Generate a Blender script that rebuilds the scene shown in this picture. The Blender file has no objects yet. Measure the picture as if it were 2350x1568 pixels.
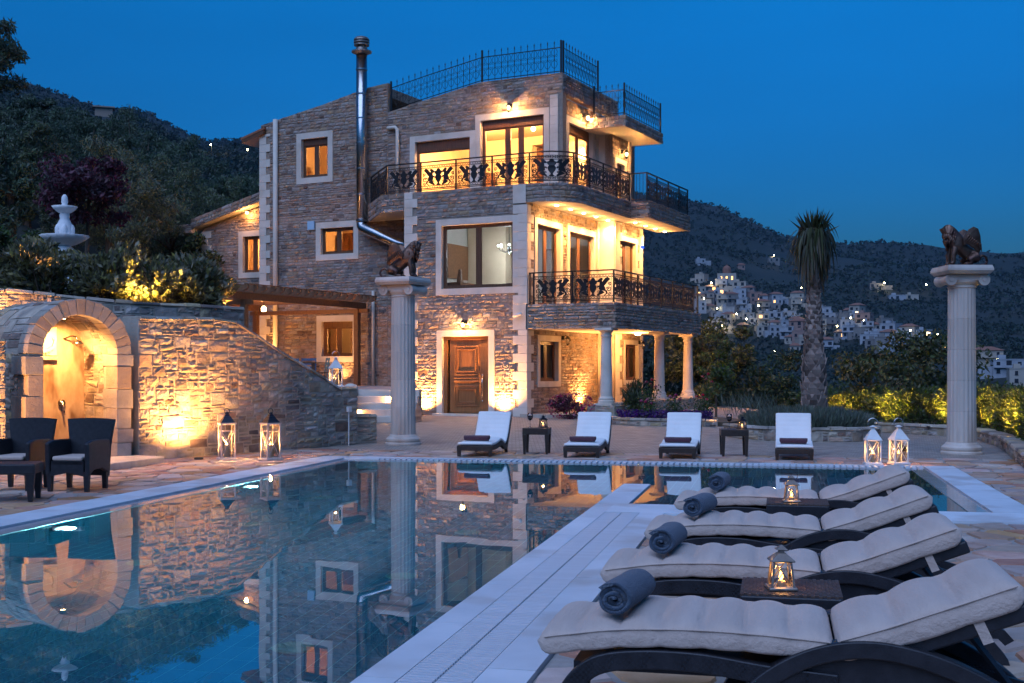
import bpy, math, random
import numpy as np
from mathutils import Vector, Matrix
R = math.radians
PI = math.pi
rng = random.Random(11)
nrg = np.random.default_rng(5)
sc = bpy.context.scene
col = sc.collection

# ------------------------------------------------------------------ camera
CAM_H = 1.35
cd = bpy.data.cameras.new('camera')
cam = bpy.data.objects.new('camera', cd)
col.objects.link(cam)
cam.location = (0, 0, CAM_H)
cam.rotation_euler = (PI / 2, 0, 0)
cd.sensor_width = 36.0
cd.lens = 36.0 * 2750 / 2350
cd.shift_y = 66 / 2350
cd.clip_start = 0.05
cd.clip_end = 20000
sc.camera = cam

# ------------------------------------------------------------------ dusk sky, afterglow, exposure
SUN_EL, SUN_AZ = 0.5, 200.0        # the sun has just set behind the camera
world = bpy.data.worlds.new('World')
sc.world = world
world.use_nodes = True
wn = world.node_tree
bg = wn.nodes['Background']
sky = wn.nodes.new('ShaderNodeTexSky')
sky.sky_type = 'NISHITA'
sky.sun_disc = False
sky.sun_elevation = R(SUN_EL)
sky.sun_rotation = R(SUN_AZ)
sky.altitude = 200
sky.air_density = 1.0
sky.dust_density = 0.2
sky.ozone_density = 6.0
wtint = wn.nodes.new('ShaderNodeMix'); wtint.data_type = 'RGBA'; wtint.blend_type = 'MULTIPLY'   # white balance of the dusk sky
wtint.inputs[0].default_value = 1.0
wtc = wn.nodes.new('ShaderNodeTexCoord'); wsep = wn.nodes.new('ShaderNodeSeparateXYZ'); wramp = wn.nodes.new('ShaderNodeValToRGB')
wn.links.new(wtc.outputs['Generated'], wsep.inputs[0]); wn.links.new(wsep.outputs['Z'], wramp.inputs[0])
wramp.color_ramp.elements[0].position = 0.02; wramp.color_ramp.elements[0].color = (0.30, 0.72, 0.82, 1)    # duller, hazier towards the horizon, all round
wramp.color_ramp.elements[1].position = 0.30; wramp.color_ramp.elements[1].color = (0.12, 1.42, 1.04, 1)
wn.links.new(wramp.outputs[0], wtint.inputs[7])
wmap = wn.nodes.new('ShaderNodeMapping'); wmap.inputs['Scale'].default_value = (1.2, 1.2, 5.0); wnz = wn.nodes.new('ShaderNodeTexNoise')    # faint veils of thin cloud
wnz.inputs['Scale'].default_value = 1.6; wnz.inputs['Detail'].default_value = 5
wn.links.new(wtc.outputs['Generated'], wmap.inputs[0]); wn.links.new(wmap.outputs[0], wnz.inputs['Vector'])
wmr = wn.nodes.new('ShaderNodeMapRange'); wmr.inputs[1].default_value = 0.3; wmr.inputs[2].default_value = 0.7; wmr.inputs[3].default_value = 0.91; wmr.inputs[4].default_value = 1.09
wn.links.new(wnz.outputs['Fac'], wmr.inputs[0])
wcl = wn.nodes.new('ShaderNodeVectorMath'); wcl.operation = 'SCALE'
wn.links.new(sky.outputs[0], wcl.inputs[0]); wn.links.new(wmr.outputs[0], wcl.inputs['Scale'])
wn.links.new(wcl.outputs[0], wtint.inputs[6])
wn.links.new(wtint.outputs[2], bg.inputs[0])
bg.inputs[1].default_value = 0.70
sun_d = bpy.data.lights.new('afterglow_sun', 'SUN')
sun_d.energy = 2.8
sun_d.angle = R(65)
sun_d.color = (0.45, 0.60, 1.0)
sun = bpy.data.objects.new('afterglow_sun', sun_d)
col.objects.link(sun)
sun.rotation_euler = (R(38), 0, R(-27))      # comes from behind the camera, a little to its left
sc.view_settings.view_transform = 'Standard'
sc.view_settings.look = 'None'
sc.view_settings.exposure = 0.0
sc.view_settings.gamma = 1.0
sc.view_settings.use_curve_mapping = False
sc.render.engine = 'CYCLES'
sc.cycles.use_denoising = True
sc.cycles.max_bounces = 7
sc.cycles.diffuse_bounces = 3
sc.cycles.glossy_bounces = 4
sc.cycles.transmission_bounces = 6
sc.cycles.transparent_max_bounces = 12
sc.cycles.caustics_refractive = True
sc.cycles.caustics_reflective = False
sc.cycles.sample_clamp_indirect = 4.0
sc.cycles.use_light_tree = True

# ------------------------------------------------------------------ helpers: meshes
class MB:
    def __init__(s):
        s.v = []; s.f = []
    def add(s, vs, fs):
        n = len(s.v)
        s.v.extend(vs)
        s.f.extend([tuple(i + n for i in f) for f in fs])
        return s
    def box(s, x0, y0, z0, x1, y1, z1):
        return s.add([(x0,y0,z0),(x1,y0,z0),(x1,y1,z0),(x0,y1,z0),(x0,y0,z1),(x1,y0,z1),(x1,y1,z1),(x0,y1,z1)],
                     [(3,2,1,0),(4,5,6,7),(0,1,5,4),(1,2,6,5),(2,3,7,6),(3,0,4,7)])
    def obox(s, c, sz, rz=0.0, M=None):
        h = [q / 2 for q in sz]
        m = M if M is not None else Matrix.Rotation(rz, 3, 'Z')
        c = Vector(c)
        vs = [tuple(c + m @ Vector((a*h[0], b*h[1], d*h[2]))) for d in (-1,1) for a, b in ((-1,-1),(1,-1),(1,1),(-1,1))]
        return s.add(vs, [(3,2,1,0),(4,5,6,7),(0,1,5,4),(1,2,6,5),(2,3,7,6),(3,0,4,7)])
    def frustum(s, c, w0, w1, h, rz=0.0, d0=None, d1=None):
        d0 = w0 if d0 is None else d0; d1 = w1 if d1 is None else d1
        m = Matrix.Rotation(rz, 3, 'Z'); c = Vector(c); vs = []
        for w, d, z in ((w0, d0, 0), (w1, d1, h)):
            for a, b in ((-1,-1),(1,-1),(1,1),(-1,1)):
                vs.append(tuple(c + m @ Vector((a*w/2, b*d/2, z))))
        return s.add(vs, [(3,2,1,0),(4,5,6,7),(0,1,5,4),(1,2,6,5),(2,3,7,6),(3,0,4,7)])
    def mbox(s, f, a0, a1, b0, b1, d0, d1):
        vs = [f(a,b,d) for d in (d0,d1) for a, b in ((a0,b0),(a1,b0),(a1,b1),(a0,b1))]
        return s.add(vs, [(3,2,1,0),(4,5,6,7),(0,1,5,4),(1,2,6,5),(2,3,7,6),(3,0,4,7)])
    def prism(s, poly, z0, z1):
        return s.ext(poly, lambda a, b, d: (a, b, d), z0, z1)
    def ext(s, poly, f, d0, d1):
        n = len(poly)
        vs = [f(a,b,d0) for a,b in poly] + [f(a,b,d1) for a,b in poly]
        fs = [tuple(range(n-1,-1,-1)), tuple(range(n,2*n))] + [(i,(i+1)%n,n+(i+1)%n,n+i) for i in range(n)]
        return s.add(vs, fs)
    def strip(s, top, bot, f, d0, d1):
        # a band between two polylines of equal length, extruded d0..d1: stays sound where an ngon would be concave
        n = len(top)
        vs = [f(a,b,d0) for a,b in top]+[f(a,b,d0) for a,b in bot]+[f(a,b,d1) for a,b in top]+[f(a,b,d1) for a,b in bot]
        fs = []
        for i in range(n-1):
            fs += [(i,i+1,n+i+1,n+i),(2*n+i,3*n+i,3*n+i+1,2*n+i+1),(i,2*n+i,2*n+i+1,i+1),(n+i,n+i+1,3*n+i+1,3*n+i)]
        fs += [(0,n,3*n,2*n),(n-1,3*n-1,4*n-1,2*n-1)]
        return s.add(vs, fs)
    def tube(s, pts, r, n=6, cap=True):
        pts = [Vector(p) for p in pts]
        rs = r if isinstance(r, (list, tuple)) else [r]*len(pts)
        vs = []; up = Vector((0,0,1)); prev = None
        for i, p in enumerate(pts):
            t = (pts[min(i+1,len(pts)-1)] - pts[max(i-1,0)])
            t = t.normalized() if t.length > 1e-9 else Vector((0,0,1))
            if prev is None:
                a = up if abs(t.dot(up)) < 0.95 else Vector((1,0,0))
                x = t.cross(a).normalized()
            else:
                x = (prev - t*prev.dot(t))
                x = x.normalized() if x.length > 1e-6 else t.orthogonal().normalized()
            prev = x; y = t.cross(x)
            for k in range(n):
                th = 2*PI*k/n
                vs.append(tuple(p + (x*math.cos(th) + y*math.sin(th))*rs[i]))
        fs = []
        for i in range(len(pts)-1):
            for k in range(n):
                a = i*n+k; b = i*n+(k+1)%n
                fs.append((a,b,b+n,a+n))
        if cap:
            fs.append(tuple(range(n-1,-1,-1))); fs.append(tuple((len(pts)-1)*n+k for k in range(n)))
        return s.add(vs, fs)
    def lathe(s, prof, n=24, c=(0,0,0), rad=None):
        vs = []
        for i, (r, z) in enumerate(prof):
            for k in range(n):
                th = 2*PI*k/n
                q = r*(rad(th, z) if rad else 1.0)
                vs.append((c[0]+q*math.cos(th), c[1]+q*math.sin(th), c[2]+z))
        fs = []
        for i in range(len(prof)-1):
            for k in range(n):
                a = i*n+k; b = i*n+(k+1)%n
                fs.append((a,b,b+n,a+n))
        fs.append(tuple(range(n-1,-1,-1))); fs.append(tuple((len(prof)-1)*n+k for k in range(n)))
        return s.add(vs, fs)
    def ball(s, c, r, n=10, sx=1, sy=1, sz=1):
        m = n//2+1
        vs = [(c[0],c[1],c[2]-r*sz)]
        for i in range(1,m):
            ph = -PI/2+PI*i/m
            for k in range(n):
                th = 2*PI*k/n
                vs.append((c[0]+r*sx*math.cos(ph)*math.cos(th), c[1]+r*sy*math.cos(ph)*math.sin(th), c[2]+r*sz*math.sin(ph)))
        vs.append((c[0],c[1],c[2]+r*sz)); top = len(vs)-1
        fs = [(0,1+(k+1)%n,1+k) for k in range(n)]
        for i in range(m-2):
            for k in range(n):
                a=1+i*n+k; b=1+i*n+(k+1)%n
                fs.append((a,b,b+n,a+n))
        fs += [(top,1+(m-2)*n+k,1+(m-2)*n+(k+1)%n) for k in range(n)]
        return s.add(vs, fs)
    def mesh(s, name, mt, smooth=False):
        me = bpy.data.meshes.new(name)
        me.from_pydata(s.v, [], s.f)
        if mt: me.materials.append(mt)
        if smooth: me.polygons.foreach_set('use_smooth', [True]*len(me.polygons))
        me.update()
        return me
    def build(s, name, mt, parent=None, smooth=False, bevel=0.0, seg=2, angle=40):
        return link(name, s.mesh(name, mt, smooth), parent, bevel, seg, angle)

def link(name, me, parent=None, bevel=0.0, seg=2, angle=40):
    o = bpy.data.objects.new(name, me)
    col.objects.link(o)
    if parent is not None: o.parent = parent
    if bevel:
        b = o.modifiers.new('bevel', 'BEVEL'); b.width = bevel; b.segments = seg; b.limit_method = 'ANGLE'; b.angle_limit = R(angle)
    return o

def mesh_np(name, v, q, mt, smooth=False):
    v = np.asarray(v, dtype=np.float32); q = np.asarray(q, dtype=np.int32)
    me = bpy.data.meshes.new(name)
    k = q.shape[1]
    me.vertices.add(len(v)); me.vertices.foreach_set('co', v.ravel())
    me.loops.add(q.size); me.loops.foreach_set('vertex_index', q.ravel())
    me.polygons.add(len(q)); me.polygons.foreach_set('loop_start', np.arange(0, q.size, k, dtype=np.int32))
    if smooth: me.polygons.foreach_set('use_smooth', np.ones(len(q), dtype=bool))
    me.materials.append(mt)
    me.update(calc_edges=True)
    return me

def tag(o, label=None, cat=None, group=None, kind=None):
    if label: o['label'] = label
    if cat: o['category'] = cat
    if group: o['group'] = group
    if kind: o['kind'] = kind
    return o

def thing(name, label, cat, loc=(0,0,0), rz=0.0, group=None, sc_=None):
    o = bpy.data.objects.new(name, None)
    o.empty_display_size = 0.2
    col.objects.link(o)
    o.location = loc; o.rotation_euler = (0,0,rz)
    if sc_: o.scale = (sc_,)*3 if not isinstance(sc_, tuple) else sc_
    return tag(o, label, cat, group)

def kids(o):
    return [c for c in bpy.data.objects if c.parent == o]

KID = {}
def copy_tree(root, loc, rz, label, group=None):
    def rec(o, par):
        c = o.copy(); col.objects.link(c); c.parent = par
        for ch in KID.get(o.name) or KID.setdefault(o.name, kids(o)):
            rec(ch, c)
        return c
    c = rec(root, None)
    c.location = loc; c.rotation_euler = (0,0,rz); c['label'] = label
    if group: c['group'] = group
    return c

# ---- frames of the place: the pool's own axes (v across, u along) and the villa's (s along its front, t into depth)
PA = R(12.6)
def PW(v, u, z=0.0):
    return (v*math.cos(PA) + u*math.sin(PA), -v*math.sin(PA) + u*math.cos(PA), z)
KX, KY, HB = 0.416, 34.7, R(27.2)
def HW(s, t, z=0.0):
    return (KX + s*math.cos(HB) + t*math.sin(HB), KY - s*math.sin(HB) + t*math.cos(HB), z)

def screen_size(vs, M=None):
    # how large a piece shows in the picture (used only to choose which pieces become objects of their own)
    xs = []; ys = []
    for p in vs[::2]:
        p = M @ Vector(p) if M is not None else p
        if p[1] < 0.3: return 0.0
        xs.append(p[0]/p[1]); ys.append((p[2]-CAM_H)/p[1])
    cx = sum(xs)/len(xs); cy = sum(ys)/len(ys)
    if abs(cx) > 0.44 or cy > 0.32 or cy < -0.27: return 0.0
    return (max(xs)-min(xs))*(max(ys)-min(ys))

def pieces(name, items, mt, parent, limit=300, rest=None, smooth=False, weight=None):
    # items: list of (verts, faces) in the parent's space. The largest in view become objects, the rest one 'stuff' part
    M = None
    if parent is not None:
        M = Matrix.Identity(4); p = parent
        while p is not None:
            M = Matrix.LocRotScale(p.location, p.rotation_euler, p.scale) @ M
            p = p.parent
    sz = [(screen_size(vs, M)*(weight(i) if weight else 1), i) for i, (vs, fs) in enumerate(items)]
    order = [i for s_, i in sorted(sz, reverse=True)]
    for i in order[:limit]:
        b = MB(); b.add(*items[i]); b.build(name, mt, parent, smooth)
    if len(order) > limit:
        b = MB()
        for i in order[limit:]: b.add(*items[i])
        o = b.build(rest or name + '_field', mt, parent, smooth)
        o['kind'] = 'stuff'

# ------------------------------------------------------------------ helpers: materials
def mat(name, c1, c2=None, scale=6.0, rough=0.7, metal=0.0, bump=0.0, bscale=None, vary=0.0, hue=0.0, spec=0.5, detail=4.0,
        stretch=(1,1,1), coat=0.0, gen=False, sheen=0.0, c3=None, s3=1.0, transl=0.0, accent=0.0):
    m = bpy.data.materials.new(name); m.use_nodes = True
    nt = m.node_tree; N = nt.nodes; L = nt.links
    p = N['Principled BSDF']
    p.inputs['Roughness'].default_value = rough
    p.inputs['Metallic'].default_value = metal
    p.inputs['Specular IOR Level'].default_value = spec
    if coat: p.inputs['Coat Weight'].default_value = coat
    if sheen: p.inputs['Sheen Weight'].default_value = sheen
    tc = N.new('ShaderNodeTexCoord')
    mp = N.new('ShaderNodeMapping'); mp.inputs['Scale'].default_value = stretch
    L.new(tc.outputs['Object'], mp.inputs[0])
    vec = mp.outputs[0]
    c2 = c2 or c1
    nz = N.new('ShaderNodeTexNoise'); nz.inputs['Scale'].default_value = scale; nz.inputs['Detail'].default_value = detail
    nz.inputs['Roughness'].default_value = 0.6
    L.new(vec, nz.inputs['Vector'])
    mx = N.new('ShaderNodeMix'); mx.data_type = 'RGBA'
    mx.inputs[6].default_value = (*c1, 1); mx.inputs[7].default_value = (*c2, 1)
    rp = N.new('ShaderNodeMapRange'); rp.inputs[1].default_value = 0.36; rp.inputs[2].default_value = 0.64
    L.new(nz.outputs['Fac'], rp.inputs[0]); L.new(rp.outputs[0], mx.inputs[0])
    outc = mx.outputs[2]
    if c3:
        n3 = N.new('ShaderNodeTexNoise'); n3.inputs['Scale'].default_value = s3; n3.inputs['Detail'].default_value = 3
        L.new(vec, n3.inputs['Vector'])
        r3 = N.new('ShaderNodeMapRange'); r3.inputs[1].default_value = 0.52; r3.inputs[2].default_value = 0.66
        L.new(n3.outputs['Fac'], r3.inputs[0])
        m3 = N.new('ShaderNodeMix'); m3.data_type = 'RGBA'; m3.inputs[7].default_value = (*c3, 1)
        L.new(r3.outputs[0], m3.inputs[0]); L.new(outc, m3.inputs[6]); outc = m3.outputs[2]
    if vary or hue:
        oi = N.new('ShaderNodeObjectInfo'); ge = N.new('ShaderNodeNewGeometry')
        ad = N.new('ShaderNodeMath'); ad.operation = 'ADD'
        L.new(oi.outputs['Random'], ad.inputs[0]); L.new(ge.outputs['Random Per Island'], ad.inputs[1])
        fr = N.new('ShaderNodeMath'); fr.operation = 'FRACT'; L.new(ad.outputs[0], fr.inputs[0])
        hs = N.new('ShaderNodeHueSaturation')
        v = N.new('ShaderNodeMapRange'); v.inputs[3].default_value = 1-vary; v.inputs[4].default_value = 1+vary
        L.new(fr.outputs[0], v.inputs[0]); L.new(v.outputs[0], hs.inputs['Value'])
        if hue:
            f2 = N.new('ShaderNodeMath'); f2.operation = 'MULTIPLY'; f2.inputs[1].default_value = 7.31
            L.new(fr.outputs[0], f2.inputs[0])
            f3 = N.new('ShaderNodeMath'); f3.operation = 'FRACT'; L.new(f2.outputs[0], f3.inputs[0])
            h = N.new('ShaderNodeMapRange'); h.inputs[3].default_value = 0.5-hue; h.inputs[4].default_value = 0.5+hue
            L.new(f3.outputs[0], h.inputs[0]); L.new(h.outputs[0], hs.inputs['Hue'])
            f4 = N.new('ShaderNodeMath'); f4.operation = 'MULTIPLY'; f4.inputs[1].default_value = 13.7
            L.new(fr.outputs[0], f4.inputs[0])
            f5 = N.new('ShaderNodeMath'); f5.operation = 'FRACT'; L.new(f4.outputs[0], f5.inputs[0])
            sr = N.new('ShaderNodeMapRange'); sr.inputs[3].default_value = 0.45; sr.inputs[4].default_value = 1.35
            L.new(f5.outputs[0], sr.inputs[0]); L.new(sr.outputs[0], hs.inputs['Saturation'])
            if accent:     # a few much darker stones among the rest
                gt = N.new('ShaderNodeMath'); gt.operation = 'LESS_THAN'; gt.inputs[1].default_value = accent; L.new(f3.outputs[0], gt.inputs[0])
                ml = N.new('ShaderNodeMath'); ml.operation = 'MULTIPLY_ADD'; ml.inputs[1].default_value = -0.45; ml.inputs[2].default_value = 1.0; L.new(gt.outputs[0], ml.inputs[0])
                mv = N.new('ShaderNodeMath'); mv.operation = 'MULTIPLY'; L.new(v.outputs[0], mv.inputs[0]); L.new(ml.outputs[0], mv.inputs[1])
                L.new(mv.outputs[0], hs.inputs['Value'])
        L.new(outc, hs.inputs['Color']); outc = hs.outputs[0]
    L.new(outc, p.inputs['Base Color'])
    if bump:
        nb = N.new('ShaderNodeTexNoise'); nb.inputs['Scale'].default_value = bscale or scale*3; nb.inputs['Detail'].default_value = 5
        nb.inputs['Roughness'].default_value = 0.65
        L.new(vec, nb.inputs['Vector'])
        bp = N.new('ShaderNodeBump'); bp.inputs['Strength'].default_value = min(1.0, bump); bp.inputs['Distance'].default_value = 0.02
        L.new(nb.outputs['Fac'], bp.inputs['Height']); L.new(bp.outputs[0], p.inputs['Normal'])
    if transl:
        tl = N.new('ShaderNodeBsdfTranslucent'); L.new(outc, tl.inputs['Color'])
        ms = N.new('ShaderNodeMixShader'); ms.inputs[0].default_value = transl
        L.new(p.outputs[0], ms.inputs[1]); L.new(tl.outputs[0], ms.inputs[2])
        L.new(ms.outputs[0], N['Material Output'].inputs['Surface'])
    return m

def emit(name, c, s):
    m = bpy.data.materials.new(name); m.use_nodes = True
    N = m.node_tree.nodes; N.clear()
    e = N.new('ShaderNodeEmission'); e.inputs[0].default_value = (*c, 1); e.inputs[1].default_value = s
    o = N.new('ShaderNodeOutputMaterial'); m.node_tree.links.new(e.outputs[0], o.inputs[0])
    return m

def glass(name, tint=(1,1,1), gloss=0.02, ior=1.45, extra=0.0):
    m = bpy.data.materials.new(name); m.use_nodes = True
    N = m.node_tree.nodes; L = m.node_tree.links; N.clear()
    t = N.new('ShaderNodeBsdfTransparent'); t.inputs[0].default_value = (*tint, 1)
    g = N.new('ShaderNodeBsdfGlossy'); g.inputs['Roughness'].default_value = gloss
    fr = N.new('ShaderNodeFresnel'); fr.inputs[0].default_value = ior
    ms = N.new('ShaderNodeMixShader'); o = N.new('ShaderNodeOutputMaterial')
    if extra:
        ad = N.new('ShaderNodeMath'); ad.operation = 'ADD'; ad.inputs[1].default_value = extra; ad.use_clamp = True
        L.new(fr.outputs[0], ad.inputs[0]); L.new(ad.outputs[0], ms.inputs[0])
    else:
        L.new(fr.outputs[0], ms.inputs[0])
    L.new(t.outputs[0], ms.inputs[1]); L.new(g.outputs[0], ms.inputs[2]); L.new(ms.outputs[0], o.inputs[0])
    return m

def wicker_mat(name, c1, c2, scale=70.0):
    m = mat(name, c1, c2, scale=20, rough=0.45)
    N = m.node_tree.nodes; L = m.node_tree.links
    p = N['Principled BSDF']
    tc = N.new('ShaderNodeTexCoord')
    br = N.new('ShaderNodeTexChecker'); br.inputs['Scale'].default_value = scale
    L.new(tc.outputs['Object'], br.inputs['Vector'])
    bp = N.new('ShaderNodeBump'); bp.inputs['Strength'].default_value = 0.8; bp.inputs['Distance'].default_value = 0.006
    L.new(br.outputs['Fac'], bp.inputs['Height']); L.new(bp.outputs[0], p.inputs['Normal'])
    return m

# palette
m_stone = mat('house_stone', (0.285,0.202,0.152), (0.375,0.278,0.212), scale=9, rough=0.85, bump=0.7, bscale=26, vary=0.15, hue=0.014, accent=.07, c3=(0.20,0.15,0.125), s3=2.2)
m_mortar = mat('mortar', (0.27,0.205,0.16), (0.33,0.26,0.205), scale=12, rough=0.9, bump=0.4)
m_rubble = mat('rubble_stone', (0.36,0.272,0.20), (0.47,0.37,0.28), scale=6, rough=0.85, bump=1.0, bscale=16, vary=0.26, hue=0.025, accent=.10, c3=(0.22,0.18,0.15), s3=1.7)
m_rmortar = mat('rubble_mortar', (0.38,0.33,0.27), (0.44,0.385,0.315), scale=10, rough=0.9, bump=0.5)
m_cream = mat('cream_render', (0.60,0.53,0.44), (0.66,0.59,0.50), scale=3, rough=0.7, bump=0.15, vary=0.06, c3=(0.54,0.47,0.38), s3=1.2)
m_soffit = mat('soffit_render', (0.60,0.53,0.43), (0.64,0.57,0.47), scale=2, rough=0.8)
m_arch = mat('arch_stone', (0.30,0.25,0.20), (0.38,0.32,0.26), scale=5, rough=0.85, bump=0.8, bscale=16, vary=0.10, hue=0.012)
m_wood = mat('brown_wood', (0.10,0.042,0.018), (0.145,0.062,0.026), scale=5, rough=0.42, stretch=(6,6,0.7), bump=0.15)
m_pergola = mat('pergola_timber', (0.17,0.075,0.032), (0.23,0.105,0.045), scale=5, rough=0.6, stretch=(3,3,3), bump=0.2)
m_door = mat('front_door_wood', (0.23,0.098,0.034), (0.30,0.135,0.05), scale=5, rough=0.38, stretch=(6,6,0.7), bump=0.15)
m_weave = wicker_mat('woven_strip', (0.075,0.045,0.034), (0.12,0.075,0.055), 95)
m_iron = mat('black_iron', (0.012,0.011,0.011), (0.02,0.018,0.017), scale=30, rough=0.45, metal=0.3)
m_steel = mat('polished_steel', (0.38,0.385,0.39), (0.46,0.46,0.46), scale=3, rough=0.26, metal=1.0)
m_brass = mat('nickel_handle', (0.6,0.52,0.42), rough=0.22, metal=1.0)
m_pane = glass('window_pane', (0.93,0.95,0.95), 0.01, 1.5, 0.03)
m_inwall = mat('interior_plaster', (0.66,0.52,0.36), (0.70,0.56,0.40), scale=2, rough=0.85)
m_inwhite = mat('interior_white', (0.50,0.47,0.43), (0.55,0.52,0.48), scale=2, rough=0.85)
m_dark = mat('dark_void', (0.02,0.018,0.016), rough=0.9)
m_tile_roof = mat('roof_tile', (0.28,0.10,0.05), (0.36,0.15,0.08), scale=6, rough=0.8, vary=0.2, bump=0.2)
m_marble = mat('white_marble', (0.52,0.57,0.61), (0.60,0.65,0.69), scale=2.2, rough=0.72, spec=0.25, vary=0.07, bump=0.08, bscale=40, c3=(0.45,0.455,0.46), s3=1.3)
m_grate = mat('white_grate', (0.54,0.58,0.62), rough=0.65, spec=0.3, vary=0.04)
m_slot = mat('grate_channel', (0.10,0.105,0.11), rough=0.6)
m_colmarble = mat('column_marble', (0.50,0.425,0.36), (0.60,0.525,0.455), scale=2.0, rough=0.5, stretch=(1,1,0.3), bump=0.12, vary=0.08, c3=(0.40,0.325,0.27), s3=2.2)
m_bronze = mat('bronze_patina', (0.11,0.062,0.045), (0.18,0.105,0.075), scale=7, rough=0.42, metal=0.75, bump=0.5, bscale=18, c3=(0.07,0.035,0.03), s3=4)
m_flag = mat('flagstone', (0.40,0.235,0.165), (0.50,0.335,0.25), scale=4, rough=0.68, spec=0.35, bump=0.6, bscale=14, vary=0.26, hue=0.02, c3=(0.36,0.22,0.14), s3=1.4)
m_joint = mat('paving_joint', (0.30,0.275,0.25), (0.36,0.33,0.30), scale=15, rough=0.85, bump=0.4)
m_tile = mat('pool_tile', (0.018,0.18,0.27), (0.028,0.215,0.315), scale=3, rough=0.25, vary=0.10)
m_grout = mat('pool_grout', (0.13,0.58,0.60), rough=0.6)
m_soil = mat('soil', (0.07,0.05,0.033), (0.11,0.08,0.05), scale=5, rough=0.95, bump=0.7)
m_wicker = wicker_mat('dark_wicker', (0.012,0.012,0.016), (0.022,0.021,0.026), 95)
m_wickerbr = wicker_mat('brown_wicker', (0.030,0.019,0.014), (0.048,0.030,0.021), 95)
m_cush = mat('beige_cushion', (0.52,0.395,0.325), (0.58,0.45,0.375), scale=4, rough=0.9, bump=0.7, bscale=7, sheen=0.2, stretch=(2.6,0.5,2.6))
m_cushw = mat('white_cushion', (0.74,0.73,0.70), (0.79,0.78,0.75), scale=4, rough=0.9, bump=0.1, sheen=0.2)
m_towelb = mat('navy_towel', (0.026,0.058,0.105), (0.044,0.085,0.145), scale=45, rough=0.98, bump=1.0, bscale=110, sheen=0.3)
m_towelp = mat('plum_towel', (0.060,0.010,0.022), (0.095,0.018,0.036), scale=60, rough=0.98, bump=0.9, bscale=150, sheen=0.4)
m_white = mat('white_paint', (0.66,0.63,0.60), (0.74,0.72,0.69), scale=9, rough=0.55, bump=0.06)
m_shabby = mat('shabby_white_wood', (0.48,0.37,0.31), (0.58,0.47,0.40), scale=10, rough=0.65, stretch=(3,3,0.6), bump=0.15)
m_blkmetal = mat('lantern_cap_metal', (0.035,0.04,0.05), (0.06,0.065,0.075), scale=8, rough=0.4, metal=0.8)
m_galv = mat('weathered_lantern_metal', (0.20,0.165,0.14), (0.34,0.29,0.25), scale=16, rough=0.42, metal=0.7)
m_lglass = glass('lantern_glass', (0.97,0.96,0.94), 0.02, 1.35)
m_wax = mat('candle_wax', (0.82,0.62,0.40), rough=0.5, transl=0.3)
m_flame = emit('flame', (1.0,0.54,0.15), 7.0)
m_bulbw = emit('warm_bulb', (1.0,0.62,0.26), 26.0)
m_bulbc = emit('cool_bulb', (0.80,0.92,1.0), 18.0)
m_poollamp = emit('pool_lamp_lens', (0.55,1.0,0.95), 5.0)
m_spotlens = emit('spot_lens', (1.0,0.74,0.40), 12.0)

LAMP = 5.8
WARM = (1.0, 0.435, 0.12)
WARM2 = (1.0, 0.47, 0.14)
def lamp(name, loc, energy, color=WARM, r=0.05, parent=None, kind='POINT', aim=None, cone=90, blend=0.6):
    d = bpy.data.lights.new(name, kind); d.energy = energy*LAMP; d.color = color; d.shadow_soft_size = r
    if kind == 'SPOT':
        d.spot_size = R(cone); d.spot_blend = blend
    o = bpy.data.objects.new(name, d); col.objects.link(o)
    o.location = loc
    if aim is not None:
        o.rotation_euler = Vector(aim).to_track_quat('-Z', 'Y').to_euler()
    if parent is not None: o.parent = parent
    return o

# ================================================================== TERRAIN
TD = [0, 21, 24, 30, 40, 60, 100, 200, 400, 700, 1000, 1500, 2500, 7000]
TA = [-75, -30, -23, -18, -14, -9, 0, 8, 14.4, 23, 60]
TZ = [
 [-.1,-.1,2.5,3.6,5.5,10.5,20,42,85,152,221,333,320,150],
 [-.1,-.1,2.5,3.6,5.5,10.5,20,42,85,152,221,333,320,150],
 [-.1,-.1,2.45,3.5,5.4,10.5,20,42,85,152,221,333,320,150],
 [-.1,-.1,1.9,2.6,3.8,8.0,17,38,79,142,208,316,300,150],
 [-.1,-.1,.2,.45,.7,4.5,12,30,68,122,178,272,280,150],
 [-.1,-.1,-.1,-.1,-.05,2.0,8,26,62,115,175,280,300,150],
 [-.1,-.1,-.1,-.1,-.1,-.5,-2,2,25,75,140,290,300,150],
 [-.1,-.1,-.1,-.12,-.9,-4,-12,-22,-15,8,85,205,160,120],
 [-.1,-.1,-.12,-.5,-2.5,-7,-16,-26,-18,10,66,153,140,110],
 [-.1,-.1,-.3,-1.3,-3.5,-8,-18,-30,-16,14,55,141,130,110],
 [-.1,-.1,-.3,-1.3,-3.5,-8,-18,-30,-16,14,50,110,100,90]]
TDa = np.array(TD, float); TAa = np.array(TA, float); TZa = np.array(TZ, float)
_sn = nrg.uniform(0, 2*PI, (24, 3)); _fq = np.exp(nrg.uniform(math.log(1/900.), math.log(1/45.), 24)); _an = nrg.uniform(0, 2*PI, 24)
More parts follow.
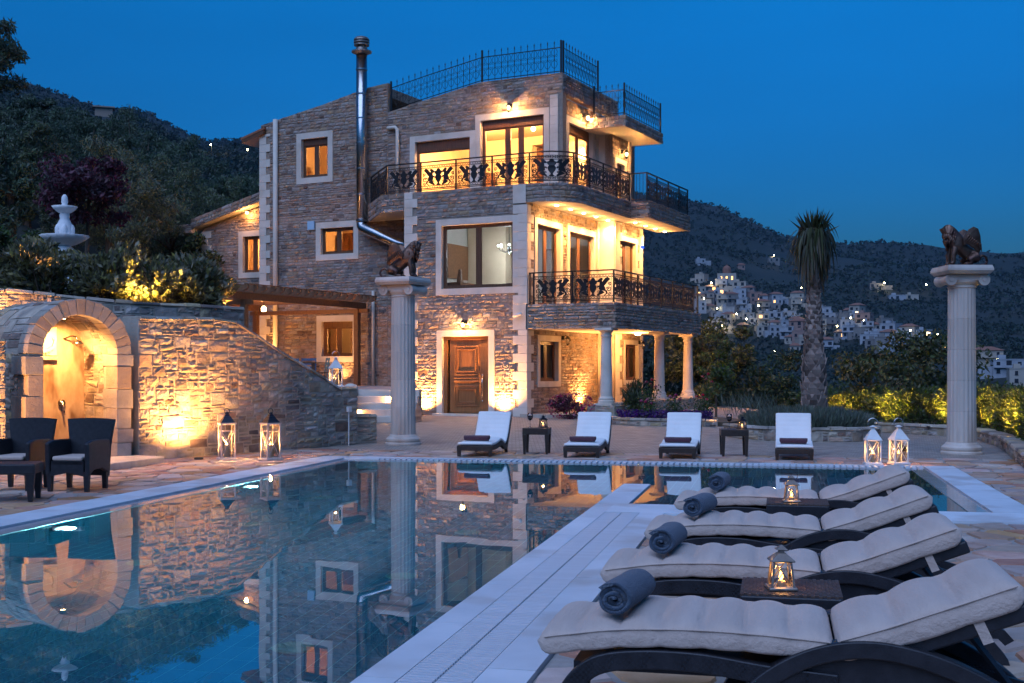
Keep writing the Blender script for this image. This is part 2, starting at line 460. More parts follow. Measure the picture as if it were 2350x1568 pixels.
def terrain(x, y):
    x = np.atleast_1d(np.asarray(x, float)); y = np.atleast_1d(np.asarray(y, float))
    r = np.hypot(x, y); az = np.clip(np.degrees(np.arctan2(x, y)), -75, 60)
    i = np.clip(np.searchsorted(TDa, r) - 1, 0, len(TDa)-2); fr = np.clip((r - TDa[i])/(TDa[i+1]-TDa[i]), 0, 1)
    j = np.clip(np.searchsorted(TAa, az) - 1, 0, len(TAa)-2); fa = (az - TAa[j])/(TAa[j+1]-TAa[j]); fa = fa*fa*(3-2*fa)
    z = (TZa[j,i]*(1-fa)+TZa[j+1,i]*fa)*(1-fr) + (TZa[j,i+1]*(1-fa)+TZa[j+1,i+1]*fa)*fr
    n = np.zeros_like(z)
    for k in range(24):
        n += (1/_fq[k])**0.9*0.010*np.sin(2*PI*_fq[k]*(x*math.cos(_an[k])+y*math.sin(_an[k]))+_sn[k,0])
    return z + n*np.clip((r-130)/700, 0, 1)
def tz(x, y): return float(terrain(x, y)[0])

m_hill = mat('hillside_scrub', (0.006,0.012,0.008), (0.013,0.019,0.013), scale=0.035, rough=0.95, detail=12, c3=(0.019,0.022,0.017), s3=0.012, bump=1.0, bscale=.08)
def make_ground():
    rr = np.concatenate([[0.5], np.geomspace(6, 7000, 170)])
    th = np.radians(np.concatenate([np.linspace(-180,-46,18), np.linspace(-44,44,260), np.linspace(46,180,18)]))
    nt_ = len(th)
    RR, TH = np.meshgrid(rr, th, indexing='ij')
    X = RR*np.sin(TH); Y = RR*np.cos(TH)
    Z = terrain(X.ravel(), Y.ravel()).reshape(X.shape)
    # the pool basin is sunk into the ground: keep the sheet under it
    near = RR < 26
    Z = np.where(near & (Z < 0.3), -1.9, Z)
    v = np.stack([X.ravel(), Y.ravel(), Z.ravel()], 1)
    a, b = np.meshgrid(np.arange(len(rr)-1), np.arange(nt_-1), indexing='ij')
    q = np.stack([(a*nt_+b).ravel(), (a*nt_+b+1).ravel(), ((a+1)*nt_+b+1).ravel(), ((a+1)*nt_+b).ravel()], 1)
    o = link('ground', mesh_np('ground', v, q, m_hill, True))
    tag(o, 'dark scrub-covered hillsides and valley around the villa', None, None, 'structure')
make_ground()

# ================================================================== POOL
m_wet = mat('wet_marble', (0.40,0.37,0.36), (0.47,0.44,0.43), scale=3, rough=0.08, vary=0.05)
U0, UF = -2.0, 17.1
VL, VR = -6.24, -1.80
DEP = -1.4
pool = MB()
def psheet(b, v0, u0, z0, v1, u1, z1):
    if z0 == z1: b.add([(v0,u0,z0),(v1,u0,z0),(v1,u1,z0),(v0,u1,z0)], [(0,1,2,3)])
    else: b.add([(v0,u0,z0),(v1,u1,z0),(v1,u1,z1),(v0,u0,z1)], [(0,1,2,3)])
E0 = -0.03
pool.box(VL-.3, U0-.2, DEP-.2, 2.0, UF+.3, DEP)                       # floor slab
for q in ((VL-.25,U0,VL,UF),(VL-.25,UF,2.0,UF+.25),(1.75,11.7,2.0,UF),(-1.48,11.7,1.75,11.94),(VR,U0,-1.48,14.1),(VL-.25,U0-.2,-1.48,U0)):
    pool.box(q[0],q[1],DEP,q[2],q[3],E0)
pool_o = pool.build('swimming_pool', m_grout)
pool_o.rotation_euler = (0,0,-PA)
tag(pool_o, 'blue tiled overflow swimming pool basin in front of the villa', None, None, 'structure')
tiles = []
def tile_piece(o, e1, e2, n, w, h):
    o = Vector(o); e1 = Vector(e1); e2 = Vector(e2); n = Vector(n)
    g = 0.0045
    a = [o+e1*g+e2*g, o+e1*(w-g)+e2*g, o+e1*(w-g)+e2*(h-g), o+e1*g+e2*(h-g)]
    return ([tuple(p) for p in a]+[tuple(p+n*0.004) for p in a], [(4,5,6,7),(0,1,5,4),(1,2,6,5),(2,3,7,6),(3,0,4,7)])
TU, TV = 0.25, 0.125
def floor_tiles(v0, v1, u0, u1):
    nv = round((v1-v0)/TV); nu = round((u1-u0)/TU); dv = (v1-v0)/nv; du = (u1-u0)/nu
    for i in range(nv):
        for j in range(nu):
            tiles.append(tile_piece((v0+i*dv, u0+j*du, DEP), (1,0,0), (0,1,0), (0,0,1), dv, du))
floor_tiles(VL, VR, 1.0, UF); floor_tiles(-1.48, 1.75, 11.94, UF); floor_tiles(VR, -1.48, 14.1, UF)
def wall_tiles(p0, p1, n):
    p0 = Vector(p0); p1 = Vector(p1); Lw = (p1-p0).length; e = (p1-p0)/Lw
    nu = round(Lw/TU); du = Lw/nu; nz = 11; dz = (E0-DEP)/nz
    for j in range(nu):
        for k in range(nz):
            tiles.append(tile_piece(p0+e*du*j+Vector((0,0,DEP+k*dz)), e, (0,0,1), n, du, dz))
wall_tiles((VL,1.0,0),(VL,UF,0),(1,0,0)); wall_tiles((VL,UF,0),(1.75,UF,0),(0,-1,0)); wall_tiles((VR,1.0,0),(VR,14.1,0),(-1,0,0)); wall_tiles((1.75,11.94,0),(1.75,UF,0),(-1,0,0))
pieces('pool_tile', tiles, m_tile, pool_o, 300)

# water: one flat sheet on each arm of the pool
wm = bpy.data.materials.new('pool_water'); wm.use_nodes = True
wN = wm.node_tree.nodes; wL = wm.node_tree.links; wN.clear()
gl = wN.new('ShaderNodeBsdfGlass'); gl.inputs['IOR'].default_value = 1.333; gl.inputs['Roughness'].default_value = 0.0
gl.inputs['Color'].default_value = (0.93, 0.98, 1.0, 1)
wo = wN.new('ShaderNodeOutputMaterial')
wg = wN.new('ShaderNodeBsdfGlossy'); wg.inputs['Roughness'].default_value = 0.0; wx = wN.new('ShaderNodeMixShader'); wx.inputs[0].default_value = 0.29     # very still surface
wL.new(gl.outputs[0], wx.inputs[1]); wL.new(wg.outputs[0], wx.inputs[2]); wL.new(wx.outputs[0], wo.inputs[0])
wt = wN.new('ShaderNodeTexCoord'); wz = wN.new('ShaderNodeTexNoise'); wz.inputs['Scale'].default_value = 1.6; wz.inputs['Detail'].default_value = 2
wb = wN.new('ShaderNodeBump'); wb.inputs['Strength'].default_value = 0.035; wb.inputs['Distance'].default_value = 0.02
wL.new(wt.outputs['Object'], wz.inputs['Vector']); wL.new(wz.outputs['Fac'], wb.inputs['Height']); wL.new(wb.outputs[0], gl.inputs['Normal']); wL.new(wb.outputs[0], wg.inputs['Normal'])
b = MB(); Z0 = -0.006
b.add([(VL,U0,Z0),(VR,U0,Z0),(VR,14.1,Z0),(VR,UF,Z0),(VL,UF,Z0),(-1.48,14.1,Z0),(-1.48,UF,Z0),(-1.48,11.94,Z0),(1.75,11.94,Z0),(1.75,14.1,Z0),(1.75,UF,Z0)],
      [(0,1,2,3,4),(2,5,6,3),(7,8,9,5),(5,9,10,6)])
water = b.build('water', wm); water.rotation_euler = (0,0,-PA)
tag(water, 'still pool water mirroring the villa', None, None, 'structure')

# coping slabs, overflow grates
cop = []; wet = []; slats = []; chan = MB()
def slabs(lst, v0, v1, u0, u1, z0, z1, along='u', L_=1.15):
    g = 0.0035
    if along == 'u':
        n = max(1, round((u1-u0)/L_)); d = (u1-u0)/n
        for i in range(n):
            bb = MB(); bb.box(v0+g, u0+i*d+g, z0, v1-g, u0+(i+1)*d-g, z1+rng.uniform(-.0008,.0008)); lst.append((bb.v, bb.f))
    else:
        n = max(1, round((v1-v0)/L_)); d = (v1-v0)/n
        for i in range(n):
            bb = MB(); bb.box(v0+i*d+g, u0+g, z0, v0+(i+1)*d-g, u1-g, z1+rng.uniform(-.0008,.0008)); lst.append((bb.v, bb.f))
def grate(v0, v1, u0, u1, along='u', pitch=0.042):
    chan.box(v0, u0, -0.05, v1, u1, -0.022)
    mid = (v0+v1)/2 if along == 'u' else (u0+u1)/2
    n = int(((u1-u0) if along == 'u' else (v1-v0))/pitch)
    for i in range(n):
        bb = MB(); c0 = (u0 if along == 'u' else v0)+(i+.22)*pitch; c1 = c0+pitch*0.66
        if along == 'u': bb.box(v0+.006, c0, -.02, mid-.006, c1, 0.016); bb.box(mid+.006, c0, -.02, v1-.006, c1, 0.016)
        else: bb.box(c0, u0+.006, -.02, c1, u1-.006, 0.016)
        slats.append((bb.v, bb.f))
slabs(cop, -6.93, -6.47, U0, 17.56, -.04, .02)
slabs(wet, -6.47, VL-.0, U0, 17.1, -.04, -.001)
slabs(cop, VR, -1.61, U0, 11.94, -.04, .012)
grate(-1.61, -1.28, 0.5, 11.2)
slabs(cop, -1.28, -1.05, U0, 11.2, -.04, .02)
slabs(cop, -1.61, -0.35, 11.2, 11.94, -.04, .018, 'v', 1.0)
grate(-0.35, 0.15, 11.32, 11.62, 'v', 0.06)
slabs(cop, -0.35, 0.15, 11.62, 11.94, -.04, .018, 'v', 1.0)
slabs(cop, -0.35, 0.15, 11.2, 11.32, -.04, .018, 'v', 1.0)
slabs(cop, 0.15, 2.35, 11.2, 11.94, -.04, .018, 'v', 0.9)
slabs(cop, VR, -1.48, 11.94, 14.1, -.04, .012)
slabs(wet, 1.75, 1.95, 11.94, 17.1, -.04, .002)
slabs(cop, 1.95, 2.35, 11.94, 17.56, -.04, .02)
slabs(wet, -6.47, 1.95, 17.1, 17.2, -.04, .002, 'v')
grate(-5.9, 1.95, 17.2, 17.48, 'v', 0.085)
slabs(cop, -6.47, -5.9, 17.2, 17.48, -.04, .016, 'v')
slabs(cop, -6.47, 1.95, 17.48, 17.56, -.04, .02, 'v')
cop_root = MB(); cop_root.box(-6.92, U0, -.09, -6.26, 17.5, -.045); cop_root.box(-1.79, U0, -.09, -1.06, 11.9, -.052)
cop_o = cop_root.build('pool_coping', m_joint); cop_o.rotation_euler = (0,0,-PA)
tag(cop_o, 'white marble coping with slotted overflow grate round the pool', None, None, 'structure')
pieces('coping_slab', cop, m_marble, cop_o, 300)
pieces('wet_slab', wet, m_wet, cop_o, 300)
pieces('grate_slat', slats, m_grate, cop_o, 300)
chan.build('grate_channel', m_slot, cop_o)
for k, (v, u) in enumerate(((-1.3, 6.0),)): pass

# round inlets on the pool floor and two lamps low in its left wall
names = ['nearest the grate', 'second from the near right', 'farthest of the right row']
inl = [(-2.9,6.85,'nearest, low right of the water'),(-2.9,9.0,'second along the right row'),(-2.94,11.2,'farthest of the right row'),
       (-5.15,9.0,'nearest of the left row'),(-5.2,11.2,'middle of the left row'),(-5.3,13.5,'farthest of the left row')]
m_inlet = mat('inlet_cover', (0.09,0.34,0.33), (0.13,0.40,0.38), scale=20, rough=0.4)
for v, u, wd_ in inl:
    b = MB(); b.lathe([(0.13,0),(0.13,0.012),(0.115,0.02),(0.11,0.016),(0.02,0.016)], 24)
    for a in range(8):
        b.obox((0.08*math.cos(a*PI/4), 0.08*math.sin(a*PI/4), 0.018), (0.09,0.012,0.006), a*PI/4)
    o = b.build('pool_inlet', m_inlet); o.location = PW(v,u,DEP+.004)
    tag(o, 'round pale green inlet cover on the pool floor, '+wd_, 'pool inlet', 'round covers on the pool floor')
for u, wd_, e in ((9.48,'beside the wicker armchairs',7),(13.26,'beside the tall candle lanterns',6)):
    t = thing('pool_lamp', 'round white underwater lamp in the left pool wall, '+wd_, 'pool lamp', PW(VL+.006,u,-.30), -PA, 'underwater lamps in the left wall')
    b = MB(); b.tube([(0,0,0),(0.03,0,0)], 0.12, 24); b.build('rim', m_steel, t)
    b = MB(); b.tube([(0.031,0,0),(0.036,0,0)], 0.10, 24); b.build('lens', m_poollamp, t)
    lamp('pool_light', (0.10,0,0), e*8.0, (0.22,0.85,1.0), 0.06, t)
for u, v in ((3.0,-4.0),(8.0,-3.6)):
    pass

# ================================================================== PAVED DECK (irregular flagstones)
def clip(poly, nx, ny, c):
    out = []
    for i in range(len(poly)):
        p, q = poly[i], poly[(i+1) % len(poly)]
        dp = p[0]*nx+p[1]*ny-c; dq = q[0]*nx+q[1]*ny-c
        if dp <= 0: out.append(p)
        if (dp < 0 < dq) or (dq < 0 < dp):
            t_ = dp/(dp-dq); out.append((p[0]+(q[0]-p[0])*t_, p[1]+(q[1]-p[1])*t_))
    return out
flags = []
def crazy(v0, v1, u0, u1, cell=0.35):
    nv = max(1,int((v1-v0)/cell)); nu = max(1,int((u1-u0)/cell)); dv=(v1-v0)/nv; du=(u1-u0)/nu
    P = {}
    for i in range(-1,nv+1):
        for j in range(-1,nu+1):
            P[i,j] = (v0+(i+.5+rng.uniform(-.46,.46))*dv, u0+(j+.5+rng.uniform(-.46,.46))*du)
    for i in range(nv):
        for j in range(nu):
            p = P[i,j]
            poly = [(v0,u0),(v1,u0),(v1,u1),(v0,u1)]
            for a in range(-2,3):
                for c_ in range(-2,3):
                    if (a or c_) and (i+a,j+c_) in P:
                        q = P[i+a,j+c_]; nx=q[0]-p[0]; ny=q[1]-p[1]; L_=math.hypot(nx,ny)
                        nx/=L_; ny/=L_
                        poly = clip(poly, nx, ny, (p[0]+q[0])/2*nx+(p[1]+q[1])/2*ny-0.010)
                        if len(poly)<3: break
            if len(poly)<3: continue
            # rough the outline: split long edges and push their middles
            rough = []
            n = len(poly)
            for k in range(n):
                a, c_ = poly[k], poly[(k+1)%n]
                cx = sum(x for x,_ in poly)/n; cy = sum(y for _,y in poly)/n
                rough.append((a[0]+(cx-a[0])*rng.uniform(.02,.12), a[1]+(cy-a[1])*rng.uniform(.02,.12)))
                if math.dist(a,c_) > .16:
                    mx_, my_ = (a[0]+c_[0])/2, (a[1]+c_[1])/2; w = rng.uniform(-.01,.05)
                    rough.append((mx_+(cx-mx_)*w, my_+(cy-my_)*w))
            h = 0.006+rng.uniform(0,.009); tlt = (rng.uniform(-.006,.006), rng.uniform(-.006,.006))
            n = len(rough); ins = 0.012
            cx = sum(x for x,_ in rough)/n; cy = sum(y for _,y in rough)/n
            vs = [(x,y,-.012) for x,y in rough]+[(x+(cx-x)*.05, y+(cy-y)*.05, h+(x-cx)*tlt[0]+(y-cy)*tlt[1]) for x,y in rough]
            flags.append((vs, [(k,(k+1)%n,n+(k+1)%n,n+k) for k in range(n)]+[tuple(range(n,2*n))]))
REG = [(-12.0,-6.935,2.0,19.3),(-1.045,7.0,1.5,11.195),(2.355,7.0,11.2,19.3),(-6.93,2.35,17.565,19.3)]
b = MB()
for q in REG:
    crazy(*q); b.box(q[0],q[2]-(4 if q[2]<3 else 0),-.10,q[1],q[3],-.004)
deck = b.build('pool_deck', m_joint); deck.rotation_euler = (0,0,-PA)
tag(deck, 'crazy-paved stone deck round the pool', None, None, 'structure')
pieces('flagstone', flags, m_flag, deck, 300)

# courtyard of small concrete setts between the loungers and the villa
cm = mat('courtyard_setts', (0.30,0.245,0.205), (0.38,0.32,0.27), scale=3, rough=0.7)
cN = cm.node_tree.nodes; cL = cm.node_tree.links
bt = cN.new('ShaderNodeTexBrick'); bt.inputs['Scale'].default_value = 3.6; bt.inputs['Mortar Size'].default_value = 0.022
bt.inputs['Color1'].default_value = (0.78,0.78,0.78,1); bt.inputs['Color2'].default_value = (1.25,1.22,1.18,1); bt.inputs['Mortar'].default_value = (0.40,0.38,0.36,1)
ct = cN.new('ShaderNodeTexCoord'); cL.new(ct.outputs['Object'], bt.inputs['Vector'])
cmx = cN.new('ShaderNodeMix'); cmx.data_type = 'RGBA'; cmx.blend_type = 'MULTIPLY'; cmx.inputs[0].default_value = 1
src = cN['Principled BSDF'].inputs['Base Color'].links[0].from_socket
cL.new(src, cmx.inputs[6]); cL.new(bt.outputs['Color'], cmx.inputs[7]); cL.new(cmx.outputs[2], cN['Principled BSDF'].inputs['Base Color'])
cb_ = cN.new('ShaderNodeBump'); cb_.inputs['Strength'].default_value = 0.7; cb_.inputs['Distance'].default_value = 0.01
cL.new(bt.outputs['Fac'], cb_.inputs['Height']); cb_.invert = True; cL.new(cb_.outputs[0], cN['Principled BSDF'].inputs['Normal'])
b = MB()
b.prism([PW(-9.8,19.302)[:2], PW(3.9,19.302)[:2], (9.2,22.6),(9.2,24.9),(8.1,26.3),(6.2,29.2),(9,36),(8,46),(-15,48),(-10.5,26)], -.12, -.001)
court = b.build('courtyard_paving', cm)
tag(court, 'sett-paved courtyard between the loungers and the villa', None, None, 'structure')

# ================================================================== STONE CLADDING
def fpl(t0): return lambda a, b, d: (a, t0-d, b)          # a wall facing the front
def spl(s0): return lambda a, b, d: (s0+d, a, b)          # a wall facing the right side
def path_map(pts, base=None):
    P = [Vector((x, y)) for x, y in pts]; L_ = [0.0]
    for i in range(len(P)-1): L_.append(L_[-1]+(P[i+1]-P[i]).length)
    def f(a, b, d):
        i = 0
        while i < len(P)-2 and a > L_[i+1]: i += 1
        e = (P[i+1]-P[i]).normalized(); p = P[i]+e*(a-L_[i])
        n = Vector((e.y, -e.x))
        if i < len(P)-2 and L_[i+1]-a < .12:
            e2 = (P[i+2]-P[i+1]).normalized(); n = (n+Vector((e2.y,-e2.x))*(.5-(L_[i+1]-a)/.24)).normalized()
        elif i > 0 and a-L_[i] < .12:
            e2 = (P[i]-P[i-1]).normalized(); n = (n+Vector((e2.y,-e2.x))*(.5-(a-L_[i])/.24)).normalized()
        return (p.x+n.x*d, p.y+n.y*d, b)
    return f, L_[-1]

def stone_geo(f, a0, a1, b0, b1, dep, rgh, top=None, cut=.012):
    vs = []; nx, ny = 4, 3
    w = a1-a0; h = b1-b0
    ja = [rng.uniform(0, cut) for _ in range(4)]; jb = [rng.uniform(0, cut) for _ in range(4)]
    def P(i, j):
        x = i/(nx-1); y = j/(ny-1)
        a = a0+x*w + (ja[0]*(1-y)+ja[1]*y)*(1-x) - (ja[2]*(1-y)+ja[3]*y)*x
        b_ = b0+y*h + (jb[0]*(1-x)+jb[1]*x)*(1-y) - (jb[2]*(1-x)+jb[3]*x)*y
        if top: b_ = min(b_, top(a)-.004)
        return a, b_
    idx = {}
    for j in range(ny):
        for i in range(nx):
            a, b_ = P(i, j)
            edge = i in (0,nx-1) or j in (0,ny-1)
            if not edge:
                a += rng.uniform(-.15,.15)*w/nx; b_ += rng.uniform(-.2,.2)*h/ny
            d = dep*(rng.uniform(.35,.8) if edge else rng.uniform(.8,1.25)) + rng.uniform(-rgh, rgh)
            idx[i,j] = len(vs); vs.append(f(a, b_, max(.003, d)))
    fs = [(idx[i,j],idx[i+1,j],idx[i+1,j+1],idx[i,j+1]) for j in range(ny-1) for i in range(nx-1)]
    ring = [(i,0) for i in range(nx)]+[(nx-1,1)]+[(i,ny-1) for i in range(nx-1,-1,-1)]+[(0,1)]
    base = []
    for i, j in ring:
        a, b_ = P(i, j); base.append(len(vs)); vs.append(f(a, b_, -.012))
    n = len(ring)
    fs += [(base[k], base[(k+1)%n], idx[ring[(k+1)%n]], idx[ring[k]]) for k in range(n)]
    return vs, fs

def lerp_top(pts):
    def g(a):
        if a <= pts[0][0]: return pts[0][1]
        for (a0,b0),(a1,b1) in zip(pts, pts[1:]):
            if a <= a1: return b0+(b1-b0)*(a-a0)/(a1-a0) if a1 > a0 else b1
        return pts[-1][1]
    return g

def rows(out, f, a0, a1, b0, top, holes, hmin=.060, hmax=.135, lmin=.11, lmax=.38, dep=.020, rgh=.007, gap=.009):
    tf = top if callable(top) else (lambda a, q=top: q)
    tmax = max(tf(a0+(a1-a0)*k/30) for k in range(31))
    z = b0
    while z < tmax-.02:
        h = rng.uniform(hmin, hmax)
        if z+h > tmax-.05: h = tmax-z
        iv = [(a0, a1)]
        for (p0,p1,q0,q1) in holes:
            ov = min(q1,z+h)-max(q0,z)
            if ov > .35*h:
                nv = []
                for s_, e_ in iv:
                    if p1 <= s_ or p0 >= e_: nv.append((s_,e_)); continue
                    if p0 > s_: nv.append((s_,p0))
                    if p1 < e_: nv.append((p1,e_))
                iv = nv
        for s_, e_ in iv:
            x = s_
            while x < e_-.02:
                l = rng.uniform(lmin, lmax)
                if x+l > e_-lmin*.7: l = e_-x
                if tf(x+l/2) > z+.03:
                    t_ = tf if callable(top) and min(tf(x),tf(x+l)) < z+h+.001 else None
                    out.append(stone_geo(f, x+gap/2, x+l-gap/2, z+gap/2, z+h-gap/2, dep*rng.uniform(.5,1.6), rgh, t_))
                x += l
        z += h

def rubble(out, f, a0, a1, b0, top, holes=(), cw=.058, ch=.048, dep=.018, rgh=.007, gap=.012, big=1.0):
    tf = top if callable(top) else (lambda a, q=top: q)
    nx = int((a1-a0)/cw); tmax = max(tf(a0+(a1-a0)*k/40) for k in range(41)); ny = int(math.ceil((tmax-b0)/ch)); cw = (a1-a0)/nx
    occ = [[False]*nx for _ in range(ny)]
    for j in range(ny):
        for i in range(nx):
            xc = a0+(i+.5)*cw; zc = b0+(j+.5)*ch
            if zc > tf(xc)+.02: occ[j][i] = True
            for (p0,p1,q0,q1) in holes:
                if p0 < xc < p1 and q0 < zc < q1: occ[j][i] = True
    sizes = [(7,4),(6,3),(5,4),(4,4),(6,2),(5,2),(4,3),(4,2),(3,3),(3,2),(5,1),(4,1),(3,1),(2,2),(2,1),(1,1)]
    wts = [1.5*big,2*big,1.6*big,2*big,5,7,4,8,3,8,3,5,6,5,4,.01]
    for j in range(ny):
        for i in range(nx):
            if occ[j][i]: continue
            cand = []
            for (w,h),p in zip(sizes,wts):
                if i+w <= nx and j+h <= ny and not any(occ[j+y][i+x] for y in range(h) for x in range(w)): cand.append(((w,h),p))
            r = rng.uniform(0, sum(p for _,p in cand)); k = 0
            for (w,h),p in cand:
                r -= p
                if r <= 0: break
            for y in range(h):
                for x in range(w): occ[j+y][i+x] = True
            t_ = tf if callable(top) and min(tf(a0+i*cw),tf(a0+(i+w)*cw)) < b0+(j+h)*ch+.001 else None
            out.append(stone_geo(f, a0+i*cw+gap/2, a0+(i+w)*cw-gap/2, b0+j*ch+gap/2, b0+(j+h)*ch-gap/2, dep*rng.uniform(.6,1.45), rgh, t_, .016))

def wall_cells(b, f, a0, a1, b0, top, holes, thick):
    tf = top if callable(top) else (lambda a, q=top: q)
    kn = getattr(top, 'knots', [])
    xs = sorted({a0,a1,*[q for h in holes for q in h[:2] if a0 < q < a1],*[k for k in kn if a0 < k < a1]})
    ztop = max([b0]+[h[3] for h in holes])
    zs = sorted({b0,ztop,*[q for h in holes for q in h[2:] if b0 < q < ztop]})
    for x0, x1 in zip(xs, xs[1:]):
        xc = (x0+x1)/2; run = None
        for z0, z1 in zip(zs, zs[1:]):
            zc = (z0+z1)/2
            if any(h[0] < xc < h[1] and h[2] < zc < h[3] for h in holes):
                if run: b.mbox(f, x0, x1, run[0], run[1], -thick, 0); run = None
            else: run = (run[0] if run else z0, z1)
        if run: b.mbox(f, x0, x1, run[0], run[1], -thick, 0)
        b.add([f(x0,ztop,-thick),f(x1,ztop,-thick),f(x1,tf(x1),-thick),f(x0,tf(x0),-thick),f(x0,ztop,0),f(x1,ztop,0),f(x1,tf(x1),0),f(x0,tf(x0),0)],
              [(3,2,1,0),(4,5,6,7),(0,1,5,4),(1,2,6,5),(2,3,7,6),(3,0,4,7)])

# ================================================================== THE VILLA
villa = thing('villa', 'three-storey stone-clad villa with wrought iron balconies, windows lit', 'house', (KX,KY,0), -HB)
walls = MB(); stones = []
def wall(f, a0, a1, b0, top, holes, thick=.25, clad=True, skip=()):
    wall_cells(walls, f, a0, a1, b0, top, list(holes), thick)
    if clad: rows(stones, f, a0, a1, b0, top, list(holes)+list(skip))

# front of the entrance block
DOOR = (-3.0,-1.04,-.1,2.54); BIG = (-3.03,-.24,3.6,5.87)
wall(fpl(0), -4.1, 0.0, 0.0, 6.757, [DOOR, BIG], skip=[(-4.1,-3.72,0,6.8),(-.34,0,0,6.8)])
# long front wall set back behind it, and the top storey above
tb = lerp_top([(-11.22,9.83),(-8.58,10.29),(-6.78,10.66),(-6.0,10.73)]); tb.knots = [-8.58,-6.78]
W1_ = (-9.68,-8.18,7.67,9.39); W2_ = (-8.87,-7.14,5.04,6.32); W3_ = (-8.84,-7.17,1.62,3.18)
wall(fpl(1.9), -11.22, -6.0, 0.5, tb, [W1_,W2_,W3_], skip=[(-11.22,-10.86,0,9.5)])
ta = lerp_top([(-6.0,9.77),(-4.57,10.03),(-2.59,10.38),(.28,10.36)]); ta.knots = [-4.57,-2.59]
W4_ = (-5.14,-2.73,6.72,8.89); W5_ = (-2.725,-.15,6.70,9.35)
wall(fpl(1.9), -6.0, -4.0, .5, ta, [(-5.14,-4.0,6.72,8.89)])
wall(fpl(1.9), -4.0, 0.28, 6.5, ta, [(-4.0,-2.73,6.72,8.89),W5_], skip=[(-.15,.28,6.5,9.72)])
# left wing
tc_ = lerp_top([(-15.25,6.62),(-11.2,7.62)]); tc_.knots = []
W6_ = (-13.54,-12.2,4.72,6.44)
wall(fpl(3.5), -15.25, -11.22, 0.5, tc_, [W6_], skip=[(-15.25,-14.9,0,7)])
# right faces
W7_ = (.69,2.31,.85,2.39); W8_ = (.5,2.45,3.26,5.85); W9_ = (2.8,5.08,3.26,5.87)
wall(spl(0.0), .25, 5.2, 0.0, 6.23, [W7_,W8_,W9_], skip=[(0,.36,0,2.55)])
WA_ = (5.94,7.45,.87,2.36); WB_ = (5.41,7.2,3.26,5.8)
wall(spl(.615), 5.48, 7.65, 0.0, 6.23, [WA_,WB_], skip=[(5.2,5.75,0,6.3),(7.5,7.7,0,6.3)])
WC_ = (2.5,4.72,6.70,9.22)
wall(spl(.1), 2.15, 5.0, 6.5, 9.72, [WC_], skip=[(1.9,2.35,6.5,9.8),(4.75,5.0,6.5,9.8)])
WD_ = (5.2,6.2,6.72,8.3)
wall(spl(.615), 5.0, 6.55, 6.5, 9.0, [WD_], skip=[(6.3,6.6,6.5,9)])
# plain outer walls out of sight, that close the rooms
walls.box(-11.22,2.16,.5,-10.97,8.2,9.7); walls.box(-11.2,7.95,.5,-6.0,8.2,10.6); walls.box(-4.1,.26,0,-3.86,1.9,6.7)
walls.box(-6.0,7.4,0,.36,7.65,9.6); walls.box(-15.25,3.76,.5,-15.0,8.0,6.5)
wall_o = walls.build('wall', m_mortar, villa)
# stone-faced edges of balconies and roof
ledge = MB()
up_path = [(-6.85,1.92),(-5.0,0.0),(-4.1,0.0)]
fm, Lm = path_map(up_path); rows(stones, fm, 0, Lm-.0, 6.2, 6.757, [])
up2 = [(0.0,0.0),(.45,.01),(.8,.10),(1.07,.33),(1.25,.62),(1.32,.95),(1.32,4.86)]
fm, Lm = path_map(up2); rows(stones, fm, 0, Lm, 6.2, 6.757, [])
up3 = [(1.32,4.86),(1.92,4.86),(1.85,9.15)]
fm, Lm = path_map(up3); rows(stones, fm, 0, Lm, 6.2, 6.757, [])
lo = [(0.03,0.0),(2.785,0.0),(2.785,7.5)]
fm, Lm = path_map(lo); rows(stones, fm, 0, Lm, 2.52, 3.26, [])
rf = [(.28,1.9),(.28,6.3)]
fm, Lm = path_map(rf); rows(stones, fm, 0, Lm, 9.74, lerp_top([(0,10.36),(4.4,10.36)]), [])
rs_ = [(.12,3.95),(1.5,3.95),(1.5,7.35)]
fm, Lm = path_map(rs_); rows(stones, fm, 0, Lm, 9.0, 9.36, [])
cr = lambda a, b, d: (a, 3.15-d, b+.25*(a+15.53))
rows(stones, cr, -15.53, -11.24, 6.62, 6.97, [])
fm, Lm = path_map([(-16.3,3.15),(-15.53,3.15)]); rows(stones, fm, 0, Lm, 6.46, 6.80, [])
pieces('stone', stones, m_stone, wall_o, 300)

# slabs: undersides rendered cream
slab = MB()
slab.prism([(-6.8,1.9),(-5.0,.02),(-4.08,.02),(-4.08,1.9)], 6.23, 6.72)
slab.prism([(-4.0,.26),(-.02,.26),(-.02,1.9),(-4.0,1.9)], 6.25, 6.70)
slab.prism([(.01,.03)]+[(s*.985,t+.012) for s,t in up2[1:-1]]+[(1.3,4.88),(1.9,4.88),(1.83,9.13),(.63,9.13),(.63,5.2),(.02,5.2)], 6.23, 6.72)
slab.build('balcony_slab', m_soffit, villa)
slab = MB(); slab.box(.012,.03,2.55,2.76,7.48,3.22); slab.build('balcony_slab', m_soffit, villa)
slab = MB(); slab.box(.12,3.97,9.01,1.48,7.33,9.33); slab.build('roof_slab', m_soffit, villa)
slab = MB(); slab.box(-5.9,2.16,9.45,.08,7.6,9.72); slab.box(.08,1.95,9.74,.26,6.3,10.34); slab.build('roof', m_mortar, villa)
slab = MB(); slab.ext([(-11.2,9.75),(-8.58,10.2),(-6.02,10.6),(-6.02,10.3),(-8.58,9.95),(-11.2,9.5)], lambda a,b,d: (a,d,b), 2.16, 8.2)
slab.build('roof', m_mortar, villa)
slab = MB(); slab.ext([(-16.3,6.46),(-15.53,6.46),(-15.53,6.62),(-11.24,7.69),(-11.24,8.03),(-15.53,6.95),(-15.53,6.79),(-16.3,6.79)], lambda a,b,d: (a,d,b), 3.17, 8.0)
slab.build('wing_roof', m_soffit, villa)
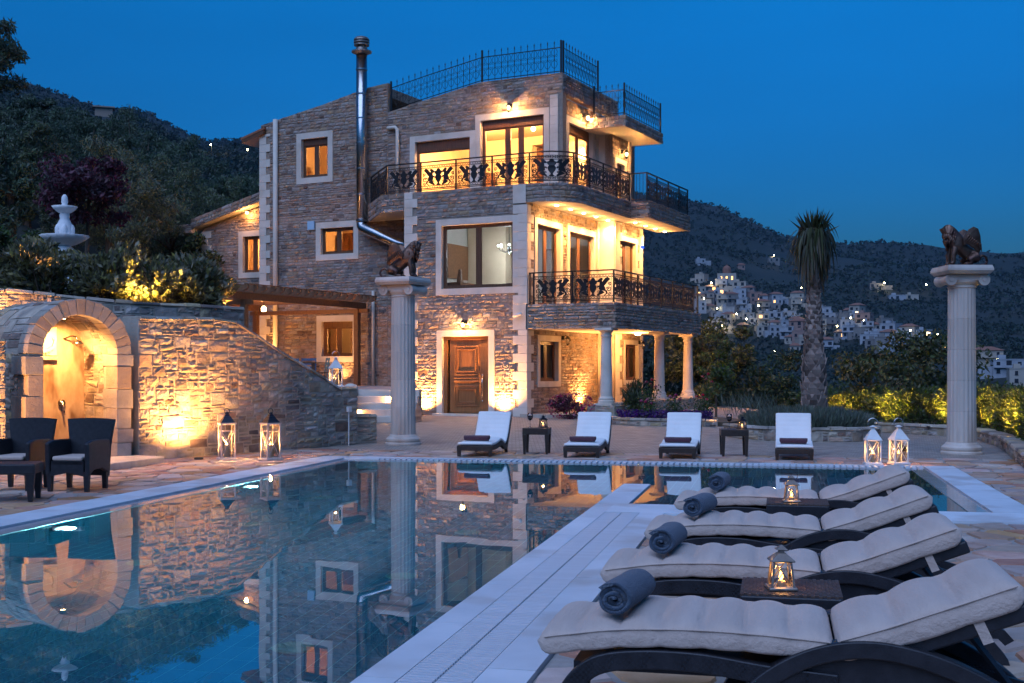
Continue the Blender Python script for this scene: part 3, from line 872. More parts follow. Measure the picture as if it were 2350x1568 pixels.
# tiled eave at the far left of the tall block
ev = MB(); ev.ext([(-11.95,9.36),(-11.0,9.62),(-11.0,9.5),(-11.95,9.24)], lambda a,b,d: (a,d,b), 1.75, 8.0)
eo = ev.build('eave', m_wood, villa)
for k in range(14):
    b = MB(); t = 1.78+k*.2
    b.ext([(-12.02,9.37),(-10.98,9.66),(-10.98,9.74),(-12.02,9.45)], lambda a,b_,d: (a,d,b_), t, t+.185); b.build('roof_tile', m_tile_roof, eo)

# plain rendered return where the wall steps out
r = MB(); r.box(.02,5.2,0,.60,5.46,6.23); r.box(.12,5.0,6.7,.6,5.2,9.0); r.build('return_wall', m_cream, villa)

# quoins: alternating long and short dressed blocks
def quoins(s, t, z0, z1, sx, lf=.42, sh=.25, lr=.40, sr=.22, h=.262, left=False):
    z = z0; k = 0
    while z < z1-.08:
        hh = min(h, z1-z); w = lf if k % 2 == 0 else sh; w2 = sr if k % 2 == 0 else lr
        b = MB()
        if left: b.box(s-.045, t-.045, z+.002, s+w, t+.2, z+hh-.002)
        else:
            b.box(s-w, t-.045, z+.002, s+.045, t-.001, z+hh-.002); b.box(s+.001, t+.0, z+.002, s+.045, t+w2, z+hh-.002)
        b.build('quoin', m_cream, villa, bevel=.006, seg=1)
        z += hh; k += 1
quoins(-4.1,0,0,6.76,0,left=True)
quoins(0,0,0,2.52,0); quoins(0,0,3.27,6.2,0)
b = MB(); b.box(-.42,-.043,2.522,.0,-.001,3.268); b.build('quoin', m_cream, villa)
b = MB(); b.box(-.42,-.043,6.2,.0,-.001,6.74); b.build('quoin', m_cream, villa)
quoins(-11.22,1.9,.5,9.5,0,left=True)
quoins(-15.25,3.5,.5,6.6,0,left=True)
quoins(.1,1.9,6.72,9.72,0,lf=.23,sh=.23,lr=.42,sr=.25)
def squoins(s, t0, z0, z1, w1, w2, up):
    z = z0; k = 0
    while z < z1-.05:
        hh = min(.262, z1-z); w = w1 if k % 2 else w2
        b = MB()
        if up: b.box(s+.002, t0, z+.002, s+.042, t0+w, z+hh-.002)
        else: b.box(s+.002, t0-w, z+.002, s+.042, t0, z+hh-.002)
        b.build('quoin', m_cream, villa); z += hh; k += 1
squoins(.615,5.2,0,2.54,.55,.35,True); squoins(.615,5.2,3.26,6.2,.55,.35,True); squoins(.615,7.67,0,2.54,.2,.12,False)
squoins(.615,7.67,3.26,6.2,.46,.3,False); squoins(.615,6.57,6.72,9.0,.25,.15,False); squoins(.1,5.0,6.72,9.7,.25,.18,False)

# windows: frame mesh with surround, panes, curtains as pieces of the window
def window(f, out, sw=.2, mull=1, sill=True, shutter=0.0, curtain=0, door=False, grain=m_wood, fr=.06, dd=-.13, prop=None):
    o0,o1,p0,p1 = out
    i0, i1, q1 = o0+sw, o1-sw, p1-sw
    q0 = p0+(sw if sill else 0)
    b = MB(); x0,x1 = dd-.03, dd+.03
    b.mbox(f,i0,i0+fr,q0,q1,x0,x1); b.mbox(f,i1-fr,i1,q0,q1,x0,x1); b.mbox(f,i0+fr,i1-fr,q1-fr-shutter,q1,x0,x1+.02*(shutter>0)); b.mbox(f,i0+fr,i1-fr,q0,q0+fr,x0,x1)
    n = mull+1; W = (i1-i0-2*fr); cuts = prop or [k/n for k in range(1,n)]
    edges = [0]+cuts+[1]
    zt = q1-fr-shutter
    for c in cuts: b.mbox(f,i0+fr+W*c-.05,i0+fr+W*c+.05,q0+fr,zt,x0-.005,x1-.005)
    w = b.build('window' if not door else 'glazed_door', grain, villa, bevel=.004, seg=1)
    s = MB()
    s.mbox(f,o0,i0,p0,p1,-.25,.035); s.mbox(f,i1,o1,p0,p1,-.25,.035); s.mbox(f,i0,i1,q1,p1,-.25,.035)
    if sill: s.mbox(f,i0,i1,p0,q0,-.25,.035)
    s.build('surround', m_cream, w)
    for k in range(n):
        a0 = i0+fr+W*edges[k]+(.05 if k else 0); a1 = i0+fr+W*edges[k+1]-(.05 if k < n-1 else 0)
        g = MB(); sf = .045
        g.mbox(f,a0,a0+sf,q0+fr,zt,dd-.018,dd+.018); g.mbox(f,a1-sf,a1,q0+fr,zt,dd-.018,dd+.018); g.mbox(f,a0+sf,a1-sf,q0+fr,q0+fr+sf,dd-.018,dd+.018); g.mbox(f,a0+sf,a1-sf,zt-sf,zt,dd-.018,dd+.018)
        g.build('sash', grain, w)
        g = MB(); g.add([f(a0+sf,q0+fr+sf,dd),f(a1-sf,q0+fr+sf,dd),f(a1-sf,zt-sf,dd),f(a0+sf,zt-sf,dd)], [(0,1,2,3)])
        g.build('pane', m_pane, w)
    if curtain:
        for side in (0,1):
            if not curtain & (1 << side): continue
            cw = (i1-i0)*.26; a = i0+.02 if side == 0 else i1-.02-cw
            g = MB(); N_ = 28
            vs = []; fs = []
            for k in range(N_+1):
                aa = a+cw*k/N_; d = -.36+.03*math.sin(k*1.35)
                vs += [f(aa,q0-.02,d), f(aa,q1-.05,d*.98)]
            fs = [(2*k,2*k+2,2*k+3,2*k+1) for k in range(N_)]
            g.add(vs, fs); g.build('curtain', m_curtain, w, smooth=True)
    return w
m_curtain = mat('curtain_cloth', (0.62,0.40,0.22), (0.70,0.47,0.27), scale=8, rough=0.9, transl=0.45)
f0, fW, fC = fpl(0), fpl(1.9), fpl(3.5)
window(f0, BIG, sw=.19, mull=1)
window(fW, W1_, curtain=2, shutter=.16); window(fW, W2_); window(fW, W3_, curtain=3, shutter=.13)
window(fW, W4_, sw=.19, mull=0, shutter=.26, curtain=0)
window(fW, W5_, sw=.19, mull=2, sill=False, shutter=.2, door=True, prop=[.40,.62])
window(fC, W6_, curtain=1)
window(spl(0), W7_, sw=.17); window(spl(0), W8_, sw=.18, sill=False, door=True, mull=1); window(spl(0), W9_, sw=.19, sill=False, door=True, mull=1)
window(spl(.615), WA_, sw=.15); window(spl(.615), WB_, sw=.16, sill=False, door=True)
window(spl(.1), WC_, sw=.2, sill=False, shutter=.2, door=True); window(spl(.615), WD_, sw=.16, shutter=.2)

# front door
b = MB()
b.mbox(f0,-2.62,-1.30,.08,2.34,-.17,-.11)
dr = b.build('door', m_door, villa, bevel=.004)
s = MB()
s.mbox(f0,-3.0,-2.81,-.0,2.54,-.25,.04); s.mbox(f0,-1.23,-1.04,-.0,2.54,-.25,.04); s.mbox(f0,-2.81,-1.23,2.36,2.54,-.25,.04); s.build('surround', m_cream, dr)
s = MB(); s.mbox(f0,-2.81,-2.70,.06,2.36,-.18,-.07); s.mbox(f0,-1.34,-1.23,.06,2.36,-.18,-.07); s.mbox(f0,-2.70,-1.34,2.26,2.36,-.18,-.07); s.build('door_frame', m_door, dr, bevel=.006)
for (z0,z1,a0,a1) in ((1.20,2.08,-2.45,-1.62),(.28,.90,-2.45,-1.62)):
    for ins, d in ((0,.03),(.05,.018),(.10,.035)):
        s = MB(); w_ = .035
        s.mbox(f0,a0+ins,a0+ins+w_,z0+ins,z1-ins,-.112,-.11+d); s.mbox(f0,a1-ins-w_,a1-ins,z0+ins,z1-ins,-.112,-.11+d)
        s.mbox(f0,a0+ins+w_,a1-ins-w_,z0+ins,z0+ins+w_,-.112,-.11+d); s.mbox(f0,a0+ins+w_,a1-ins-w_,z1-ins-w_,z1-ins,-.112,-.11+d)
        s.build('door_moulding', m_door, dr, bevel=.008)
s = MB(); s.mbox(f0,-2.46,-1.61,1.0,1.05,-.112,-.075); s.mbox(f0,-2.46,-1.61,1.1,1.13,-.112,-.08); s.build('door_rail', m_door, dr, bevel=.008)
s = MB(); s.tube([(-1.47,.09-.0,1.12),(-1.47,.03,1.1),(-1.47,.01,.95),(-1.46,.03,.8),(-1.47,.01,.65),(-1.47,.04,.5)],[.018,.022,.03,.02,.03,.018],8); s.ball((-1.47,.05,1.2),.035); s.ball((-1.47,.05,.44),.03)
s.build('handle', m_brass, dr, smooth=True)
s = MB(); s.box(-3.0,-.30,-.02,-1.0,.0,.06); s.build('doorstep', m_cream, dr, bevel=.01)
# portico floor step
s = MB(); s.prism([(.05,-.32),(3.2,-.35),(3.1,8.0),(.05,8.0)], -.05, .07); s.build('portico_floor', m_rmortar, villa)
s = MB(); s.box(-.0,-.42,-.05,2.4,-.36,.10); s.build('portico_kerb', m_rmortar, villa)

# rooms seen through the windows
def room(s0,s1,t0,t1,z0,z1,m,right=False,floor=None):
    b = MB()
    v = [(s0,t0,z0),(s1,t0,z0),(s1,t1,z0),(s0,t1,z0),(s0,t0,z1),(s1,t0,z1),(s1,t1,z1),(s0,t1,z1)]
    fs = [(4,5,6,7),(2,3,7,6),(3,0,4,7)] + ([] if right else [(1,2,6,5)])
    b.add(v, fs); b.build('interior_wall', m, villa)
    b = MB(); b.add([(s0,t0,z0),(s1,t0,z0),(s1,t1,z0),(s0,t1,z0)], [(0,1,2,3)]); b.build('interior_floor', floor or m_flag, villa)
room(-5.6,-.16,2.16,6.0,6.74,9.4,m_inwall,True)
room(-3.84,-.26,.27,5.0,3.24,6.2,m_inwhite,True)
room(-2.4,.34,5.24,7.3,3.24,6.2,m_inwhite,True)
room(-2.4,.34,5.24,6.4,6.74,8.95,m_inwall,True)
room(-10.8,-6.7,2.17,4.6,7.0,9.5,m_inwall); room(-9.6,-6.6,2.17,4.2,4.4,6.6,m_inwall); room(-9.6,-6.6,2.17,4.2,.9,3.4,m_inwall); room(-14.9,-11.4,3.77,5.6,4.1,6.55,m_inwall)
room(-3.8,-.26,.27,5.0,.1,2.5,m_inwall,True); room(-2.4,.34,5.24,7.3,.1,2.5,m_inwall,True)
# a wardrobe, picture and sideboard that show inside
b = MB(); b.box(-1.5,4.2,3.26,-.5,4.95,5.3); b.build('wardrobe', m_wood, villa, bevel=.02)
b = MB(); b.box(-3.7,1.4,3.26,-3.0,2.6,4.1); b.tube([(-3.35,2.0,4.1),(-3.35,2.0,4.55)],[.12,.05],10); b.build('sideboard', m_wood, villa, bevel=.01)
b = MB(); b.box(-3.80,3.3,3.26,-2.4,4.98,6.15); b.build('alcove', m_inwall, villa)
b = MB(); b.box(-3.82,2.0,4.3,-3.78,3.6,5.4); b.build('picture', m_pergola, villa)
b = MB(); b.box(-2.6,5.6,6.76,-1.4,5.97,8.9); b.build('wardrobe', m_wood, villa, bevel=.02)

for (x0,x1,y0,z0,z1) in ((-9.4,-8.5,4.0,4.45,6.2),(-7.6,-6.9,4.05,4.45,5.6),(-9.5,-8.9,3.9,7.05,8.9),(-8.0,-7.4,3.9,.95,2.6),(-13.0,-12.2,5.2,4.15,5.9),(-4.9,-4.1,5.6,6.76,8.2)):
    b = MB(); b.box(x0,y0,z0,x1,y0+.18,z1); b.box(x0+.05,y0-.02,z0+.1,(x0+x1)/2-.02,y0,z1-.08); b.box((x0+x1)/2+.02,y0-.02,z0+.1,x1-.05,y0,z1-.08); b.build('cabinet', m_pergola, villa)
def inside(name, label, loc, e, colr, globe=.09, bm=None, lr=.05):
    t = thing(name, label, 'ceiling lamp', HW(*loc))
    b = MB(); b.ball((0,0,0), globe, 12); b.build('globe', bm or m_bulbw, t, smooth=True)
    b = MB(); b.tube([(0,0,globe*.8),(0,0,globe*.8+.22)],.012,6); b.build('rod', m_brass, t)
    lamp('room_light', (0,0,-globe-.03), e*1.3, colr, lr, t)
inside('ceiling_lamp','glowing ball lamp seen through the top balcony door',(-1.45,3.4,9.08),150,WARM2,.075)
inside('ceiling_lamp','glowing ball lamp inside the wide top-floor window left of the balcony door',(-4.0,3.6,8.85),120,WARM2,.075)
inside('ceiling_lamp','warm lamp in the room behind the highest small window',(-8.3,4.0,9.2),34,WARM,.07)
inside('ceiling_lamp','warm lamp in the room behind the small middle-floor window',(-7.0,3.9,6.45),46,WARM,.07)
inside('ceiling_lamp','warm lamp in the room behind the pergola window',(-7.1,3.9,3.25),40,(1,.5,.18),.07)
inside('ceiling_lamp','warm lamp in the low left wing, behind its window',(-13.6,5.0,6.35),40,WARM,.07)
inside('ceiling_lamp','lamp in the back room behind the far first-floor balcony door',(-.8,6.4,6.0),40,WARM2,.07)
inside('ceiling_lamp','lamp in the back room behind the far top-floor window',(-.8,5.9,8.75),30,WARM2,.07)
t = thing('chandelier', 'glass chandelier with cool white bulbs behind the big window', 'chandelier', HW(-1.75,2.3,5.2))
b = MB(); b.tube([(0,0,.95),(0,0,0)],.012,6); b.lathe([(.02,-.2),(.06,-.12),(.05,0),(.02,.1)],12)
for k in range(8):
    a = k*PI/4; b.tube([(0,0,-.08),(.15*math.cos(a),.15*math.sin(a),-.16),(.3*math.cos(a),.3*math.sin(a),-.08),(.34*math.cos(a),.34*math.sin(a),.02)],.009,5)
b.build('arms', m_steel, t)
for k in range(8):
    a = k*PI/4; b = MB(); b.ball((.34*math.cos(a),.34*math.sin(a),.05),.032,8); b.build('bulb', m_bulbc, t)
lamp('room_light',(0,0,-.22),26,(.78,.9,1.0),.06,t)

# steel flue and rain pipes
b = MB(); F0 = (-6.84,1.62)
b.lathe([(.18,6.2),(.18,11.72)],28,(F0[0],F0[1],0))
b.tube([(F0[0],F0[1],6.22),(F0[0],F0[1],6.1),(F0[0]+.06,F0[1]-.03,6.02),(F0[0]+.2,F0[1]-.05,5.95),(-5.25,1.25,5.42),(-4.7,1.4,5.24)],.17,20)
fl = b.build('flue_pipe', m_steel, villa, smooth=True)
b = MB()
for z in (6.25,7.1,7.95,8.8,9.6,10.4,11.2): b.lathe([(.185,z-.02),(.192,z-.02),(.192,z+.02),(.185,z+.02)],28,(F0[0],F0[1],0))
b.build('clamp_band', m_steel, fl)
b = MB()
b.lathe([(.20,11.70),(.33,11.76),(.33,11.80),(.2,11.84),(.19,11.9),(.14,11.9),(.14,12.0),(.25,11.98),(.25,12.03),(.2,12.05),(.26,12.07),(.26,12.12),(.2,12.14),(.26,12.16),(.25,12.2),(.2,12.25),(.05,12.3)],28,(F0[0],F0[1],0))
b.build('cowl', m_galv, fl, smooth=False)
def rainpipe(pts, r=.055):
    b = MB(); b.tube(pts, r, 12); o = b.build('rain_pipe', m_cream, villa, smooth=True)
rainpipe([(-10.52,1.80,.84),(-10.52,1.80,9.95)],.085)
rainpipe([(-5.95,1.8,9.23),(-5.65,1.79,9.23),(-5.57,1.79,9.15),(-5.57,1.79,6.75)],.06)
rainpipe([(-6.51,1.8,.84),(-6.51,1.8,3.95)],.05)
rainpipe([(.07,5.13,3.3),(.07,5.13,6.2)],.05)

# portico columns
def portico_column(s, t, z0, z1, cap=True):
    b = MB(); h = z1-z0
    b.lathe([(.24,0),(.24,.07),(.21,.09),(.215,.14),(.19,.17),(.175,.2),(.155,h*.6),(.142,h-.26),(.165,h-.25),(.165,h-.22),(.15,h-.2),(.16,h-.14),(.22,h-.07)],26,(s,t,z0))
    b.box(s-.25,t-.25,z1-.07,s+.25,t+.25,z1); b.box(s-.27,t-.27,z0-.06,s+.27,t+.27,z0+.0)
    o = b.build('portico_column', m_cream, villa, smooth=False)
portico_column(2.45,.12,.42,2.54); portico_column(2.45,4.4,.50,2.54); portico_column(2.45,7.15,.50,2.54)
pl = MB(); pl.box(2.05,-.28,-.05,2.85,.52,.35); plo = pl.build('plinth', m_rmortar, villa)
pst = []
rubble(pst, fpl(-.28), 2.05, 2.85, 0, .34); rubble(pst, spl(2.85), -.28, .52, 0, .34)
lw = MB(); lw.box(2.2,.6,-.6,2.7,8.0,.42)
lwo = lw.build('portico_wall', m_rmortar, villa)
rubble(pst, spl(2.7), .6, 8.0, -.05, .40)
pieces('rubble_stone', pst, m_rubble, plo, 120)

# ---- wrought iron balcony railings
RH = .90
def spiral(cx, cz, r0, turns, a0, sgn, n=22):
    return [(cx+r0*(1-.86*k/n)*math.cos(a0+sgn*2*PI*turns*k/n), 0, cz+r0*(1-.86*k/n)*math.sin(a0+sgn*2*PI*turns*k/n)) for k in range(n+1)]
def ornament_mesh(w):
    b = MB()
    k_ = (w-.10)/.92
    fy = lambda a, z, d: (a*k_, d, z)
    def bar(x0,z0,x1,z1,r=.008): b.tube([(x0,0,z0),(x1,0,z1)], r, 4)
    def tb(pts, r): b.tube([(x*k_,0,z) for x,z in pts], r, 4)
    bar(-w/2,.10,w/2,.10,.013); bar(-w/2,.79,w/2,.79,.011); bar(-w/2,.18,w/2,.18,.009); bar(-w/2,.71,w/2,.71,.009)
    n = max(6, int(w/.085)); n += n % 2
    for zz0, zz1 in ((.10,.18),(.71,.79)):
        for k in range(n):
            x0 = -w/2+w*k/n; x1 = -w/2+w*(k+1)/n
            bar(x0,zz0,x1,zz1,.006); bar(x0,zz1,x1,zz0,.006)
    # footed vase with a leafy top in the middle
    b.strip([(-.07,.19),(-.025,.235),(-.025,.27),(-.075,.35),(-.095,.43),(-.06,.50),(-.10,.54)],[(.07,.19),(.025,.235),(.025,.27),(.075,.35),(.095,.43),(.06,.50),(.10,.54)], fy, -.012, .012)
    b.strip([(-.09,.54),(-.12,.60),(-.06,.62),(-.03,.69)],[(.09,.54),(.12,.60),(.06,.62),(.03,.69)], fy, -.01, .01)
    for sg in (-1,1):
        q = lambda pts: [(sg*x, z) for x, z in pts]
        # rearing winged beast turned to the vase: body and haunch, neck and head, wing, fore and hind leg
        b.strip(q([(.15,.36),(.155,.44),(.17,.52),(.165,.58),(.135,.62)]), q([(.33,.30),(.30,.42),(.26,.50),(.235,.58),(.21,.66)]), fy, -.011, .011)
        b.strip(q([(.115,.585),(.13,.625),(.18,.675),(.23,.69)]), q([(.12,.56),(.165,.565),(.20,.59),(.25,.64)]), fy, -.011, .011)
        b.strip(q([(.21,.50),(.255,.60),(.31,.68),(.37,.70),(.42,.67)]), q([(.25,.44),(.31,.49),(.35,.55),(.39,.60),(.425,.63)]), fy, -.010, .010)
        b.strip(q([(.18,.47),(.12,.47),(.105,.43)]), q([(.18,.42),(.135,.43),(.12,.40)]), fy, -.010, .010)
        b.strip(q([(.18,.36),(.16,.28),(.10,.215)]), q([(.30,.28),(.23,.23),(.12,.185)]), fy, -.010, .010)
        b.strip(q([(.30,.33),(.33,.25),(.28,.205)]), q([(.35,.33),(.37,.25),(.29,.185)]), fy, -.010, .010)
        tb([(sg*x,z) for x,_,z in spiral(.395,.36,.070,1.5,PI*.9,-1)], .013)
        tb([(sg*x,z) for x,_,z in spiral(.41,.52,.050,1.4,-PI/2,1)], .012)
        tb([(sg*x,z) for x,_,z in spiral(.40,.235,.045,1.3,PI/2,-1)], .011)
        tb([(sg*x,z) for x,_,z in spiral(.145,.30,.035,1.2,0,1)], .009)
        tb([(sg*.46,.2),(sg*.455,.3),(sg*.462,.45),(sg*.455,.6),(sg*.46,.7)], .008)
    return b.mesh('railing_panel', m_iron)
pm = {}
post_me = MB(); post_me.box(-.02,-.02,0,.02,.02,RH+.0); post_me.box(-.028,-.028,0,.028,.028,.03); post_me = post_me.mesh('post', m_iron)
def railing(pts, z, plain=()):
    # pts: post positions in order
    b = MB(); bl = MB()
    for k, (p, q) in enumerate(zip(pts, pts[1:])):
        p = Vector((*p,0)); q = Vector((*q,0)); a = math.atan2(q.y-p.y, q.x-p.x); c = (p+q)/2; L_ = (q-p).length
        b.obox((c.x,c.y,z+RH), (L_+.045,.05,.035), a); bl.obox((c.x,c.y,z+.06), (L_+.02,.03,.02), a)
    r_ = b.build('balcony_railing', m_iron, villa)
    bl.build('bottom_rail', m_iron, r_)
    for k, p in enumerate(pts):
        o = link('post', post_me, r_); o.location = (p[0],p[1],z)
        if k < len(pts)-1:
            q = pts[k+1]; L_ = round(math.dist(p,q)-.04, 2)
            if L_ < .6:
                bb = MB(); n = max(2,int(L_/.11))
                for i in range(1,n): bb.tube([(-L_/2+L_*i/n,0,.06),(-L_/2+L_*i/n,0,.88)],.008,4)
                me = bb.mesh('bars', m_iron); nm = 'bars'
            else:
                if L_ not in pm: pm[L_] = ornament_mesh(L_)
                me = pm[L_]; nm = 'railing_panel'
            o = link(nm, me, r_); o.location = ((p[0]+q[0])/2,(p[1]+q[1])/2,z); o.rotation_euler = (0,0,math.atan2(q[1]-p[1],q[0]-p[0]))
railing([(-6.55,1.75),(-5.7,.9),(-4.85,.08),(-3.62,.08),(-2.39,.08),(-1.165,.08),(.06,.08)], 6.757)
# bowed corner panel
cpts = [(.06,.08),(.44,.09),(.76,.17),(1.0,.36),(1.17,.62)]
bb = MB()
cp = [(.06,.08),(.30,.075),(.52,.10),(.74,.165),(.93,.30),(1.08,.46),(1.19,.66)]
for zz, rr in ((RH,.022),(.79,.010),(.71,.008),(.18,.008),(.10,.012),(.06,.012)): bb.tube([(x,y,6.757+zz) for x,y in cp], rr, 6)
for k in range(len(cp)):
    pass
ro = bb.build('balcony_railing', m_iron, villa)
om = ornament_mesh(.86)
o = link('railing_panel', om, ro)
# bend the ornament to the bow
me2 = om.copy(); fmc, Lc = path_map(cp)
for v_ in me2.vertices:
    x, y, z_ = v_.co; p = fmc(max(0,min(Lc, Lc/2+x*Lc/.86)), z_, 0.0); v_.co = (p[0], p[1]-y*0, z_+6.757)
    v_.co.y -= y
o.data = me2
for k in range(3):
    for side in (0,1):
        l_ = .05+k*.07 if side == 0 else Lc-.05-k*.07
        p = fmc(l_,0,0); bb = MB(); bb.tube([(p[0],p[1],6.757+.1),(p[0],p[1],6.757+.79)],.007,4); bb.build('bar', m_iron, ro)
railing([(1.19,.68),(1.24,1.74),(1.24,2.78),(1.24,3.82),(1.24,4.93)], 6.757)
railing([(1.24,4.93),(1.84,4.93),(1.82,5.9),(1.80,7.04),(1.78,8.18),(1.77,9.1)], 6.757)
railing([(.08,.08),(.2,.08),(1.43,.08),(2.69,.08),(2.69,.92),(2.69,1.94),(2.69,2.95),(2.69,3.96),(2.69,4.97),(2.69,5.98),(2.69,6.98),(2.69,7.44)], 3.265)

# ---- spear-topped roof fence
pk = MB()
pk.tube([(0,0,-.02),(0,0,.86)],.009,5)
pk.lathe([(.004,.86),(.016,.88),(.008,.90),(.022,.93),(.003,1.0)],6)
for zz, sgz in ((.33,1),(.62,-1)):
    for sg in (-1,1):
        pk.tube([(sg*x,0,zz+sgz*z) for x,z in ((.0,-.17),(.06,-.13),(.10,-.05),(.085,.03),(.03,.06),(.005,.12))],.007,4)
        pk.tube([(sg*x,0,zz+sgz*z) for x,z in ((.085,.03),(.10,.08),(.075,.11),(.05,.085))],.006,4)
pk.lathe([(.008,.46),(.02,.475),(.008,.49)],6)
pk_me = pk.mesh('picket', m_iron)
def roof_fence(pts, posts=True):
    b = MB()
    for (x0,y0,z0),(x1,y1,z1) in zip(pts, pts[1:]):
        for dz, r in ((.06,.014),(.78,.014)): b.tube([(x0,y0,z0+dz),(x1,y1,z1+dz)], r, 4)
    for x,y,z in (pts if posts is True else [pts[i] for i in posts]):
        b.box(x-.024,y-.024,z-.05,x+.024,y+.024,z+1.0)
    r_ = b.build('roof_fence', m_iron, villa)
    for (x0,y0,z0),(x1,y1,z1) in zip(pts, pts[1:]):
        L_ = math.dist((x0,y0),(x1,y1)); n = max(2, round(L_/.22)); a = math.atan2(y1-y0,x1-x0)
        for k in range(0 if (x0,y0,z0) != pts[0] else 1,n):
            q = k/n; o = link('picket', pk_me, r_); o.location = (x0+(x1-x0)*q, y0+(y1-y0)*q, z0+(z1-z0)*q); o.rotation_euler = (0,0,a)
roof_fence([(-5.94,2.0,9.80),(-4.57,2.0,10.06),(-2.55,2.0,10.40),(.18,2.0,10.38)], (0,2,3))
roof_fence([(.22,2.08,10.38),(.22,4.75,10.38)])
roof_fence([(.4,4.02,9.38),(1.43,4.02,9.38),(1.43,7.28,9.38)])

# ---- fixtures on the villa: each is a thing of its own
def wall_sconce(label, loc, out, e, rz, lit=True, dark=False):
    t = thing('wall_sconce', label, 'wall lamp', HW(*loc), rz-HB, 'wall lamps on the villa')
    b = MB(); b.tube([(0,0,-.06),(0,0,.06)],.05,10); b.tube([(0,0,.0),(0,-.08,.07),(0,-.14,.04),(0,-.16,-.02)],.012,6); b.build('bracket', m_iron, t)
    b = MB(); b.lathe([(.02,.06),(.085,.0),(.09,-.015),(.02,.07)],6,(0,-.16,-.02)); b.lathe([(.05,-.2),(.055,-.19),(.02,-.24)],6,(0,-.16,0))
    for k in range(6):
        a = k*PI/3; b.tube([(.08*math.cos(a),-.16+.08*math.sin(a),-.03),(.052*math.cos(a),-.16+.052*math.sin(a),-.19)],.005,4)
    b.build('cage', m_iron, t)
    b = MB(); b.ball((0,-.16,-.09),.045 if lit else .03,10,1,1,1.3); b.build('bulb', m_bulbw if lit else m_white, t, smooth=True)
    if lit: lamp('sconce_light',(0,-.17,-.09),e*5.0,WARM2,.05,t)
wall_sconce('lit lantern above the top balcony doors, on the front',(-1.46,1.86,9.52),None,34,0)
wall_sconce('lit lantern above the glazed door on the top floor side wall',(.14,3.75,9.42),None,26,PI/2)
wall_sconce('lit lantern under the projecting roof slab, farthest on the top floor',(.66,5.75,8.55),None,24,PI/2)
wall_sconce('lit lantern cluster right above the brown front door',(-2.0,-.05,2.78),None,30,0)
wall_sconce('unlit iron lantern beside the first portico window',(.04,2.45,2.35),None,0,PI/2,False)
wall_sconce('unlit iron lantern beside the far portico window',(.66,7.3,2.3),None,0,PI/2,False)
for k, (s, t_) in enumerate([(.5,1.0),(.5,2.0),(.5,2.98),(.5,3.95),(.5,4.92),(1.04,5.95),(1.04,6.9),(1.04,7.85),(1.04,8.8)]):
    o_ = ['first','second','third','fourth','fifth','sixth','seventh','eighth','ninth'][k]
    t = thing('soffit_spotlight', o_+' recessed spotlight from the front under the upper balcony', 'spotlight', HW(s,t_,6.228), 0, 'spotlights under the upper balcony')
    b = MB(); b.lathe([(.075,-.012),(.075,0),(.05,0),(.05,-.012)],16); b.build('ring', m_white, t)
    b = MB(); b.lathe([(.062,-.004),(.060,-.02),(.04,-.038),(.005,-.045)],16); b.build('lens', m_bulbw, t, smooth=True)
    lamp('spot_beam',(0,0,-.06),80,WARM2,.03,t,'SPOT',(0,0,-1),150,.9); lamp('spot_spill',(0,0,-.16),4.0,WARM2,.03,t)
def uplight(label, loc, aim, e, cone=110, colr=WARM, group='uplights at the foot of the walls', h=0.0):
    t = thing('uplight', label, 'ground light', loc, 0, group)
    b = MB(); b.lathe([(.07,0),(.07,.03),(.055,.035),(.055,.02)],14); b.build('housing', m_blkmetal, t)
    b = MB(); b.lathe([(.05,.02),(.05,.026)],14); b.build('lens', m_spotlens, t)
    lamp('uplight_beam',(0,0,.06),e,colr,.04,t,'SPOT',aim,cone,1.0)
n_ = HW(0,1)[0]-HW(0,0)[0], HW(0,1)[1]-HW(0,0)[1]
uplight('bright uplight left of the front door', HW(-3.38,-.26,.0), (n_[0]*.07,n_[1]*.07,1), 250, 130)
uplight('bright uplight right of the front door', HW(-.72,-.26,.0), (n_[0]*.07,n_[1]*.07,1), 250, 130)
uplight('uplight on the stone wall inside the portico', HW(.24,3.75,.07), (-.08,0,1), 190, 130)
uplight('uplight at the left corner of the villa behind the pergola', HW(-10.9,1.55,.85), (n_[0]*.08,n_[1]*.08,1), 120)
uplight('uplight under the pergola window behind the wall-top lantern', HW(-7.7,1.62,.85), (n_[0]*.15,n_[1]*.15,1), 36)
uplight('uplight at the foot of the small middle windows', HW(-6.9,1.45,.85), (n_[0]*.06,n_[1]*.06,1), 260, 130)
t = thing('portico_lamp', 'round ceiling lamp under the portico soffit', 'ceiling lamp', HW(1.5,5.0,2.54))
b = MB(); b.lathe([(.1,0),(.1,-.04),(.06,-.07)],16); b.build('globe', m_bulbw, t); lamp('portico_light',(0,0,-.12),50,WARM,.08,t)
t = thing('portico_lamp', 'round lamp under the eave of the low left wing', 'ceiling lamp', HW(-13.0,3.3,7.1))
b = MB(); b.lathe([(.06,0),(.06,-.04),(.04,-.06)],12); b.build('globe', m_bulbw, t); lamp('eave_light',(0,-.05,-.1),8,WARM,.06,t)
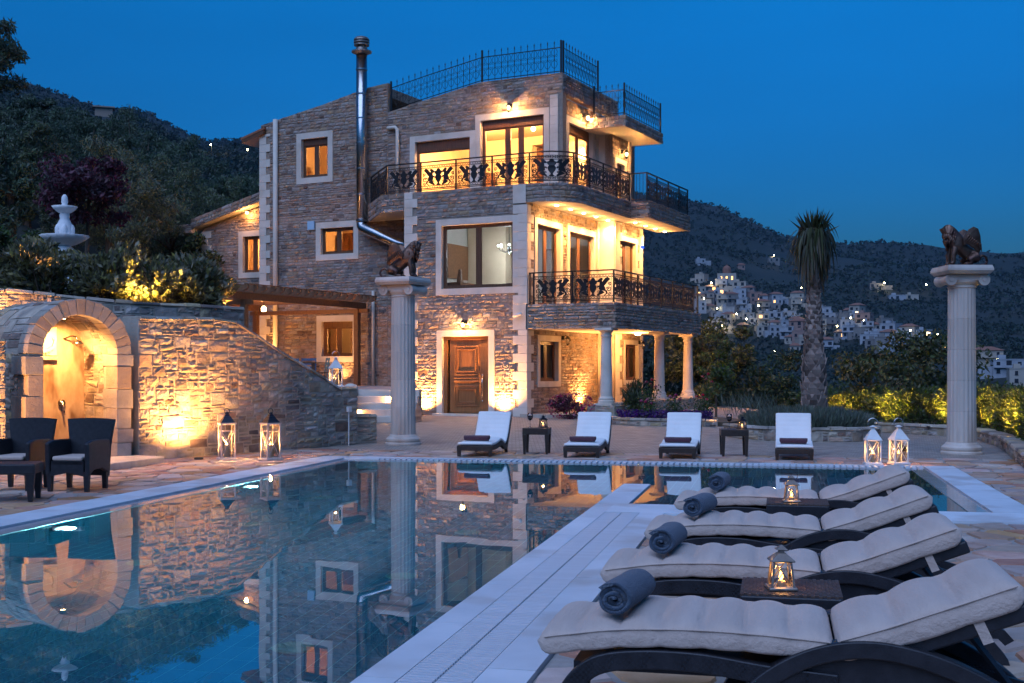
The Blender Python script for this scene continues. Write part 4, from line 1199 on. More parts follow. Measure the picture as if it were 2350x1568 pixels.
# utility boxes, camera, siren
b = MB(); b.box(-9.17,1.80,6.09,-8.90,1.872,6.38); o = b.build('utility_box', mat('pale_blue_plastic',(0.30,0.50,0.66),rough=.5)); o.location=(KX,KY,0); o.rotation_euler=(0,0,-HB); tag(o,'small pale blue utility box on the stone wall left of the middle window','utility box')
t = thing('security_camera','white tube security camera on the corner above the entrance','camera',HW(-.2,-.05,2.95),-HB)
b = MB(); b.tube([(0,.03,.04),(0,-.06,.0)],.02,8); b.build('bracket',m_white,t); b = MB(); b.tube([(.12,-.1,.04),(-.14,-.14,-.04)],.04,12); b.build('body',m_white,t,smooth=True)
t = thing('alarm_siren','white alarm siren with blue beacon at the first-floor corner','siren',HW(.66,7.45,5.7),-HB)
b = MB(); b.box(0,-.1,-.1,.08,.1,.28); b.build('case',m_white,t,bevel=.02); b = MB(); b.ball((.06,0,-.14),.06,10); b.build('beacon',emit('blue_beacon',(.02,.1,1),2.5),t,smooth=True)

# ================================================================== GARDEN TERRACES AND WALLS
b = MB()
b.prism([(-3.1,22.6),(-4.15,31.9),(-2.65,31.7),HW(-4.12,.0)[:2],HW(-4.12,1.9)[:2],HW(-11.2,1.9)[:2],HW(-11.2,3.5)[:2],HW(-15.3,3.5)[:2],(-13.5,36),(-9.0,27),(-5.6,21.3),(-4.5,20.4)], -.1, .84)
o = b.build('pergola_terrace', m_flag); tag(o, 'raised stone terrace under the pergola', None, None, 'structure')
b = MB()
b.prism([(-4.75,20.75),(-5.6,23.5),(-8.3,29),(-11.5,36),(-15,40),(-26,38),(-24,17.5),(-9.6,18.5),(-7.9,18.85),(-6.1,19.35),(-5.35,20.0)], -.1, 2.36)
o = b.build('upper_garden', m_soil); tag(o, 'raised garden bed of dark soil behind the retaining wall', None, None, 'structure')

def curved_wall(name, label, pts, prof, thick, cap=True, rub=True, lim=300, z0=0.0, big=1.0):
    t = thing(name, label, 'wall', (0,0,0))
    f, L_ = path_map(pts)
    tp = lerp_top(prof)
    n = 40; ls = sorted({L_*k/n for k in range(n+1)} | {p[0] for p in prof if 0 < p[0] < L_})
    b = MB()
    b.strip([(l,tp(l)-.01) for l in ls], [(l,z0-.05) for l in ls], f, -thick, 0)
    core = b.build('core', m_rmortar, t)
    st = []
    rubble(st, f, 0, L_, z0, tp, big=big)
    # right end face
    p = Vector(f(L_,0,0)); q = Vector(f(L_,0,-thick)); e = (q-p).normalized(); nn = Vector(f(L_,0,0))-Vector(f(L_-.05,0,0)); nn.normalize()
    rubble(st, lambda a,b_,d: tuple(p+e*a+nn*d+Vector((0,0,b_))), 0, thick, z0, tp(L_))
    pieces('rubble_stone', st, m_rubble, t, lim)
    if cap:
        l = 0.0
        while l < L_-.02:
            w = min(rng.uniform(.28,.5), L_-l)
            b = MB(); z_ = .02+rng.uniform(0,.02)
            za, zb = tp(l+.006), tp(l+w-.006)
            vs = [f(l+.006,za-.02,.03+rng.uniform(0,.02)),f(l+w-.006,zb-.02,.03+rng.uniform(0,.02)),f(l+w-.006,zb-.02,-thick-.02),f(l+.006,za-.02,-thick-.02),
                  f(l+.012,za+z_,.02),f(l+w-.012,zb+z_,.02),f(l+w-.012,zb+z_,-thick),f(l+.012,za+z_,-thick)]
            b.add(vs, [(3,2,1,0),(4,5,6,7),(0,1,5,4),(1,2,6,5),(2,3,7,6),(3,0,4,7)])
            b.build('cap_stone', m_rubble, t, bevel=.008, seg=1); l += w
    return t, f, L_
curved_wall('garden_wall', 'long rubble stone garden wall sloping down towards the steps',
    [(-5.52,17.72),(-5.05,18.35),(-4.55,19.05),(-3.9,20.1),(-3.3,21.05),(-2.82,21.85)],
    [(0,2.12),(1.6,2.16),(1.95,2.10),(2.6,1.79),(2.95,1.63),(3.62,1.365),(4.2,1.12),(4.35,1.02),(5.1,1.02)], .42)
curved_wall('garden_wall', 'low square stone block at the foot of the sloping garden wall, by the steps',
    [(-2.95,22.02),(-2.52,22.30)], [(0,.5),(.6,.5)], .45, lim=60)
curved_wall('retaining_wall', 'upper stone retaining wall under the hedge, behind the arch',
    [(-11.5,17.9),(-9.5,18.2),(-7.9,18.5),(-6.05,19.0),(-5.25,19.7),(-4.6,20.55)], [(0,2.75),(2,2.68),(3.6,2.60),(5.5,2.42),(7.7,2.40)], .35, lim=200, z0=.8)
curved_wall('garden_wall', 'warm-lit stone wall at the far left beside the arch',
    [(-9.0,14.7),(-7.6,15.6),(-6.86,16.22)], [(0,1.75),(3,1.75)], .4, lim=150, big=1.8)

# ---- shower niche under a stone barrel arch
AO = (-6.15,17.05); AR = R(46)
niche = thing('arched_niche', 'stone barrel-arched shower niche lit from inside', 'arch', (AO[0],AO[1],0), AR)
HWD, SPR, RO, DP = .565, 1.58, .79, 1.0
def arc(r, n=24, a0=0, a1=PI): return [(r*math.cos(a0+(a1-a0)*k/n), SPR+r*math.sin(a0+(a1-a0)*k/n)) for k in range(n+1)]
m_plaster = mat('niche_plaster', (0.36,0.25,0.16), (0.54,0.42,0.30), scale=4, rough=0.8, bump=0.3, c3=(0.17,0.10,0.06), s3=3.0, stretch=(1,1,.4))
b = MB()   # solid of the vault between inner and outer line, run back into the bank
fyz = lambda a, z, d: (a, d, z)
inn = [(HWD,0)]+arc(HWD)+[(-HWD,0)]; outr = [(RO+.1,0)]+arc(RO-.03)+[(-RO-.02,0)]
outr = [(RO-.03,0)]+arc(RO-.03)+[(-RO+.03,0)]
b.strip(inn, outr, fyz, .03, DP+.9)
core = b.build('vault_core', m_rmortar, niche)
b = MB(); b.box(-HWD,DP,0,HWD,DP+.1,SPR); b.ext(arc(HWD), lambda a,z,d:(a,d,z), DP, DP+.1); b.build('back_wall', m_plaster, niche)
vs_ = []
nv = 17
for k in range(nv):    # voussoirs
    a0 = PI*k/nv+.004; a1 = PI*(k+1)/nv-.004
    r0 = HWD-.012+rng.uniform(0,.006); r1 = RO-.01+rng.uniform(-.012,.012)
    top = [(r1*math.cos(a0+(a1-a0)*j/3), SPR+r1*math.sin(a0+(a1-a0)*j/3)) for j in range(4)]
    bot = [(r0*math.cos(a0+(a1-a0)*j/3), SPR+r0*math.sin(a0+(a1-a0)*j/3)) for j in range(4)]
    q = MB(); q.strip(top, bot, fyz, -.045+rng.uniform(-.006,.006), .26); q.build('voussoir', m_arch, niche, bevel=.005, seg=1)
for sg in (-1,1):
    z = 0; k = 0
    while z < SPR-.02:
        h = min(rng.uniform(.2,.34), SPR-z); w = rng.uniform(.20,.215) + (.03 if k % 2 else 0)
        x0 = HWD-.015; x1 = HWD+w
        q = MB(); q.box(min(sg*x0,sg*x1), -.045+rng.uniform(-.006,.006), z+.003, max(sg*x0,sg*x1), .3+.1*(k%2), z+h-.003); q.build('jamb_stone', m_arch, niche, bevel=.006, seg=1)
        z += h; k += 1
ist = []
rubble(ist, lambda a,b_,d: (HWD-d, a, b_), .38, DP, 0, SPR, dep=.012, rgh=.005, big=2)
for q0 in range(0,5):
    pass
rubble(ist, lambda a,b_,d: ((HWD-d)*math.cos(b_/HWD), a, SPR+(HWD-d)*math.sin(b_/HWD)), .26, DP, 0, HWD*PI*.98, dep=.010, rgh=.004, big=3)
rubble(ist, lambda a,b_,d: (-HWD+d, a, b_), .38, DP, 0, SPR, dep=.012, rgh=.005, big=2)
rubble(ist, lambda a,b_,d: ((RO-.03+d)*math.cos(b_/RO), a, SPR+(RO-.03+d)*math.sin(b_/RO)), .27, 1.8, 0, RO*PI*.98, cw=.12, ch=.12, dep=.02, rgh=.006, big=2)
rubble(ist, lambda a,b_,d: (-RO+.03-d, a, b_), .27, 1.8, .3, SPR, dep=.02, rgh=.006)
pieces('rubble_stone', ist, m_rubble, niche, 200)
b = MB(); b.box(-.42,DP-.07,1.5,.12,DP,1.56); b.build('shelf', m_rubble, niche, bevel=.01)
# shower arm and valve on the back wall
b = MB(); b.tube([(.24,DP,1.82),(.26,DP-.2,1.86),(.28,DP-.32,1.84),(.285,DP-.36,1.79)],.012,8); b.lathe([(.02,.05),(.07,.02),(.075,0),(.07,-.005)],16,(.285,DP-.37,1.74)); b.build('shower_head', m_steel, niche, smooth=True)
b = MB(); b.tube([(.2,DP,.86),(.2,DP-.03,.86)],.055,14); b.tube([(.2,DP-.03,.86),(.2,DP-.07,.86)],.03,10); b.tube([(.2,DP-.06,.86),(.215,DP-.07,.72)],.012,8); b.build('shower_valve', m_steel, niche, smooth=True)
# ship relief leaning on the shelf
NW = Matrix.LocRotScale(Vector((AO[0],AO[1],0)), Matrix.Rotation(AR,3,'Z').to_quaternion(), None)
rel = thing('ship_relief', 'carved plaster relief of an ancient sailing ship on the niche shelf', 'relief', (NW @ Vector((-.13,DP-.02,1.565))), AR)
m_relief = mat('relief_plaster', (0.70,0.60,0.44), (0.76,0.66,0.50), scale=6, rough=0.8, bump=0.1)
b = MB(); b.box(-.25,-.01,0,.25,.02,.42); b.build('plaque', m_relief, rel, bevel=.008)
b = MB()
b.strip([(-.21,.16),(-.1,.11),(.08,.10),(.17,.14),(.20,.24)],[(-.20,.12),(-.1,.05),(.08,.045),(.185,.10),(.215,.235)], lambda a,z,d:(a,d,z), -.045, -.008); b.build('hull', m_relief, rel)
b = MB(); b.tube([(0,-.025,.11),(0,-.025,.36)],.010,6); b.tube([(-.12,-.025,.33),(.12,-.025,.34)],.008,6); b.tube([(-.06,-.02,.11),(-.1,-.02,.33)],.006,5); b.tube([(.2,-.025,.23),(.17,-.03,.26),(.19,-.03,.29)],.010,6); b.build('mast', m_relief, rel)
b = MB()
for k in range(9): b.tube([(-.17+k*.04,-.04,.11),(-.2+k*.04,-.045,.03)],.006,5)
b.build('oars', m_relief, rel)
t = thing('niche_lamp', 'small bright lamp in the crown of the arched niche', 'spotlight', NW @ Vector((-.05,.42,SPR+HWD-.03)), AR)
b = MB(); b.lathe([(.045,-.02),(.045,.03)],14); b.build('housing', m_steel, t); b = MB(); b.lathe([(.035,-.026),(.035,-.021)],14); b.build('lens', m_bulbw, t)
lamp('niche_light',(0,0.0,-.06),60,WARM,.05,t,'SPOT',(0,.15,-1),165,.5)
b = MB(); b.prism([(-7.1,15.7),(-5.5,15.62),(-5.03,17.35),(-5.5,17.68),(-6.55,16.62),(-6.95,16.2)], 0, .10)
o = b.build('shower_step', m_colmarble, None, bevel=.012); tag(o, 'low cream stone step in front of the arched niche', 'step')
b = MB(); b.prism([(-6.1,16.3),(-5.46,16.95),(-6.2,17.75),(-6.9,17.1)], 0, .085)
o = b.build('shower_floor', m_cream, niche); o.matrix_local = NW.inverted()
uplight('bright ground uplight grazing the rubble garden wall', (-4.70,17.98,.012), (-.20,.13,1), 130, 140, WARM)
uplight('ground uplight at the warm-lit wall far left', (-7.15,15.3,.012), (-.2,.2,1), 120, 165, WARM)

# power box with conduit on the wall end
t = thing('power_socket_box', 'white outdoor socket box with conduit at the end of the garden wall', 'socket box', (-2.98,21.50,0), R(58.5))
b = MB(); b.box(-.05,-.10,.60,.05,-.05,.70); b.build('box', m_white, t, bevel=.006); b = MB(); b.tube([(0,-.065,0),(0,-.065,.6)],.012,8); b.build('conduit', m_white, t)

# ---- stone steps up to the terrace
steps = thing('stone_steps', 'five lit stone steps leading up to the pergola terrace', 'steps', (-3.4,30.75,0), R(-6))
for k in range(5):
    b = MB(); b.box(-.78,k*.24,0.0 if k == 0 else k*.168-.12,.86,1.3,(k+1)*.168); b.build('step', m_colmarble if k % 2 else m_cream, steps, bevel=.012)
for k, (x, y, z, wd_) in enumerate(((.12,.68,.60,'higher'),(-.62,.18,.25,'lower'))):
    t = thing('step_light', 'small round light set in a step riser, the '+wd_+' of two', 'step light', steps.matrix_basis @ Vector((x,y,z)), R(-6), 'lights in the steps')
    b = MB(); b.tube([(0,0.02,0),(0,.03,0)],.035,12); b.build('lens', m_bulbw, t); lamp('step_glow',(0,-.05,0),3.0,WARM2,.03,t)

# ---- pergola
PZ = .84
perg = thing('pergola', 'brown timber pergola with slatted roof against the villa', 'pergola', (KX,KY,0), -HB)
for s, t_ in ((-6.75,-4.35),(-6.9,1.45),(-10.95,1.3),(-10.8,-4.35)):
    b = MB(); b.box(s-.085,t_-.085,PZ-.02,s+.085,t_+.085,3.36); b.build('post', m_pergola, perg, bevel=.01)
for s in (-6.8,-10.9):
    b = MB(); b.ext([(-5.1,3.42),(-4.95,3.36),(1.75,3.36),(1.75,3.56),(-5.1,3.56)], lambda a,z,d:(s+d,a,z), -.06, .06); b.build('beam', m_pergola, perg, bevel=.008)
for t_ in (-4.35,1.45):
    b = MB(); b.box(-11.3,t_-.05,3.22,-6.45,t_+.05,3.355); b.build('beam', m_pergola, perg, bevel=.008)
for k in range(17):
    t_ = -4.9+k*.395
    b = MB(); b.ext([(-11.6,3.63),(-11.45,3.562),(-6.3,3.562),(-6.15,3.63),(-6.15,3.73),(-11.6,3.73)], lambda a,z,d:(a,t_+d,z), -.035, .035); b.build('rafter', m_pergola, perg)
for k in range(13):
    s = -11.3+k*.42
    b = MB(); b.box(s,-4.95,3.732,s+.05,1.6,3.765); b.build('batten', m_pergola, perg)
t = thing('pergola_lamp', 'warm lantern hanging under the pergola beams', 'hanging lamp', HW(-8.6,-1.2,3.3))
b = MB(); b.lathe([(.07,-.1),(.08,.0),(.03,.06)],10); b.build('globe', m_bulbw, t, smooth=True); b = MB(); b.tube([(0,0,.05),(0,0,.27)],.008,5); b.build('cord', m_iron, t); lamp('pergola_light',(0,0,-.15),42,WARM,.07,t)

# dining table and rush-seat chairs on the terrace
def tavern_chair(label, x, y, rz, m):
    t = thing('tavern_chair', label, 'chair', (x,y,PZ), rz, 'rush-seat chairs at the terrace table')
    for sx in (-.19,.19):
        b = MB(); b.tube([(sx,-.19,0),(sx,-.19,.45)],.018,6); b.build('leg', m, t)
        b = MB(); b.tube([(sx,.19,0),(sx,.19,.45),(sx*1.03,.24,.86)],.018,6); b.build('leg', m, t)
    b = MB(); b.box(-.21,-.21,.43,.21,.21,.46); b.build('seat', m_wood, t, bevel=.01)
    for z in (.58,.70,.82):
        b = MB(); b.ext([(-.19,z-.03),(.19,z-.03),(.19,z+.02),(.1,z+.04),(0,z+.03),(-.1,z+.04),(-.19,z+.02)], lambda a,b_,d:(a,.215+(b_-.45)*.11+d,b_), -.01,.01); b.build('back_slat', m, t)
    b = MB(); b.tube([(-.19,-.19,.2),(.19,-.19,.2)],.011,5); b.tube([(-.19,.19,.2),(.19,.19,.2)],.011,5); b.tube([(-.19,-.19,.15),(-.19,.19,.15)],.011,5); b.tube([(.19,-.19,.15),(.19,.19,.15)],.011,5); b.build('stretcher', m, t)
m_blue = mat('blue_chair_paint', (0.05,0.11,0.20), (0.07,0.14,0.24), scale=8, rough=.6); m_sage = mat('sage_chair_paint', (0.12,0.20,0.17), (0.15,0.24,0.2), scale=8, rough=.6)
tavern_chair('sage green rush-seat chair at the right end of the terrace table', -5.40,33.6, R(-70), m_sage)
tavern_chair('blue chair behind the terrace table, the left one', -6.35,34.5, R(10), m_blue)
tavern_chair('blue chair behind the terrace table, beside the sage green chair', -5.85,34.4, R(5), m_blue)
t = thing('dining_table', 'dark wooden dining table on the pergola terrace', 'table', (-6.25,33.7,PZ), R(8))
b = MB(); b.box(-.75,-.42,.70,.75,.42,.745); b.build('tabletop', m_wood, t, bevel=.01)
for sx in (-.65,.65):
    for sy in (-.34,.34):
        b = MB(); b.box(sx-.04,sy-.04,0,sx+.04,sy+.04,.70); b.build('leg', m_wood, t)
b = MB(); b.ball((0,0,.07),.13,12,1.2,.8,.6); b.ball((.12,.03,.05),.07,10); b.tube([(-.12,0,.06),(-.2,.02,.03)],[.05,.01],8)
o = b.build('conch_shell', m_cream, None, True); o.location = (-4.45,33.0,PZ); tag(o, 'pale conch shell on the terrace edge above the steps', 'shell')

# ================================================================== FREE-STANDING COLUMNS WITH WINGED LIONS
def flute(th, z): return 1-.055*abs(math.sin(10*th))**0.7 if False else 1-.040*(0.5-0.5*math.cos(20*th))
def ornamental_column(label, x, y, rz, Hc=3.03):
    t = thing('marble_column', label, 'column', (x,y,0), rz, 'fluted columns by the pool')
    b = MB(); b.lathe([(.33,0),(.33,.035),(.30,.05),(.315,.075),(.315,.11),(.285,.135),(.265,.15),(.255,.17),(.235,.19)],40); b.build('base', m_colmarble, t, bevel=.004)
    nd = 5; z = .19; h = (Hc-.36-.19)/nd
    for k in range(nd):
        r0 = .228-.016*k/nd; r1 = .228-.016*(k+1)/nd
        b = MB(); b.lathe([(r0*.99,z+.001),(r0,z+.006),(r1,z+h-.006),(r1*.99,z+h-.001)],100,rad=flute); b.build('drum', m_colmarble, t, smooth=False); z += h
    b = MB(); b.lathe([(.21,z),(.222,z+.01),(.222,z+.03),(.205,z+.04),(.25,z+.09),(.26,z+.13)],40)
    b.box(-.275,-.235,z+.12,.275,.235,z+.22)
    cp_ = b.build('capital', m_colmarble, t, bevel=.006)
    for sx in (-1,1):
        q = MB(); q.tube([(sx*.27,-.25,z+.13),(sx*.27,0,z+.13),(sx*.27,.25,z+.13)],[.095,.07,.095],20); q.tube([(sx*.27,-.262,z+.13),(sx*.27,.262,z+.13)],.035,12)
        q.build('volute', m_colmarble, cp_, bevel=.006)
    b = MB(); b.frustum((0,0,z+.222),.66,.74,.05); b.frustum((0,0,z+.272),.74,.74,.035); b.frustum((0,0,z+.307),.74,.70,.05); b.build('abacus', m_colmarble, t)
    return z+.357
def skin_mesh(name, nodes, edges, mt, sub=2):
    me = bpy.data.meshes.new(name); me.from_pydata([n[0] for n in nodes], edges, [])
    o = bpy.data.objects.new(name, me); col.objects.link(o)
    sk = o.modifiers.new('skin','SKIN'); sk.use_smooth_shade = True
    sv = me.skin_vertices[0].data
    for k, n in enumerate(nodes): sv[k].radius = (n[1] if isinstance(n[1], tuple) else (n[1],n[1])); sv[k].use_root = (k == 0)
    ss = o.modifiers.new('sub','SUBSURF'); ss.levels = sub; ss.render_levels = sub
    dg = bpy.context.evaluated_depsgraph_get(); m2 = bpy.data.meshes.new_from_object(o.evaluated_get(dg))
    bpy.data.objects.remove(o); m2.materials.clear(); m2.materials.append(mt); m2.name = name
    return m2
def lion(label, x, y, z, rz):
    # seated winged lion looking along -X: chest and head forward, haunches folded on the slab
    t = thing('winged_lion_statue', label, 'statue', (x,y,z), rz, 'winged lion statues on the columns', 1.1)
    N_ = [((.17,0,.13),.105),((.08,0,.20),.105),((-.03,0,.29),.11),((-.12,0,.39),.115),((-.155,0,.48),.105),((-.19,0,.545),.085),((-.255,0,.54),.062),((-.305,0,.515),.040),
          ((-.13,.075,.28),.055),((-.165,.085,.15),.040),((-.16,.085,.05),.034),((-.215,.085,.025),.036),
          ((-.13,-.075,.28),.055),((-.165,-.085,.15),.040),((-.16,-.085,.05),.034),((-.215,-.085,.025),.036),
          ((.16,.10,.12),.085),((.05,.12,.10),.055),((.10,.125,.035),.036),((-.02,.125,.025),.034),
          ((.16,-.10,.12),.085),((.05,-.12,.10),.055),((.10,-.125,.035),.036),((-.02,-.125,.025),.034),
          ((.26,0,.12),.035),((.31,.0,.17),.022),((.37,.01,.15),.020),((.40,.02,.08),.019),((.36,.02,.03),.022),((.29,.02,.03),.026),
          ((-.215,.055,.60),.022),((-.215,-.055,.60),.022),((-.265,0,.485),.036)]
    E_ = [(0,1),(1,2),(2,3),(3,4),(4,5),(5,6),(6,7),(3,8),(8,9),(9,10),(10,11),(3,12),(12,13),(13,14),(14,15),(0,16),(16,17),(17,18),(18,19),(0,20),(20,21),(21,22),(22,23),
          (0,24),(24,25),(25,26),(26,27),(27,28),(28,29),(5,30),(5,31),(5,32)]
    link('body', skin_mesh('lion_body', N_, E_, m_bronze), t)
    b = MB()
    for k in range(46):   # mane locks round neck and chest
        a = rng.uniform(-2.6,2.6); h = rng.uniform(.30,.58); r_ = .10*(1.05-.3*abs(h-.44)/.2)
        cx = -.135-(h-.40)*.25; p = (cx+math.cos(a+PI)*r_*.9-.01, math.sin(a)*r_, h)
        b.tube([p,(p[0]-.018,p[1]*1.12,p[2]-.05),(p[0]-.012,p[1]*1.05,p[2]-.085)],[.022,.020,.006],6)
    b.build('mane', m_bronze, t, smooth=True)
    for sg in (-1,1):
        w = MB()
        top = [(-.04,.40),(.03,.53),(.10,.57),(.17,.54),(.21,.44),(.225,.33),(.23,.24)]
        bot = [(-.03,.30),(.01,.32),(.05,.31),(.09,.28),(.13,.25),(.17,.22),(.2,.19)]
        w.strip(top, bot, lambda a,z_,d: (a, sg*(.11+.07*max(0,(z_-.25))*2+d), z_), 0, .025)
        for k in range(7):
            q = .1+k*.12; w.tube([(-.02+.03*k,sg*.142,.36-.01*k),(.03+.03*k,sg*.165,.44-.02*k-.0),(.06+.028*k,sg*.16,.40-.035*k+.02)],[.012,.016,.006],5)
        w.build('wing', m_bronze, t, smooth=True, bevel=.006)
    b = MB(); b.box(-.28,-.17,-.0,.32,.17,.02); b.build('plinth', m_bronze, t, bevel=.006)
HT = ornamental_column('tall fluted marble column at the right edge by the hedge, lion on top', 7.28, 19.4, R(2))
lion('winged lion statue on the right-hand column, facing left', 7.28, 19.4, HT, R(4))
ornamental_column('tall fluted marble column in front of the villa, left of the door', -1.98, 21.8, R(-28))
lion('winged lion statue on the left-hand column, facing right', -1.98, 21.8, HT, R(180-12))

# ================================================================== FOUNTAIN in the upper garden
m_fount = mat('fountain_plaster', (0.72,0.72,0.71), (0.80,0.80,0.79), scale=10, rough=0.7, bump=0.2)
fo = thing('fountain', 'white two-tier scalloped garden fountain above the hedge', 'fountain', (-8.96,24.0,2.9), 0)
def scal(n, k): return lambda th, z: 1+k*max(0,z)*abs(math.cos(n*th/2))
b = MB(); b.lathe([(.34,-.6),(.34,.1),(.22,.2),(.18,.45),(.24,.55),(.26,.7),(.2,.86),(.12,.94)],24); b.build('pedestal', m_fount, fo, bevel=.005)
b = MB(); b.lathe([(.10,0),(.22,.04),(.36,.12),(.45,.21),(.44,.215),(.3,.14),(.05,.10)],48,(0,0,.93),scal(16,.4)); b.build('lower_bowl', m_fount, fo, smooth=True)
b = MB(); b.lathe([(.13,0),(.15,.05),(.17,.16),(.16,.28),(.11,.38),(.09,.42),(.1,.5),(.08,.56)],20,(0,0,1.06))
for k in range(6): b.ball((.14*math.cos(k),.14*math.sin(k),1.25),.07,8,1,1,1.8)
b.build('stem', m_fount, fo, smooth=True)
b = MB(); b.lathe([(.07,0),(.13,.03),(.2,.09),(.235,.15),(.22,.15),(.1,.1),(.03,.08)],40,(0,0,1.58),scal(12,.5)); b.build('upper_bowl', m_fount, fo, smooth=True)
b = MB(); b.lathe([(.06,0),(.065,.08),(.05,.1),(.065,.13),(.06,.22),(.045,.26),(.02,.29)],16,(0,0,1.68)); b.build('finial', m_fount, fo, smooth=True)

# ================================================================== FURNITURE
def resample(pts, step):
    P = [Vector(p) for p in pts]
    # Catmull-Rom through the points, then even steps
    dense = []
    for i in range(len(P)-1):
        p0 = P[max(i-1,0)]; p1 = P[i]; p2 = P[i+1]; p3 = P[min(i+2,len(P)-1)]
        for k in range(20):
            t = k/20
            dense.append(0.5*((2*p1)+(p2-p0)*t+(2*p0-5*p1+4*p2-p3)*t*t+(3*p1-p0-3*p2+p3)*t*t*t))
    dense.append(P[-1])
    L_ = [0]
    for a, b_ in zip(dense, dense[1:]): L_.append(L_[-1]+(b_-a).length)
    n = max(2, int(round(L_[-1]/step))); out = []; j = 0
    for k in range(n+1):
        s = L_[-1]*k/n
        while j < len(dense)-2 and L_[j+1] < s: j += 1
        q = (s-L_[j])/max(1e-9, L_[j+1]-L_[j]); out.append(dense[j]*(1-q)+dense[j+1]*q)
    return out, L_[-1]

def cushion(path, w, ht, seg, y0=0.0, step=.014, nr=40, ends=(.04,.04), puff=1.22, seam=.35, crown=1.12, seed=1):
    # a padded strip swept along (x,z) path; seg puffs along its length
    P, L_ = resample([(x,z) for x,z in path], step); rg = random.Random(seed)
    n = len(P); vs = []
    RING = [(-1+2*k/6, -1, False) for k in range(7)]+[(1.0,-.8,False),(1.0,-.3,False),(1.0,seam,False)]+[(1-2*(k+.35)/16.7,0,True) for k in range(17)]+[(-1.0,seam,False),(-1.0,-.3,False),(-1.0,-.8,False)]
    RING = [((y*.985 if (z == -1 and abs(y) == 1) else y), z, t_) for y, z, t_ in RING]; nr = len(RING)
    ph = [rg.uniform(0,6) for _ in range(6)]
    for i, p in enumerate(P):
        t = (P[min(i+1,n-1)]-P[max(i-1,0)]).normalized(); nn = Vector((-t.y, t.x))
        l = L_*i/(n-1); q = (l/L_*seg) % 1.0
        if i == n-1: q = 1.0
        s_ = max(0.0, math.sin(PI*q))**0.48
        e = 1.0
        if l < ends[0]: e = math.sqrt(max(0.0, 1-(1-l/ends[0])**2))
        if L_-l < ends[1]: e = min(e, math.sqrt(max(0.0, 1-(1-(L_-l)/ends[1])**2)))
        e = max(e, .12)
        for yf, zf, top in RING:
            yy = w/2*yf*(.982+.018*s_)*(.9+.1*e)
            if top:
                dome = max(0.0, 1-abs(yf)**3.2)**.6
                zz = ht*(seam+(crown-seam)*dome*(1-puff+puff*s_))*e
                zz += .0030*e*math.sin(yy*46+ph[0]+l*7)*(1-s_)*dome       # gathers along the seams
            else: zz = ht*zf*(.90+.10*s_ if zf < -.5 else 1)*e
            pos = p+nn*zz
            vs.append((pos.x, y0+w/2+yy, pos.y))
    fs = [(i*nr+k, i*nr+(k+1)%nr, (i+1)*nr+(k+1)%nr, (i+1)*nr+k) for i in range(n-1) for k in range(nr)]
    fs += [tuple(range(nr-1,-1,-1)), tuple((n-1)*nr+k for k in range(nr))]
    b = MB(); b.add(vs, fs); return b

